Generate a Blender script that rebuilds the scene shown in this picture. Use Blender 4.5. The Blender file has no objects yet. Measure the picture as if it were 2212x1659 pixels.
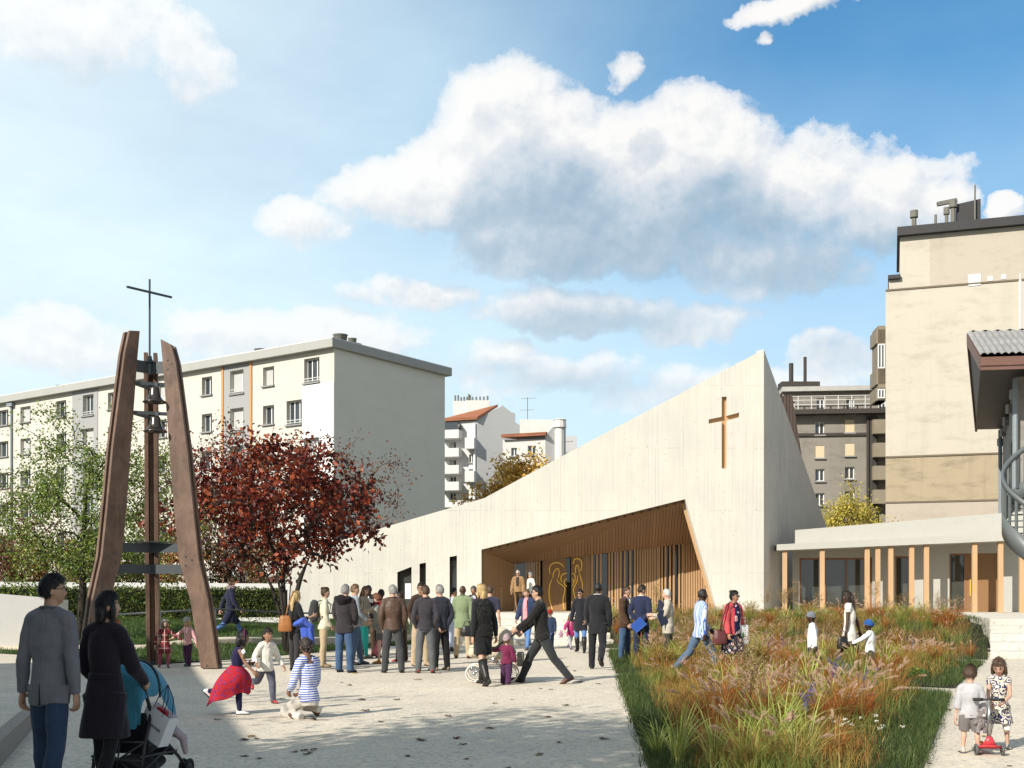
import bpy, bmesh, math, random
import numpy as np
from mathutils import Vector, Matrix, noise as mnoise
from mathutils.geometry import tessellate_polygon
PI = math.pi
SC = bpy.context.scene
COL = SC.collection
RNG = random.Random(7)
F, CX, HY, EYE = 2482.0, 1106.0, 1285.0, 1.6          # focal length, centre, horizon in picture units; eye height in metres

def W(px, py, Y):                                      # picture point at distance Y -> world
    return Vector(((px-CX)/F*Y, Y, EYE+(HY-py)/F*Y))
def WX(px, Y): return (px-CX)/F*Y
def WZ(py, Y): return EYE+(HY-py)/F*Y
def smooth(a, b, x):
    t = min(1, max(0, (x-a)/(b-a))); return t*t*(3-2*t)

# ---------------------------------------------------------------- objects
def tag(o, label=None, cat=None, group=None, kind=None):
    if label: o['label'] = label
    if cat: o['category'] = cat
    if group: o['group'] = group
    if kind: o['kind'] = kind
    return o
def empty(name, loc=(0,0,0), rz=0.0, label=None, cat=None, group=None):
    o = bpy.data.objects.new(name, None); o.empty_display_size = .2
    COL.objects.link(o); o.location = loc; o.rotation_euler = (0,0,rz)
    return tag(o, label, cat, group)
def link(name, me, mats=None, parent=None):
    if mats is not None:
        for m in (mats if isinstance(mats, (list, tuple)) else [mats]): me.materials.append(m)
    o = bpy.data.objects.new(name, me); COL.objects.link(o)
    if parent is not None: o.parent = parent
    return o
def copy_tree(o, parent=None):
    c = o.copy(); COL.objects.link(c)
    if parent is not None: c.parent = parent; c.matrix_parent_inverse = o.matrix_parent_inverse.copy()
    for ch in list(o.children): copy_tree(ch, c)
    return c

class MB:
    """collects shapes, builds ONE mesh object"""
    def __init__(s): s.v = []; s.f = []; s.m = []
    def add(s, vs, fs, mi=0):
        b = len(s.v); s.v += [tuple(p) for p in vs]
        for f in fs: s.f.append(tuple(i+b for i in f)); s.m.append(mi)
        return s
    def box(s, c, d, mi=0, rz=0.0, rot=None):
        x, y, z = d[0]/2, d[1]/2, d[2]/2
        R = rot if rot is not None else Matrix.Rotation(rz, 3, 'Z'); c = Vector(c)
        vs = [c+R@Vector(p) for p in ((-x,-y,-z),(x,-y,-z),(x,y,-z),(-x,y,-z),(-x,-y,z),(x,-y,z),(x,y,z),(-x,y,z))]
        return s.add(vs, [(3,2,1,0),(4,5,6,7),(0,1,5,4),(1,2,6,5),(2,3,7,6),(3,0,4,7)], mi)
    def bar(s, p, q, w, h=None, mi=0, up=(0,0,1)):
        p, q = Vector(p), Vector(q); d = (q-p); L = d.length
        if L < 1e-6: return s
        d.normalize(); u = Vector(up)
        if abs(d.dot(u)) > .98: u = Vector((0,1,0))
        x = d.cross(u).normalized(); z = x.cross(d).normalized()
        R = Matrix((x, d, z)).transposed()
        return s.box((p+q)/2, (w, L, h or w), mi, rot=R)
    def prism(s, pts, ext, mi=0):
        """polygon pts (3d) extruded by the vector ext"""
        n = len(pts); e = Vector(ext); a = [Vector(p) for p in pts]; b = [p+e for p in a]
        return s.add(a+b, [tuple(range(n-1,-1,-1)), tuple(range(n,2*n))]+[(i,(i+1)%n,n+(i+1)%n,n+i) for i in range(n)], mi)
    def tube(s, pts, rad, n=8, mi=0, ref=None, flat=None, caps=True):
        """tube through pts; rad numbers or (rx, ry) pairs; ref = direction of the rx axis"""
        pts = [Vector(p) for p in pts]; k = len(pts); vs = []
        X = None
        for i, p in enumerate(pts):
            t = (pts[min(i+1,k-1)]-pts[max(i-1,0)])
            t = t.normalized() if t.length > 1e-9 else Vector((0,0,1))
            r0 = Vector(ref) if ref is not None else (X if X is not None else (Vector((1,0,0)) if abs(t.x) < .8 else Vector((0,1,0))))
            X = r0 - t*r0.dot(t)
            if X.length < 1e-4: X = t.orthogonal()
            X.normalize(); Yv = t.cross(X)
            r = rad[i] if isinstance(rad, (list,tuple)) else rad
            rx, ry = r if isinstance(r, (list,tuple)) else (r, r)
            for j in range(n):
                a = 2*PI*j/n
                vs.append(p + X*(rx*math.cos(a)) + Yv*(ry*math.sin(a)))
        fs = []
        for i in range(k-1):
            for j in range(n):
                fs.append((i*n+j, i*n+(j+1)%n, (i+1)*n+(j+1)%n, (i+1)*n+j))
        if caps: fs += [tuple(range(n-1,-1,-1)), tuple(range((k-1)*n, k*n))]
        return s.add(vs, fs, mi)
    def lathe(s, prof, c=(0,0,0), n=16, mi=0, R=None):
        c = Vector(c); vs = []
        for r, z in prof:
            for j in range(n):
                p = Vector((r*math.cos(2*PI*j/n), r*math.sin(2*PI*j/n), z))
                vs.append(c + (R@p if R is not None else p))
        k = len(prof)
        fs = [(i*n+j, i*n+(j+1)%n, (i+1)*n+(j+1)%n, (i+1)*n+j) for i in range(k-1) for j in range(n)]
        fs += [tuple(range(n-1,-1,-1)), tuple(range((k-1)*n, k*n))]
        return s.add(vs, fs, mi)
    def ball(s, c, r, n=12, m=8, mi=0, R=None):
        r = r if isinstance(r, (list,tuple)) else (r,r,r); c = Vector(c); vs = []
        for i in range(1, m):
            th = PI*i/m
            for j in range(n):
                a = 2*PI*j/n
                p = Vector((r[0]*math.sin(th)*math.cos(a), r[1]*math.sin(th)*math.sin(a), -r[2]*math.cos(th)))
                vs.append(c + (R@p if R is not None else p))
        b = Vector((0,0,-r[2])); t = Vector((0,0,r[2]))
        vs += [c+(R@b if R is not None else b), c+(R@t if R is not None else t)]
        nb = (m-1)*n
        fs = [(i*n+j, i*n+(j+1)%n, (i+1)*n+(j+1)%n, (i+1)*n+j) for i in range(m-2) for j in range(n)]
        fs += [(nb, (j+1)%n, j) for j in range(n)] + [(nb+1, (m-2)*n+j, (m-2)*n+(j+1)%n) for j in range(n)]
        return s.add(vs, fs, mi)
    def mesh(s, name, smooth_=False):
        me = bpy.data.meshes.new(name); me.from_pydata(s.v, [], s.f)
        if s.m and max(s.m) > 0: me.polygons.foreach_set('material_index', s.m)
        if smooth_: me.polygons.foreach_set('use_smooth', [True]*len(me.polygons))
        me.update(); return me
    def build(s, name, mats=None, parent=None, smooth_=False, bevel=0):
        o = link(name, s.mesh(name, smooth_), mats, parent)
        if bevel:
            b = o.modifiers.new('bevel', 'BEVEL'); b.width = bevel; b.segments = 2; b.limit_method = 'ANGLE'
        return o

# ---------------------------------------------------------------- materials
MATS = {}
class NT:
    def __init__(s, tree): s.t = tree; s.n = tree.nodes; s.l = tree.links
    def node(s, typ, **kw):
        n = s.n.new(typ)
        for k, v in kw.items(): setattr(n, k, v)
        return n
    def put(s, sock, v):
        if v is None: return
        if hasattr(v, 'is_linked') or hasattr(v, 'links'): s.l.new(v, sock)
        elif isinstance(v, (tuple, list)) and len(v) == 3 and getattr(sock, 'type', '') == 'RGBA': sock.default_value = (*v, 1)
        else: sock.default_value = v
    def math(s, op, a, b=None, c=None, clamp=False):
        n = s.node('ShaderNodeMath', operation=op); n.use_clamp = clamp
        for i, v in enumerate((a, b, c)): s.put(n.inputs[i], v)
        return n.outputs[0]
    def vmath(s, op, a, b=None, c=None):
        n = s.node('ShaderNodeVectorMath', operation=op)
        for i, v in enumerate((a, b, c)):
            if v is not None: s.put(n.inputs[i], v)
        return n.outputs['Value'] if op in ('DOT_PRODUCT','LENGTH') else n.outputs[0]
    def noise(s, vec, scale, detail=3, rough=.55, dim='3D'):
        n = s.node('ShaderNodeTexNoise', noise_dimensions=dim); s.put(n.inputs['Vector'], vec)
        n.inputs['Scale'].default_value = scale; n.inputs['Detail'].default_value = detail; n.inputs['Roughness'].default_value = rough
        return n.outputs[0]
    def voro(s, vec, scale, feature='F1', out='Distance'):
        n = s.node('ShaderNodeTexVoronoi', feature=feature); s.put(n.inputs['Vector'], vec); n.inputs['Scale'].default_value = scale
        return n.outputs[out]
    def ramp(s, f, stops, interp='LINEAR'):
        n = s.node('ShaderNodeValToRGB'); s.put(n.inputs[0], f); cr = n.color_ramp; cr.interpolation = interp
        while len(cr.elements) < len(stops): cr.elements.new(.5)
        for e, (p, c) in zip(cr.elements, stops):
            e.position = p; e.color = (*c, 1) if isinstance(c, (tuple, list)) else (c, c, c, 1)
        return n.outputs[0]
    def mix(s, f, a, b, blend='MIX'):
        n = s.node('ShaderNodeMix', data_type='RGBA', blend_type=blend)
        s.put(n.inputs[0], f); s.put(n.inputs[6], a); s.put(n.inputs[7], b)
        return n.outputs[2]
    def mapv(s, vec, scale=(1,1,1), rot=(0,0,0), loc=(0,0,0)):
        n = s.node('ShaderNodeMapping'); s.put(n.inputs[0], vec)
        n.inputs['Scale'].default_value = scale; n.inputs['Rotation'].default_value = rot; n.inputs['Location'].default_value = loc
        return n.outputs[0]
    def sep(s, vec):
        n = s.node('ShaderNodeSeparateXYZ'); s.put(n.inputs[0], vec); return n.outputs
    def comb(s, x, y, z):
        n = s.node('ShaderNodeCombineXYZ')
        for i, v in enumerate((x, y, z)): s.put(n.inputs[i], v)
        return n.outputs[0]
    def bump(s, h, strength=.3, dist=.02, nrm=None):
        n = s.node('ShaderNodeBump'); s.put(n.inputs['Height'], h)
        n.inputs['Strength'].default_value = strength; n.inputs['Distance'].default_value = dist
        if nrm is not None: s.put(n.inputs['Normal'], nrm)
        return n.outputs[0]
    def obj(s): return s.node('ShaderNodeTexCoord').outputs['Object']

def mat(name, fn=None, rough=.8, spec=.3, metal=0.0):
    if name in MATS: return MATS[name]
    m = bpy.data.materials.new(name); m.use_nodes = True; t = NT(m.node_tree)
    b = m.node_tree.nodes['Principled BSDF']
    b.inputs['Roughness'].default_value = rough; b.inputs['Metallic'].default_value = metal
    b.inputs['Specular IOR Level'].default_value = spec
    if fn: fn(t, b)
    MATS[name] = m
    return m
def C(t, b, sock, nm='Base Color'): t.put(b.inputs[nm], sock)

def plain(name, col, rough=.7, var=.15, scale=6, bump=.1, bscale=60, spec=.3, metal=0.0, bd=.003):
    """one colour with soft wear and a fine grain"""
    def fn(t, b):
        v = t.obj(); n = t.noise(v, scale, 4)
        k = t.math('MULTIPLY_ADD', n, 2*var, 1-var)
        C(t, b, t.vmath('MULTIPLY', col, t.comb(k, k, k)))
        if bump: C(t, b, t.bump(t.noise(v, bscale, 3), bump, bd), 'Normal')
    return mat(name, fn, rough, spec, metal)
def fabric(name, col, rough=.9, var=.12, weave=450, fold=9, fs=.25, sheen=.15):
    def fn(t, b):
        v = t.obj(); n = t.noise(v, 5, 3); f = t.noise(v, 240, 2)
        k = t.math('ADD', t.math('MULTIPLY_ADD', n, 2*var, 1-var), t.math('MULTIPLY_ADD', f, .24, -.12))
        C(t, b, t.vmath('MULTIPLY', col, t.comb(k, k, k)))
        h = t.math('ADD', t.math('MULTIPLY', t.noise(t.mapv(v, (1,1,.45)), fold, 3, .6), 1.0), t.math('MULTIPLY', t.noise(v, weave*.3, 1), .04))
        C(t, b, t.bump(h, fs, .06), 'Normal')
        b.inputs['Sheen Weight'].default_value = sheen
    return mat(name, fn, rough, .15)
def leafmat(name, attr='Col', trans=.35, rough=.5, tint=None):
    """foliage: colour per leaf from the mesh, partly translucent"""
    def fn(t, b):
        a = t.node('ShaderNodeAttribute', attribute_name=attr); c = a.outputs['Color']
        C(t, b, c)
        tr = t.node('ShaderNodeBsdfTranslucent'); t.put(tr.inputs['Color'], t.mix(.5, c, t.vmath('MULTIPLY', c, (1.6,1.35,.7))))
        mx = t.node('ShaderNodeMixShader'); mx.inputs[0].default_value = trans
        out = [n for n in t.n if n.type == 'OUTPUT_MATERIAL'][0]
        t.l.new(b.outputs[0], mx.inputs[1]); t.l.new(tr.outputs[0], mx.inputs[2]); t.l.new(mx.outputs[0], out.inputs[0])
    return mat(name, fn, rough, .35)

def glassmat(name, tint=(.02,.025,.025), rough=.04, spec=.9):
    def fn(t, b):
        v = t.obj(); C(t, b, t.mix(t.noise(v, .6, 3), tint, tuple(c*1.9 for c in tint)))
        C(t, b, t.bump(t.noise(v, .7, 2), .06, .02), 'Normal')
    return mat(name, fn, rough, spec)

def concrete(name, base, streak=.16, board=.14, pock=True, line=.35):
    def fn(t, b):
        v = t.obj(); x, y, z = t.sep(v)
        h = t.math('ADD', x, t.math('MULTIPLY', y, .9))
        p = t.comb(h, 0.0, z)
        st = t.noise(t.mapv(p, (9, 1, .35)), 1, 4, .6)
        cl = t.noise(p, .55, 5, .6)
        fine = t.noise(v, 22, 4, .65)
        # vertical board joints
        bx = t.math('DIVIDE', h, board)
        fr = t.math('ABSOLUTE', t.math('SUBTRACT', t.math('FRACT', bx), .5))
        jit = t.noise(t.comb(t.math('FLOOR', bx), t.math('FLOOR', t.math('MULTIPLY', z, .4)), 0.0), 3.7, 0)
        joint = t.math('MULTIPLY', t.math('GREATER_THAN', fr, .455), t.math('GREATER_THAN', t.math('ADD', jit, t.math('MULTIPLY', t.noise(t.mapv(p,(3,1,.8)),1,3), .6)), .86))
        zl = t.math('ABSOLUTE', t.math('SUBTRACT', t.math('FRACT', t.math('ADD', t.math('MULTIPLY', z, .4), t.math('MULTIPLY', t.noise(p, 1.3, 2), .02))), .5))
        lift = t.math('MULTIPLY', t.math('GREATER_THAN', zl, .494), t.math('GREATER_THAN', t.noise(p, 1.7, 3), .5))
        k = t.math('ADD', t.math('MULTIPLY_ADD', st, 2*streak, 1-streak), t.math('MULTIPLY_ADD', cl, .34, -.17))
        k = t.math('ADD', k, t.math('MULTIPLY_ADD', fine, .26, -.13))
        bv = t.noise(t.comb(t.math('FLOOR', bx), t.math('FLOOR', t.math('MULTIPLY', z, .4)), 3.0), 5.3, 0)
        k = t.math('ADD', k, t.math('MULTIPLY_ADD', bv, .05, -.025))
        k = t.math('SUBTRACT', k, t.math('MULTIPLY', joint, line))
        k = t.math('SUBTRACT', k, t.math('MULTIPLY', lift, line*.5))
        if pock:
            vd = t.voro(t.mapv(v, (1,1,.8)), 4.5); hole = t.math('LESS_THAN', vd, .10)
            hole = t.math('MULTIPLY', hole, t.math('GREATER_THAN', t.noise(v, 1.1, 3), .5))
            k = t.math('SUBTRACT', k, t.math('MULTIPLY', hole, .3))
        warm = t.mix(cl, base, tuple(a*b_ for a, b_ in zip(base, (1.03,1.0,.92))))
        C(t, b, t.vmath('MULTIPLY', warm, t.comb(k, k, k)))
        C(t, b, t.bump(t.math('ADD', t.math('MULTIPLY', k, .6), t.math('MULTIPLY', fine, .5)), .35, .03), 'Normal')
    return mat(name, fn, .88, .2)

def plaster(name, base, stain=.18, big=.12, bottom=None):
    def fn(t, b):
        v = t.obj(); p = t.mapv(v, (1,1,1))
        a = t.noise(p, .22, 5, .6); s_ = t.noise(t.mapv(v, (.45,.45,1.3)), 1.1, 7, .72); f = t.noise(v, 8, 4)
        st = t.mix(1.0, t.ramp(s_, [(.50, 1.0), (.70, 1-stain)]), t.ramp(t.noise(t.mapv(v, (1.6,1.6,.16)), 1.0, 4, .6), [(.52, 1.0), (.8, 1-stain*.5)]), 'MULTIPLY')
        k = t.math('ADD', t.math('MULTIPLY_ADD', a, 2*big, 1-big), t.math('MULTIPLY_ADD', f, .1, -.05))
        C(t, b, t.mix(1.0, t.vmath('MULTIPLY', base, t.comb(k, k, k)), st, 'MULTIPLY'))
        C(t, b, t.bump(f, .15, .02), 'Normal')
    return mat(name, fn, .9, .2)

def wood(name, c1, c2, scale=1.0, axis='z', rough=.55, gap=0.0, gapaxis='x', gaprot=0.0, dark=.25, blotch=0.0):
    """grain along an axis; gap > 0 adds board gaps of that pitch"""
    def fn(t, b):
        v = t.obj()
        sc = {'z': (14,14,.7), 'x': (.7,14,14), 'y': (14,.7,14)}[axis]
        g = t.noise(t.mapv(v, tuple(q*scale for q in sc)), 1.0, 5, .65); l = t.noise(v, 1.4*scale, 3)
        c = t.mix(t.math('ADD', t.math('MULTIPLY', g, .75), t.math('MULTIPLY', l, .3)), c1, c2)
        if blotch:
            bt = t.ramp(t.noise(t.mapv(v, (1,1,.6)), 3.2, 6, .7), [(.38, 1-blotch), (.6, 1.0)]); c = t.mix(1.0, c, bt, 'MULTIPLY')
        bh = g
        if gap:
            vr = t.mapv(v, (1,1,1), (0,0,0) if gaprot == 0 else ((0,gaprot,0) if gapaxis in 'xz' else (0,0,gaprot)))
            x = t.sep(vr)['xyz'.index(gapaxis)]
            q = t.math('DIVIDE', x, gap); fr = t.math('FRACT', q)
            d = t.math('LESS_THAN', fr, .2)
            tone = t.noise(t.comb(t.math('FLOOR', q), 0.0, 0.0), 3.1, 0)
            kk = t.math('MULTIPLY_ADD', tone, .5, .75)
            c = t.vmath('MULTIPLY', c, t.comb(kk, kk, kk))
            c = t.mix(t.math('MULTIPLY', d, 1-dark), c, tuple(a*.25 for a in c1))
            bh = t.math('SUBTRACT', g, t.math('MULTIPLY', d, 3.0))
        C(t, b, c); C(t, b, t.bump(bh, .25, .01), 'Normal')
    return mat(name, fn, rough, .3)
# ---------------------------------------------------------------- camera, sun, sky
cam = bpy.data.cameras.new('camera'); co = bpy.data.objects.new('camera', cam); COL.objects.link(co)
co.location = (0,0,EYE); co.rotation_euler = (PI/2,0,0)
cam.sensor_width = 36; cam.lens = 36*F/2212; cam.shift_y = (HY-829.5)/2212; cam.clip_end = 3000; cam.clip_start = .1
SC.camera = co
SUN = Vector((.66*math.cos(math.radians(32)), .751*math.cos(math.radians(32)), -math.sin(math.radians(32)))).normalized()
sl = bpy.data.lights.new('sun', 'SUN'); sl.energy = 5.0; sl.angle = math.radians(.5); sl.color = (1,.945,.86)
so = bpy.data.objects.new('sun', sl); COL.objects.link(so); so.rotation_euler = SUN.to_track_quat('-Z','Y').to_euler(); so.location = (-30,-30,40)
SC.view_settings.view_transform = 'Standard'; SC.view_settings.look = 'None'
SC.view_settings.exposure = 0.3; SC.view_settings.gamma = 1
SC.cycles.use_denoising = True
SC.cycles.max_bounces = 6; SC.cycles.diffuse_bounces = 3; SC.cycles.transparent_max_bounces = 8; SC.cycles.caustics_reflective = False; SC.cycles.caustics_refractive = False
wd = bpy.data.worlds.new('World'); SC.world = wd; wd.use_nodes = True
def build_sky():
    t = NT(wd.node_tree)
    bg = [n for n in t.n if n.type == 'BACKGROUND'][0]
    sky = t.node('ShaderNodeTexSky', sky_type='NISHITA'); sky.sun_disc = False
    sky.sun_elevation = math.radians(32); sky.sun_rotation = math.atan2(-SUN.x, -SUN.y)
    sky.air_density = 1.0; sky.dust_density = 1.0; sky.ozone_density = 3.0
    STR = .1
    gv = t.node('ShaderNodeTexCoord').outputs['Generated']
    d = t.vmath('NORMALIZE', gv); x, y, z = t.sep(d)
    az = t.math('ARCTAN2', x, y); el = t.math('ARCSINE', z)
    p = t.comb(az, el, 0.0)
    # cumulus group: coverage at a direction (azimuth, elevation)
    g = bpy.data.node_groups.new('cloud_density', 'ShaderNodeTree')
    g.interface.new_socket('p', in_out='INPUT', socket_type='NodeSocketVector')
    g.interface.new_socket('d', in_out='OUTPUT', socket_type='NodeSocketFloat'); g.interface.new_socket('s', in_out='OUTPUT', socket_type='NodeSocketFloat')
    q = NT(g); gi = q.node('NodeGroupInput'); go = q.node('NodeGroupOutput'); pv = gi.outputs[0]
    w1 = q.vmath('SUBTRACT', q.node('ShaderNodeTexNoise').outputs['Color'], (.5,.5,.5))
    n1 = w1.node.inputs[0].links[0].from_node; q.l.new(pv, n1.inputs['Vector']); n1.inputs['Scale'].default_value = 11; n1.inputs['Detail'].default_value = 5; n1.inputs['Roughness'].default_value = .6
    pw = q.vmath('ADD', pv, q.vmath('MULTIPLY', w1, (.075,.06,0)))
    # cumulus bodies: picture centre, radii, weight
    E = [(1120,300,230,175,1.),(930,400,215,105,1.),(1300,400,330,190,1.),(1480,330,230,150,1.),(1720,400,250,135,1.),(1900,440,190,110,1.),(2030,440,75,55,.9),
         (1250,520,330,80,.9),(1700,540,220,120,.75),
         (100,40,330,120,.62),(400,120,105,80,.5),(390,185,40,45,.45),(1230,670,250,65,.7),(930,625,190,40,.5),(100,735,190,85,.7),(650,720,290,70,.65),(480,690,150,45,.6),
         (2165,450,55,38,.9),(1790,775,120,60,.65),(1700,10,150,35,.8),(1340,140,50,40,.5),(1665,80,28,22,.55),(660,470,110,40,.4),(1500,690,130,40,.5),(1150,800,260,60,.5),(1600,850,400,70,.5)]
    acc = None
    for (ex, ey, rx, ry, wt) in E:
        u = (ex-CX)/F; vv = (HY-ey)/F; a0 = math.atan(u); e0 = math.atan(vv*math.cos(a0))
        dv = q.vmath('MULTIPLY', q.vmath('SUBTRACT', pw, (a0, e0, 0)), (F/rx*(1+u*u), F/ry*(1+vv*vv), 0))
        m = q.math('MULTIPLY', q.math('SUBTRACT', 1.0, q.vmath('DOT_PRODUCT', dv, dv)), wt)
        acc = m if acc is None else q.math('SMOOTH_MAX', acc, m, .25)
    acc = q.math('MINIMUM', q.math('MAXIMUM', acc, -1.2), .85)
    f1 = q.noise(q.mapv(pv, (1,1.25,1)), 9, 6, .62); f2 = q.noise(pv, 30, 5, .6)
    fb = q.math('ADD', q.math('MULTIPLY_ADD', f1, 2.0, -1.0), q.math('MULTIPLY_ADD', f2, .8, -.4))
    q.l.new(q.math('ADD', acc, fb), go.inputs[0]); q.l.new(q.math('ADD', acc, q.math('MULTIPLY_ADD', q.noise(pv, 7, 2), .9, -.45)), go.inputs[1])
    def dens(vec, k=0):
        n = t.node('ShaderNodeGroup'); n.node_tree = g; t.l.new(vec, n.inputs[0]); return n.outputs[k]
    D0 = dens(p); D1 = dens(t.vmath('ADD', p, (-.007,.012,0))); D2 = dens(t.vmath('ADD', p, (-.022,.060,0)), 1)
    alpha = t.ramp(D0, [(.0, 0.0), (.10, .35), (.30, .82), (.62, 1.0)])
    # self-shading: how much cloud lies between the point and the sun
    occ = t.math('ADD', t.math('MULTIPLY', t.math('SUBTRACT', D1, D0), .95), t.math('MULTIPLY', t.math('MAXIMUM', t.math('ADD', D2, .12), 0.0), 1.05))
    lit = t.math('SUBTRACT', .85, t.math('MULTIPLY', t.math('MAXIMUM', t.math('ADD', occ, t.math('MULTIPLY_ADD', t.noise(p, 42, 4, .6), .5, -.25)), -.25), .56))
    cc = t.ramp(lit, [(.10, (.29,.44,.58)), (.34, (.42,.55,.68)), (.56, (.64,.71,.79)), (.74, (.79,.82,.86)), (.86, (.91,.915,.92)), (.97, (1.0,.99,.975))])
    cc = t.vmath('MULTIPLY', cc, (1/STR*.80,)*3)
    # clear air: saturated to the right and up, pale to the left and low
    deep = t.ramp(t.math('ADD', t.math('MULTIPLY', az, .9), t.math('MULTIPLY', el, .9)), [(.0, (.42,.98,1.25)), (.62, (.10,.88,1.22))])
    sk = t.vmath('MULTIPLY', sky.outputs[0], deep)
    hz = t.ramp(el, [(.02, .85), (.17, .62), (.32, .34), (.55, .03)])
    side = t.ramp(t.math('ADD', az, .5), [(.05, .62), (.40, .40), (.74, .0)])
    cir = t.noise(t.mapv(p, (3.0,7,1), (0,0,-.9)), 1.6, 5, .6)
    veil = t.math('MULTIPLY', t.math('ADD', side, hz, clamp=True), t.math('MULTIPLY_ADD', cir, .9, .45), clamp=True)
    sk = t.mix(veil, sk, (5.6,7.7,8.6))
    back = t.ramp(y, [(.40, 0.0), (.55, .0)]); bk = t.math('MULTIPLY', t.math('LESS_THAN', y, 0.0), t.math('MULTIPLY_ADD', t.noise(p, 3, 4), .7, .35), clamp=True)
    sk = t.mix(bk, sk, (4.9,4.8,4.7))
    up = t.math('GREATER_THAN', el, 0.0)
    col = t.mix(t.math('MULTIPLY', alpha, t.math('MULTIPLY', up, t.math('GREATER_THAN', y, -.2))), sk, cc)
    lowh = t.ramp(el, [(.0, .62), (.16, .42), (.30, .12), (.42, .0)]); col = t.mix(t.math('MULTIPLY', lowh, up), col, (7.3,8.1,8.5))
    gd = t.vmath('MULTIPLY', t.vmath('SUBTRACT', p, (-.47,.50,0)), (1.7,2.2,0)); gl = t.math('SUBTRACT', 1.0, t.vmath('LENGTH', gd), clamp=True)
    col = t.mix(t.math('MULTIPLY', gl, .62), col, (8.2,8.7,8.9))
    t.l.new(col, bg.inputs['Color']); bg.inputs['Strength'].default_value = STR
    wd.cycles.sampling_method = 'MANUAL'; wd.cycles.sample_map_resolution = 512
build_sky()
# ---------------------------------------------------------------- ground
def paving(name, base, sp=.5):
    def fn(t, b):
        v = t.obj()
        vc = t.voro(v, 26, out='Color'); g = t.sep(vc)[0]
        vc2 = t.sep(t.voro(v, 75, out='Color'))[0]
        big = t.noise(v, .35, 5, .6); mid = t.noise(t.mapv(v,(1,.5,1)), 2.2, 4, .65)
        sp1 = t.ramp(g, [(.0, .62), (.12, .95), (.7, 1.0), (.95, 1.16)])
        sp2 = t.ramp(vc2, [(.0, .72), (.2, 1.0), (.9, 1.1)])
        k = t.math('ADD', t.math('MULTIPLY_ADD', big, .5, .75), t.math('MULTIPLY_ADD', mid, .22, -.11))
        c = t.vmath('MULTIPLY', t.mix(g, base, tuple(a*f for a, f in zip(base, (1.0,.95,.86)))), t.comb(k, k, k))
        c = t.mix(1.0, c, sp1, 'MULTIPLY'); c = t.mix(1.0, c, sp2, 'MULTIPLY')
        sc = t.noise(t.mapv(v, (1.2,4.5,1)), 5, 3, .7)
        c = t.mix(t.ramp(sc, [(.62, 0.0), (.70, .5)]), c, tuple(a*.34 for a in base))
        C(t, b, c)
        C(t, b, t.bump(t.math('ADD', vc2, t.math('MULTIPLY', g, .8)), .35, .004), 'Normal')
    return mat(name, fn, .9, .2)
M_PLAZA = paving('exposed_aggregate', (.60,.54,.445))
M_STEP = paving('pale_stone', (.63,.595,.53))
M_SOIL = plain('soil', (.045,.035,.02), .95, .4, 3, .6, 25, bd=.03)
def sheet(name, pts, z, m, kind='structure'):
    o = MB().add([(p[0], p[1], z if len(p) < 3 else p[2]) for p in pts], [tuple(range(len(pts)))]).build(name, m); return tag(o, kind=kind)
sheet('ground', [(-900,-300),(900,-300),(900,1500),(-900,1500)], -.05, plain('far_ground', (.16,.15,.12), .95, .3, .2))
sheet('plaza', [(-40,-12),(30,-12),(30,46),(-40,46)], 0.0, M_PLAZA)

LB = [(-40,31.5),(-14,31.3),(-9.4,27.8),(-8.2,26.2),(-6.54,29.0),(-5.3,32.3),(-3.1,37.4),(-2.4,40.5),(-2.0,47)]   # plaza edge of the left lawn
def lb_y(x):
    for (a, ya), (b, yb) in zip(LB, LB[1:]):
        if a <= x <= b: return ya+(yb-ya)*(x-a)/(b-a)
    return LB[0][1] if x < LB[0][0] else 47
def edge_dist(x, y, line):
    best = 1e9
    for (ax, ay), (bx, by) in zip(line, line[1:]):
        dx, dy = bx-ax, by-ay; t = max(0, min(1, ((x-ax)*dx+(y-ay)*dy)/(dx*dx+dy*dy)))
        best = min(best, math.hypot(x-ax-dx*t, y-ay-dy*t))
    return best
def lawn_z(x, y):
    d = edge_dist(x, y, LB) if y > lb_y(x) else 0.0
    rise = .16+.70*smooth(-11, -3.6, x)
    far = .72+.22*smooth(-12, -3, x)
    z = rise*smooth(0, 3.6, d)+.02
    return z+(far-z)*smooth(3.6, 15, d) if d > 3.6 else z
# beds of the meadow garden (plaza level), far bed rises to the podium
BEDS = {'near': [(1.05,7.5),(2.04,22.1),(6.85,18.0),(2.5,7.5)],
        'mid': [(2.11,23.4),(2.72,32.2),(10.95,26.7),(7.55,19.6)],
        'far': [(2.85,34.6),(3.2,44.4),(16.6,44.4),(14.3,34.6),(11.72,28.3)]}
def inpoly(x, y, P):
    r = False; n = len(P)
    for i in range(n):
        x1, y1 = P[i][:2]; x2, y2 = P[(i+1)%n][:2]
        if (y1 > y) != (y2 > y) and x < (x2-x1)*(y-y1)/(y2-y1)+x1: r = not r
    return r
FARLINE = [(2.85,34.6),(11.72,28.3),(14.3,34.6)]
def far_z(x, y): return .02+.84*smooth(0, 9.0, edge_dist(x, y, FARLINE[:2]))
def bed_z(x, y):
    if inpoly(x, y, BEDS['far']): return far_z(x, y)
    for k in ('near', 'mid'):
        if inpoly(x, y, BEDS[k]):
            return .03+.10*smooth(0, 1.2, edge_dist(x, y, BEDS[k]+BEDS[k][:1]))
    return 0.0
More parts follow.
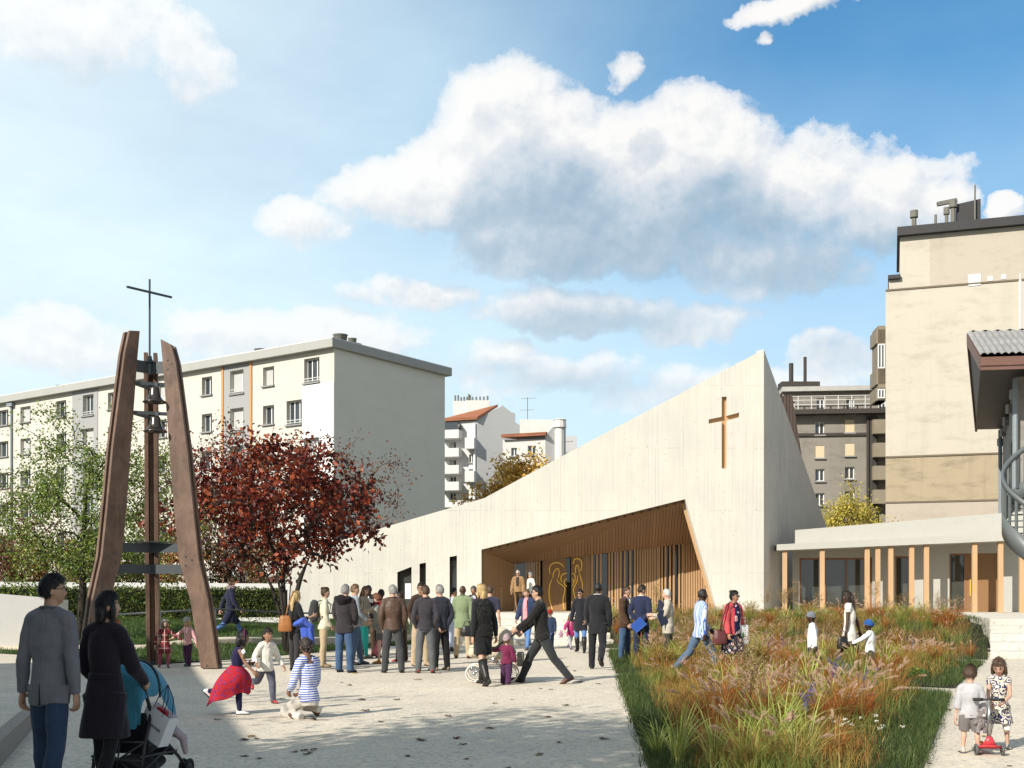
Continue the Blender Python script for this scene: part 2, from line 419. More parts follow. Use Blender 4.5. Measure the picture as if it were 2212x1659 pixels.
def terrain(name, poly, zf, m, step):
    xs = [p[0] for p in poly]; ys = [p[1] for p in poly]
    bm = bmesh.new(); vs = [bm.verts.new((p[0], p[1], 0)) for p in poly]; bm.faces.new(vs)
    for ax, lo, hi in ((0, min(xs), max(xs)), (1, min(ys), max(ys))):
        n = int((hi-lo)/step)
        for i in range(1, n):
            co_ = [0,0,0]; no = [0,0,0]; co_[ax] = lo+(hi-lo)*i/n; no[ax] = 1
            bmesh.ops.bisect_plane(bm, geom=bm.verts[:]+bm.edges[:]+bm.faces[:], plane_co=co_, plane_no=no)
    for v in bm.verts: v.co.z = zf(v.co.x, v.co.y)
    me = bpy.data.meshes.new(name); bm.normal_update(); bm.to_mesh(me); bm.free()
    for p in me.polygons:
        if p.normal.z < 0: p.flip()
    me.polygons.foreach_set('use_smooth', [True]*len(me.polygons))
    o = link(name, me, m); return tag(o, kind='structure')
M_TURF = plain('turf', (.035,.06,.015), .95, .35, 2, .5, 40, bd=.02)
terrain('lawn_ground', LB+[(-2.0,56),(-40,56)], lawn_z, M_TURF, .6)
for k in BEDS: terrain('bed_ground', BEDS[k], bed_z, M_SOIL, .6)
# ramp path across the lawn
PATHC = [(-15,29.6+4.0),(-11.5,32.0),(-10.2,31.6),(-8.4,31.9),(-6.66,33.4),(-5.3,35.6),(-3.6,39.6),(-2.6,43.5),(-2.3,45.5)]
def ribbon(name, line, w, zf, m, dz):
    pts = []
    for (ax, ay), (bx, by) in zip(line, line[1:]):
        for i in range(8): pts.append((ax+(bx-ax)*i/8, ay+(by-ay)*i/8))
    pts.append(line[-1]); vs = []; fs = []
    for i, (x, y) in enumerate(pts):
        a = pts[max(0,i-2)]; b = pts[min(len(pts)-1,i+2)]; dx, dy = b[0]-a[0], b[1]-a[1]; L = math.hypot(dx, dy); nx, ny = -dy/L, dx/L
        z = zf(x, y)+dz
        for s_, h in ((-1,-.3),(-1,0),(1,0),(1,-.3)): vs.append((x+nx*w/2*s_, y+ny*w/2*s_, z+h))
    for i in range(len(pts)-1):
        for k in range(3): fs.append((i*4+k, i*4+k+1, (i+1)*4+k+1, (i+1)*4+k))
    me = bpy.data.meshes.new(name); me.from_pydata(vs, [], fs); o = link(name, me, m); return tag(o, kind='structure')
ribbon('path', PATHC, 1.5, lawn_z, M_PLAZA, .05)
# podium and steps to the porch
MB().prism([(-4,44.5,-.04),(3.2,44.5,-.04),(16.7,44.5,-.04),(14.42,34.7,-.04),(40,34.7,-.04),(40,62,-.04),(-4,62,-.04)], (0,0,.94)).build('podium', M_STEP)['kind'] = 'structure'
st = MB(); Ys = [36.2,37.4,39.0,40.8,42.7,44.5]
for i in range(5):
    z1 = .18*(i+1); z1 -= .004 if i == 4 else 0
    st.box((.45, (Ys[i]+Ys[i+1])/2, z1/2), (5.5-.002*i, Ys[i+1]-Ys[i]+(.02 if i < 4 else -.01), z1))
tag(st.build('porch_steps', M_STEP, bevel=.012), 'wide flight of five pale stone steps up to the timber porch', 'steps')
st = MB(); Y2 = [28.5,29.7,31.0,32.3,33.5,34.7]
for i in range(5):
    z1 = .18*(i+1); z1 -= .004 if i == 4 else 0
    ya, yb = Y2[i], Y2[i+1]+(.02 if i < 4 else -.01); xl = lambda y: 11.87+(y-28.5)*2.58/6.2
    st.prism([(xl(ya),ya,.0),(26,ya,.0),(26,yb,.0),(xl(yb),yb,.0)], (0,0,z1))
tag(st.build('terrace_steps', M_STEP, bevel=.012), 'sunlit white stone steps at the far right below the spiral stair', 'steps')
# low kerb wall bottom left with the raised pavement behind it
M_KERB = plain('kerb_stone', (.30,.26,.21), .9, .2, 8, .3, 50)
kb = MB(); KL = [(-3.9,7.5,.24),(-4.75,10.66,.24),(-5.72,13.7,.20),(-7.3,18.4,.03)]
for (a, b) in zip(KL, KL[1:]):
    kb.add([(a[0],a[1],0),(b[0],b[1],0),(b[0],b[1],b[2]),(a[0],a[1],a[2]),(a[0]-.16,a[1],a[2]),(b[0]-.16,b[1],b[2]),(a[0]-.16,a[1],0),(b[0]-.16,b[1],0)], [(0,1,2,3),(3,2,5,4),(4,5,7,6)])
tag(kb.build('kerb', M_KERB), kind='structure')
rp = MB(); v = [(x-.16, y, z-.006) for x, y, z in KL]+[(-14,18.4,.03),(-14,7.5,.24)]
rp.add(v, [(0,1,2,3,4,5)]); tag(rp.build('pavement', M_PLAZA), kind='structure')
# low white wall at the left edge, in shade
M_WHITEWALL = plain('white_render', (.62,.61,.58), .9, .08, 2, .15, 60)
def wallbox(name, pts, th, m, parent=None):
    """upright wall through pts [(x, y, z0, z1)]"""
    b = MB()
    for (a, c) in zip(pts, pts[1:]):
        d = Vector((c[0]-a[0], c[1]-a[1], 0)).normalized(); n = Vector((-d.y, d.x, 0))*th
        v = [(a[0],a[1],a[2]),(c[0],c[1],c[2]),(c[0],c[1],c[3]),(a[0],a[1],a[3])]
        b.prism(v, n)
    return b.build(name, m, parent)
lw = [(-17,32.4,-.1,1.72),(-14.8,33.0,-.1,1.64),(-13.4,33.6,-.1,1.5),(-13.13,34,-.1,1.45)]
tag(wallbox('garden_wall', lw, .25, M_WHITEWALL), 'low white rendered wall in shade at the far left beside the man in grey', 'wall')
tag(wallbox('boundary_wall', [(-40,48.6,.3,2.27),(-9.0,49.4,.3,2.08)], .3, M_WHITEWALL), 'long white wall standing right behind the clipped hedge', 'wall')
# ---------------------------------------------------------------- church
M_CONC = concrete('board_marked_concrete', (.575,.56,.51), streak=.13, line=.26)
M_CONCD = concrete('side_concrete', (.56,.545,.51), streak=.26, board=.11, line=.3)
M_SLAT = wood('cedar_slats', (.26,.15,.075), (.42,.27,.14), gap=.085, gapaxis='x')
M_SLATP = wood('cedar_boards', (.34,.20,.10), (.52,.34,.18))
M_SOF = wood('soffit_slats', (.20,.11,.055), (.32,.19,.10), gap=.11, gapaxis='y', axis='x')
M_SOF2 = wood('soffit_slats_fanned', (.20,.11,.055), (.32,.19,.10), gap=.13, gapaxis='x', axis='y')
M_DOOR = wood('oak_door', (.20,.105,.045), (.30,.17,.08))
M_OAK = wood('oak_posts', (.40,.245,.125), (.56,.37,.205))
M_GLASS = glassmat('window_glass', (.035,.038,.032))
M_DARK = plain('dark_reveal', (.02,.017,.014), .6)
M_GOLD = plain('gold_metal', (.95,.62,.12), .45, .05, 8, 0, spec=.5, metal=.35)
M_SHADOWROOM = plain('room_shade', (.05,.045,.035), .9)
FY = 46.0
church = empty('church', (0, FY, 0), label='modern concrete church with a sweeping prow roof and timber porch', cat='church')
def lc(px, py, Y=FY): v = W(px, py, Y); return Vector((v.x, v.y-FY, v.z))
def poly_with_holes(outer, holes, y0, th):
    """wall in the xz plane with holes, thickness th in +y"""
    mb = MB(); loops = [outer]+holes; allp = [p for l in loops for p in l]
    for yy, flip in ((y0, False), (y0+th, True)):
        tri = tessellate_polygon([[Vector((p[0], 0, p[1])) for p in l] for l in loops])
        vs = [(p[0], yy, p[1]) for p in allp]; fs = []
        for a, b, c in tri:
            A, B, Cc = (Vector((allp[i][0], allp[i][1], 0)) for i in (a, b, c))
            cw = (B-A).cross(Cc-A).z < 0
            fs.append((a, b, c) if cw == flip else (a, c, b))
            fs[-1] = fs[-1]
        mb.add(vs, fs)
    for l in loops:
        n = len(l); area = sum(l[i][0]*l[(i+1)%n][1]-l[(i+1)%n][0]*l[i][1] for i in range(n))
        for i in range(n):
            p, q = l[i], l[(i+1)%n]
            mb.add([(p[0],y0,p[1]),(q[0],y0,q[1]),(q[0],y0+th,q[1]),(p[0],y0+th,p[1])], [(0,1,2,3)])
    return mb
def xz(px, py, Y=FY): v = W(px, py, Y); return (v.x, v.z)
AP = xz(1650,755); REC = [(xz(1040,1187)), xz(1480,1078), (8.23,.9), (-1.22,.9)]
outer = [(-8.95,.4),(-2.35,.4),(-2.3,.89),(10.08,.89),AP,xz(1267,957),xz(1046,1076),xz(922,1112),xz(632,1197)]
HOLES = [[(xz(858,1236)[0],1.0),(xz(889,1236)[0],1.0),xz(889,1224),xz(858,1236)],
         [(xz(906,1236)[0],1.15),(xz(920,1236)[0],1.15),xz(920,1215),xz(906,1218)],
         [(xz(971,1236)[0],1.05),(xz(987,1236)[0],1.05),xz(987,1200),xz(971,1203)]]
# latin cross recess
c0 = xz(1564,1012); cr = []
cx_ = c0[0]
for px, py in ((1559,1012),(1570,1012),(1570,908),(1597,901),(1597,891),(1570,898),(1570,857),(1559,857),(1559,900),(1531,906),(1531,915),(1559,910)): cr.append(xz(px, py))
poly_with_holes(outer, [REC]+HOLES+[cr], 0.0, .4).build('facade', M_CONC, church)
# inlaid wooden cross at the bottom of its recess
MB().prism([(p[0], .16, p[1]) for p in cr], (0,.1,0)).build('wall_cross', wood('cross_wood', (.42,.22,.09), (.58,.34,.16)), church)
# right flank and rear volume
A0 = Vector((10.08,0,0)); B0 = Vector((15.87,12,0)); zB = WZ(1137,58); nrm = Vector((-(B0.y), B0.x, 0)).normalized()*.4
MB().prism([(10.085,.002,.89),(B0.x,B0.y,.89),(B0.x,B0.y,zB),(AP[0]+.003,.002,AP[1])], nrm).build('side_wall', M_CONCD, church)
rf = MB()
rf.add([(AP[0]-.3,.42,AP[1]-.35),(B0.x-.6,B0.y+.3,zB-.6),(-8.9,13,1.5),(xz(632,1197)[0]+.1,.42,xz(632,1197)[1]-.35),(xz(1046,1076)[0],.42,xz(1046,1076)[1]-.35),(xz(1267,957)[0],.42,xz(1267,957)[1]-.35),(-8.9,13,.5),(B0.x-.6,B0.y+.3,.5),(-8.9,.5,.5)],
       [(0,1,2),(0,2,5),(5,2,4),(4,2,3),(2,1,7,6),(3,2,6,8)])
rf.build('roof', plain('zinc', (.32,.33,.33), .6), church)
# dark weathered timber upstand behind the prow
MB().prism([lc(1690,856,57), lc(1711,852,57), lc(1732,985,57), lc(1712,985,57)], (0,.6,0)).build('timber_upstand', wood('weathered_timber', (.05,.035,.028), (.10,.07,.055), gap=.16, gapaxis='x'), church)
# porch recess
D = 2.9
fTL, fTR, fBR, fBL = [Vector((p[0], .4, p[1])) for p in REC]
bTL = Vector((WX(1104,FY+D), D, WZ(1214,FY+D))); bTR = Vector((WX(1502,FY+D), D, WZ(1167,FY+D)))
bBR = Vector((8.75, D, .9)); bBL = Vector((bTL.x, D, .9))
def panel(name, pts, m, off=.12, parent=church):
    """thin lining board whose own axes follow its first edge, so that its slats do too"""
    p0, p1, p2 = Vector(pts[0]), Vector(pts[1]), Vector(pts[2])
    x = (p1-p0).normalized(); n = x.cross(p2-p0).normalized(); y = n.cross(x)
    M = Matrix((x, y, n)).transposed().to_4x4(); M.translation = p0; inv = M.inverted()
    loc = [inv@Vector(p) for p in pts]
    mb = MB().prism([(v.x, v.y, 0) for v in loc], (0,0,off)); o = mb.build(name, m, parent); o.matrix_local = M; return o
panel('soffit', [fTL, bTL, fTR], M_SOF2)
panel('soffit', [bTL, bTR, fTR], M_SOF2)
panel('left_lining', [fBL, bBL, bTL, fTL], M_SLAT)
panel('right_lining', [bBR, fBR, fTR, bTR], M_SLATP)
MB().box((3.6, D/2+.2, .903), (10.6, D-.1, .006)).build('porch_floor', M_STEP, church)
# back wall, in bays from left to right (picture x at the back plane)
BY = FY+D
def bx_(px): return WX(px, BY)
def ztop(x): return bTL.z+(bTR.z-bTL.z)*(x-bTL.x)/(bTR.x-bTL.x)
def bay(name, xa, xb, m, dy=0.0, th=.08, za=None, z0=.9, mb=None):
    t = [(xa, D+dy, z0), (xb, D+dy, z0), (xb, D+dy, (za or ztop)(xb) if callable(za or ztop) else za), (xa, D+dy, (za or ztop)(xa))]
    b = MB().prism(t, (0, th, 0)); return b.build(name, m, church)
XB = [bx_(p) for p in (1104,1167,1253,1277,1381,1420,1476)]
def slatwall(name, xa, xb, pitch, wd_, dy, deep):
    b = MB(); x = xa
    while x < xb-.01:
        zt = min(ztop(x), 9) if x < bTR.x else bTR.z-(x-bTR.x)*(bTR.z-.9)/(bBR.x-bTR.x)
        if zt > 1.0: b.box((x+wd_/2, D+dy-deep/2, (.9+zt)/2), (wd_, deep, zt-.9))
        x += pitch
    return b
bay('glazing', XB[0], XB[1]-.2, M_GLASS, .12)
slatwall('slats', XB[0]+.15, XB[1]-.9, .42, .06, .12, .12).build('mullion_slats', M_SLATP, church)
slatwall('slats', XB[1]-.62, XB[1]-.02, .11, .07, .14, .12).build('slat_screen', M_SLATP, church)
# the two leaves of the door with the gap between them, a dark sheet standing for the shade inside
xdl0, xdl1, xdr0, xdr1 = bx_(1172), bx_(1223), bx_(1234), bx_(1262)
for nm, a, b_ in (('door', xdl0, xdl1), ('door', xdr0, xdr1)):
    d = MB().prism([(a, D-.02, .92), (b_, D-.02, .92), (b_, D-.02, ztop(b_)-.05), (a, D-.02, ztop(a)-.05)], (0,.07,0)).build(nm, M_DOOR, church)
MB().box(((xdl1+xdr0)/2, D+.35, 1.5), (xdr0-xdl1+.3, .02, 1.3)).build('doorway_shade', M_SHADOWROOM, church)
bay('glazing', xdl1-.1, xdr0+.1, M_GLASS, .5)
# gold line relief across the leaves
def relief(pts, r=.022):
    P = [Vector((WX(x, BY), D-.025, WZ(y, BY))) for x, y in pts]; Q = []
    for i in range(len(P)-1):
        p0 = P[max(i-1,0)]; p1 = P[i]; p2 = P[i+1]; p3 = P[min(i+2,len(P)-1)]
        for k in range(6):
            s = k/6; Q.append(.5*((2*p1)+(p2-p0)*s+(2*p0-5*p1+4*p2-p3)*s*s+(3*p1-p0-3*p2+p3)*s*s*s))
    Q.append(P[-1]); n = len(Q)
    return MB().tube(Q, [(r*(.5+.5*math.sin(PI*min(1,max(0,i/(n-1)*.9+.05))))+.006) for i in range(n)], 6)
def cpx(x, y): return ((1700+x*.4069)/1.736, (2050+y*.4069)/1.736)   # from the close view of the doors
LINES = [[(893,250),(884,210),(900,165),(945,146),(990,158),(1020,190)],
         [(917,290),(920,250),(945,208),(965,205),(975,235),(965,290)],
         [(908,300),(890,345),(882,400),(884,470),(897,530),(914,580)],
         [(952,298),(975,335),(1025,375),(1022,430),(1010,490),(1020,580)],
         [(1000,328),(990,295),(1005,255),(1046,244)],
         [(1046,295),(1025,305),(1022,340),(1046,366)],
         [(1102,160),(1115,120),(1145,110),(1175,130),(1184,175),(1174,225)],
         [(1127,250),(1124,205),(1135,172),(1150,180),(1162,240)],
         [(1093,242),(1115,255),(1122,285),(1116,330)],[(1093,292),(1104,310),(1104,345),(1094,364)],
         [(1163,245),(1175,290),(1187,335),(1190,400)],[(1146,265),(1138,320),(1108,385),(1112,430),(1124,480)]]
rl = MB()
for l in LINES:
    m = relief([cpx(*p) for p in l]); rl.add(m.v, m.f)
rl.build('gold_relief', M_GOLD, church)
bay('slat_panel', bx_(1262), XB[3], M_SLAT, .05)
bay('glazing', XB[3]+.02, XB[4], M_GLASS, .22)
sl_ = MB()
for px in (1279,1289,1297,1316,1322,1329,1334,1340,1349,1361,1371,1377):
    x = bx_(px); sl_.box((x, D+.02, (.9+ztop(x))/2), (.075, .16, ztop(x)-.9))
sl_.build('mullion_slats', M_SLATP, church)
slatwall('slats', XB[4], XB[5], .105, .078, .06, .07).build('slat_wall', M_SLATP, church)
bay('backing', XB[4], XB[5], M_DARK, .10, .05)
bay('glazing', XB[5], XB[6], M_GLASS, .22)
sl_ = MB()
for px in (1424,1430,1437,1447,1455,1467,1474):
    x = bx_(px); sl_.box((x, D+.02, (.9+ztop(x))/2), (.07, .16, ztop(x)-.9))
sl_.build('mullion_slats', M_SLATP, church)
slatwall('slats', XB[6], 8.72, .105, .078, .06, .07).build('slat_wall', M_SLATP, church)
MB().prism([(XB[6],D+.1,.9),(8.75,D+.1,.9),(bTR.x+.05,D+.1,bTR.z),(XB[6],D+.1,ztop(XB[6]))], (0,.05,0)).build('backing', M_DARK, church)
MB().box((3.8, D+2.6, 2.4), (10.4, .1, 3.4)).build('interior_wall', plain('interior_plaster', (.30,.27,.2), .9), church)
# the small windows of the long wall
for h in HOLES:
    xa, xb = h[0][0], h[1][0]; z0 = h[0][1]; z1 = max(h[2][1], h[3][1])
    w = MB().box(((xa+xb)/2, .3, (z0+z1)/2), (xb-xa+.1, .05, z1-z0+.1)).build('window', M_GLASS, church)
    MB().box((xa+.05, .25, (z0+z1)/2), (.1, .06, z1-z0)).box(((xa+xb)/2, .25, z1-.12), (xb-xa, .06, .16)).build('frame', M_DARK, w)
MB().box((HOLES[0][1][0]-.16, .26, 1.75), (.24, .02, .62)).build('door_notice', plain('white_board', (.8,.8,.8), .6, .03), church)
# statue on a plinth in the porch
sx, sz = WX(1076, FY+1.9), WZ(1268, FY+1.9)
st_ = empty('statuette', (sx, FY+1.9, sz), label='small carved wooden statuette on a plinth against the porch lining', cat='statuette')
M_CARV = wood('carved_wood', (.36,.20,.08), (.5,.3,.14))
b = MB().tube([(0,0,0),(0,0,.1),(0,0,.45),(0,0,.62),(0,0,.7)], [.10,.11,.09,.1,.04], 10).ball((0,0,.79), .075).tube([(-.09,0,.6),(-.13,-.06,.45),(-.03,-.11,.42)], [.035,.03,.025], 6).tube([(.09,0,.6),(.12,-.06,.42),(.04,-.11,.5)], [.035,.03,.025], 6)
b.build('figure', M_CARV, st_, True)
MB().lathe([(.05,0),(.11,.02),(.115,.05),(.04,.06)], (0,0,.845), 10).build('hat', M_CARV, st_, True)
pl = MB().box((sx, FY+1.9, (sz+.9)/2), (.34,.34,sz-.9)).box((sx, FY+1.9, sz-.035), (.40,.40,.06)).build('plinth', M_SLATP, bevel=.01)
tag(pl, 'square wooden plinth carrying the carved statuette in the porch', 'plinth')

# ---------------------------------------------------------------- low wing with timber posts
wing = empty('parish_wing', (0,0,0), label='low pale rendered wing with a thin canopy right of the church', cat='building')
M_WING = plaster('pale_render', (.44,.43,.385), .06, .05)
def wy(px, off=0): return 46.6-(px-1678)/482*1.6+off        # canopy edge line
def wp(px, py, off=0): return W(px, py, wy(px, off))
cl, crr = wp(1678,1189), wp(2230,1166); ct_l, ct_r = wp(1678,1176), wp(2230,1148)
dv = Vector((crr.x-cl.x, crr.y-cl.y, 0)).normalized(); nv = Vector((-dv.y, dv.x, 0))
cn = MB(); cn.prism([cl, crr, ct_r, ct_l], nv*1.95); cn.build('canopy', M_WING, wing)
# wall behind, with openings
o0 = wp(1712,1330,1.8); L = 15.0
def wall_grid(o, d, L, zt, holes, depth, z0=.9):
    """upright wall from o along d with real rectangular openings; zt(s) its top"""
    n = Vector((-d.y, d.x, 0)); mb = MB()
    S = sorted({0.0, L, *[h[0] for h in holes], *[h[1] for h in holes]}); Z = sorted({z0, *[h[2] for h in holes], *[h[3] for h in holes]})
    def pt(s, z, e=0.0): return Vector((o.x+d.x*s, o.y+d.y*s, z))+n*e
    for a, b in zip(S, S[1:]):
        for c, e in zip(Z, Z[1:]):
            if any(h[0] <= a and b <= h[1] and h[2] <= c and e <= h[3] for h in holes): continue
            mb.add([pt(a,c),pt(b,c),pt(b,e),pt(a,e)], [(0,1,2,3)])
        mb.add([pt(a,Z[-1]),pt(b,Z[-1]),pt(b,zt(b)),pt(a,zt(a))], [(0,1,2,3)])
    for h in holes:
        a, b, c, e = h[:4]
        mb.add([pt(a,c),pt(a,e),pt(a,e,depth),pt(a,c,depth)], [(0,1,2,3)]).add([pt(b,c),pt(b,e),pt(b,e,depth),pt(b,c,depth)], [(0,3,2,1)])
        mb.add([pt(a,e),pt(b,e),pt(b,e,depth),pt(a,e,depth)], [(0,1,2,3)]).add([pt(a,c),pt(b,c),pt(b,c,depth),pt(a,c,depth)], [(0,3,2,1)])
    return mb, pt
def s_of(px):                                              # picture x -> distance along the wing wall
    u = (px-CX)/F; return (u*o0.y-o0.x)/(dv.x-u*dv.y)
hs = [(s_of(1727), s_of(1884), .98, 3.15), (s_of(1934), s_of(1968), .94, 3.2), (s_of(2051), s_of(2160), .905, 3.3)]
zc = lambda s: 3.75+s*.01
mb, pt = wall_grid(o0, dv, L, zc, hs, .25); mb.build('wall', M_WING, wing)
# parapet above the canopy
pa, pb = W(1718,1145,47.2), W(2240,1102,45.2); qa, qb = wp(1718,1182,.5), wp(2240,1160,.5)
MB().prism([(pa.x,pa.y,qa.z-.05),(pb.x,pb.y,qb.z-.05),pb,pa], nv*.4).build('parapet', M_WING, wing)
MB().prism([pa+Vector((1.6,.4,-.3)), pb+Vector((0,.4,-.06)), pb+Vector((0,11,-.2)), pa+Vector((4.6,11,-.3))], (0,0,-.15)).build('roof', plain('roof_gravel', (.4,.39,.36), .95), wing)
MB().prism([(o0.x+dv.x*.0,o0.y+.26,.9),(o0.x+dv.x*L,o0.y+dv.y*L+.26,.9),(o0.x+dv.x*L,o0.y+dv.y*L+10,.9),(o0.x,o0.y+10,.9)], (0,0,.02)).build('inner_floor', plain('inner_floor', (.12,.1,.08)), wing)
ang = math.atan2(dv.y, dv.x)
M_FRAMEW = wood('window_wood', (.20,.10,.05), (.32,.17,.085))
def glaz(name, a, b, c, e, mull=()):
    w = MB(); f = .07
    for s0, s1, z0, z1 in ((a,b,c,c+f),(a,b,e-f,e),(a,a+f,c+f,e-f),(b-f,b,c+f,e-f))+tuple((m-f/2,m+f/2,c+f,e-f) for m in mull):
        p = pt((s0+s1)/2, (z0+z1)/2, .16); w.box(p, (s1-s0,.1,z1-z0), rz=ang)
    o = w.build(name, M_FRAMEW, wing); p = pt((a+b)/2, (c+e)/2, .2)
    MB().box(p, (b-a-.06,.02,e-c-.06), rz=ang).build('pane', M_GLASS, o); return o
a, b, c, e = hs[0]; glaz('window', a, b, c, e, (s_of(1829), s_of(1782)))
a, b, c, e = hs[1]; glaz('window', a, b, c, e)
a, b, c, e = hs[2]; m1 = s_of(2088)
glaz('side_light', a, m1, c, e)
dr = MB().box(pt((m1+b)/2, (c+e)/2, .17), (b-m1,.07,e-c), rz=ang).build('door', M_DOOR, wing)
MB().bar(pt(m1+.16, 1.55, .1), pt(m1+.16, 2.25, .1), .035).bar(pt(m1+.16, 1.62, .1), pt(m1+.16, 1.62, .16), .02).bar(pt(m1+.16, 2.18, .1), pt(m1+.16, 2.18, .16), .02).build('handle', M_GOLD, dr)
for px in (1695,1776,1873,1896,1924,1969,2001,2105,2161,2207):
    yy = wy(px, .22); x = WX(px, yy); z1 = cl.z+(crr.z-cl.z)*(px-1678)/552
    MB().box((x, yy, (.9+z1)/2), (.19,.19,z1-.9+.0), rz=ang).build('post', M_OAK, wing, bevel=.008)
# ---------------------------------------------------------------- buildings behind
M_WFRAME = plain('white_frame', (.72,.72,.70), .5, .04, 8, 0)
M_PANE = glassmat('dark_pane', (.03,.035,.04))
M_CURT = plain('net_curtain', (.45,.45,.43), .9, .15, 14, 0)
M_RAIL = plain('pale_rail', (.55,.55,.53), .5, .05, 8, 0)
class Facade:
    """an upright wall with real openings; s runs along it, n points inward"""
    def __init__(s, o, d, par): s.o = Vector(o); s.d = Vector((d[0], d[1], 0)).normalized(); s.n = Vector((-s.d.y, s.d.x, 0)); s.par = par; s.ang = math.atan2(s.d.y, s.d.x)
    def pt(s, a, z, e=0.0): p = s.o+s.d*a+s.n*e; return Vector((p.x, p.y, z))
    def s_of(s, px): u = (px-CX)/F; return (u*s.o.y-s.o.x)/(s.d.x-u*s.d.y)
    def z_of(s, px, py): a = s.s_of(px); return WZ(py, s.o.y+s.d.y*a)
    def wall(s, name, m, a0, a1, z0, z1, holes, depth=.3):
        mb = MB(); pt = s.pt
        S = sorted({a0, a1, *[h[0] for h in holes], *[h[1] for h in holes]}); Z = sorted({z0, z1, *[h[2] for h in holes], *[h[3] for h in holes]})
        for a, b in zip(S, S[1:]):
            for c, e in zip(Z, Z[1:]):
                if any(h[0] <= a+1e-6 and b <= h[1]+1e-6 and h[2] <= c+1e-6 and e <= h[3]+1e-6 for h in holes): continue
                mb.add([pt(a,c),pt(b,c),pt(b,e),pt(a,e)], [(0,1,2,3)])
        for a, b, c, e in [h[:4] for h in holes]:
            mb.add([pt(a,c),pt(a,e),pt(a,e,depth),pt(a,c,depth)], [(0,1,2,3)]).add([pt(b,c),pt(b,e),pt(b,e,depth),pt(b,c,depth)], [(0,3,2,1)])
            mb.add([pt(a,e),pt(b,e),pt(b,e,depth),pt(a,e,depth)], [(0,1,2,3)]).add([pt(a,c),pt(b,c),pt(b,c,depth),pt(a,c,depth)], [(0,3,2,1)])
        return mb.build(name, m, s.par)
    def window(s, h, depth=.3, leaves=2, blind=None, sill=True, rail=False, f=.07, fm=None):
        a, b, c, e = h[:4]; w = MB(); y = depth-.06
        bars = [(a,b,c,c+f),(a,b,e-f,e),(a,a+f,c+f,e-f),(b-f,b,c+f,e-f)]
        for i in range(1, leaves): m = a+(b-a)*i/leaves; bars.append((m-f*.6, m+f*.6, c+f, e-f))
        for s0, s1, z0, z1 in bars: w.box(s.pt((s0+s1)/2, (z0+z1)/2, y), (s1-s0,.08,z1-z0), rz=s.ang)
        o = w.build('window', fm or M_WFRAME, s.par)
        if blind == 'shutter':
            MB().box(s.pt((a+b)/2,(c+e)/2,.06), (b-a-.01,.05,e-c-.01), rz=s.ang).build('shutter', M_SHUT, o)
        else:
            MB().box(s.pt((a+b)/2,(c+e)/2,depth-.03), (b-a-.02,.02,e-c-.02), rz=s.ang).build('pane', M_PANE, o)
            if blind == 'curtain': MB().box(s.pt(a+(b-a)*.34,(c+e)/2+.03,depth-.1), ((b-a)*.6,.02,e-c-.16), rz=s.ang).build('curtain', M_CURT, o)
        if sill: MB().box(s.pt((a+b)/2,c-.05,-.05), (b-a+.16,.22,.10), rz=s.ang).build('sill', M_SILL, o)
        if rail:
            r = MB(); z = c+.32
            r.bar(s.pt(a,z,.02), s.pt(b,z,.02), .05).bar(s.pt(a,c+.14,.02), s.pt(b,c+.14,.02), .04)
            r.build('guard_rail', M_RAIL, o)
        return o
M_SHUT = wood('pale_shutter', (.50,.40,.26), (.66,.55,.38))
M_SILL = plain('sill_stone', (.26,.26,.25), .85, .1, 6, 0)
# ---- long cream apartment block on the left
M_APT = plaster('cream_render', (.55,.525,.46), .05, .05)
M_APTG = plaster('grey_render', (.33,.33,.32), .05, .05)
M_APTW = plaster('white_panel', (.78,.77,.74), .03, .02)
M_APTS = plaster('gable_render', (.68,.66,.57), .05, .06)  # paler and warmer than the front wall, in place of bounced light
M_FASC = plain('fascia', (.36,.36,.33), .8, .08, 1, .05)
apt = empty('apartment_block', (0,0,0), label='long cream apartment block with a flat grey roof behind the bell tower', cat='apartment block')
K = 80/62
cxw, cyw = WX(722, 80), 80.0
FA = Facade((cxw, cyw, 0), (1.427,-1), apt)                # along its front, toward the corner at s = 0
def A_(px): return FA.s_of(px)
zt_ = WZ(752, 80); H0 = .2
holes = []; spec = []
def win(pxl, pxr, row, big=False):
    a, b = A_(pxl), A_(pxr); z1 = zt_-.55-row*2.82; z0 = z1-(1.62 if big else 1.38)
    if big: z1 += .12
    h = (a, b, z0, z1); holes.append(h); spec.append((h, big))
for row in range(5):
    if row in (0,2,4): win(657,690,row,True)
    if row in (1,3): win(619,652,row,True)
    for l, r in ((568,592),(436,458),(340,360),(233,251),(122,143)): win(l, r, row)
    win(498,527,row,True); win(180,203,row,True)
    for l, r in ((44,66),(-4,18)): win(l, r, row)
    for k in range(7): 
        a = A_(-40)-3.2*k; h = (a-1.3, a, zt_-.55-row*2.82-1.38, zt_-.55-row*2.82); holes.append(h); spec.append((h, False))
Lf = A_(-40)-26
FA.wall('wall', M_APT, Lf, 0, H0, zt_, holes, .42)
for h, big in spec:
    FA.window(h, .42, 2 if not big else 3, 'curtain' if RNG.random() < .3 else None, True, big)
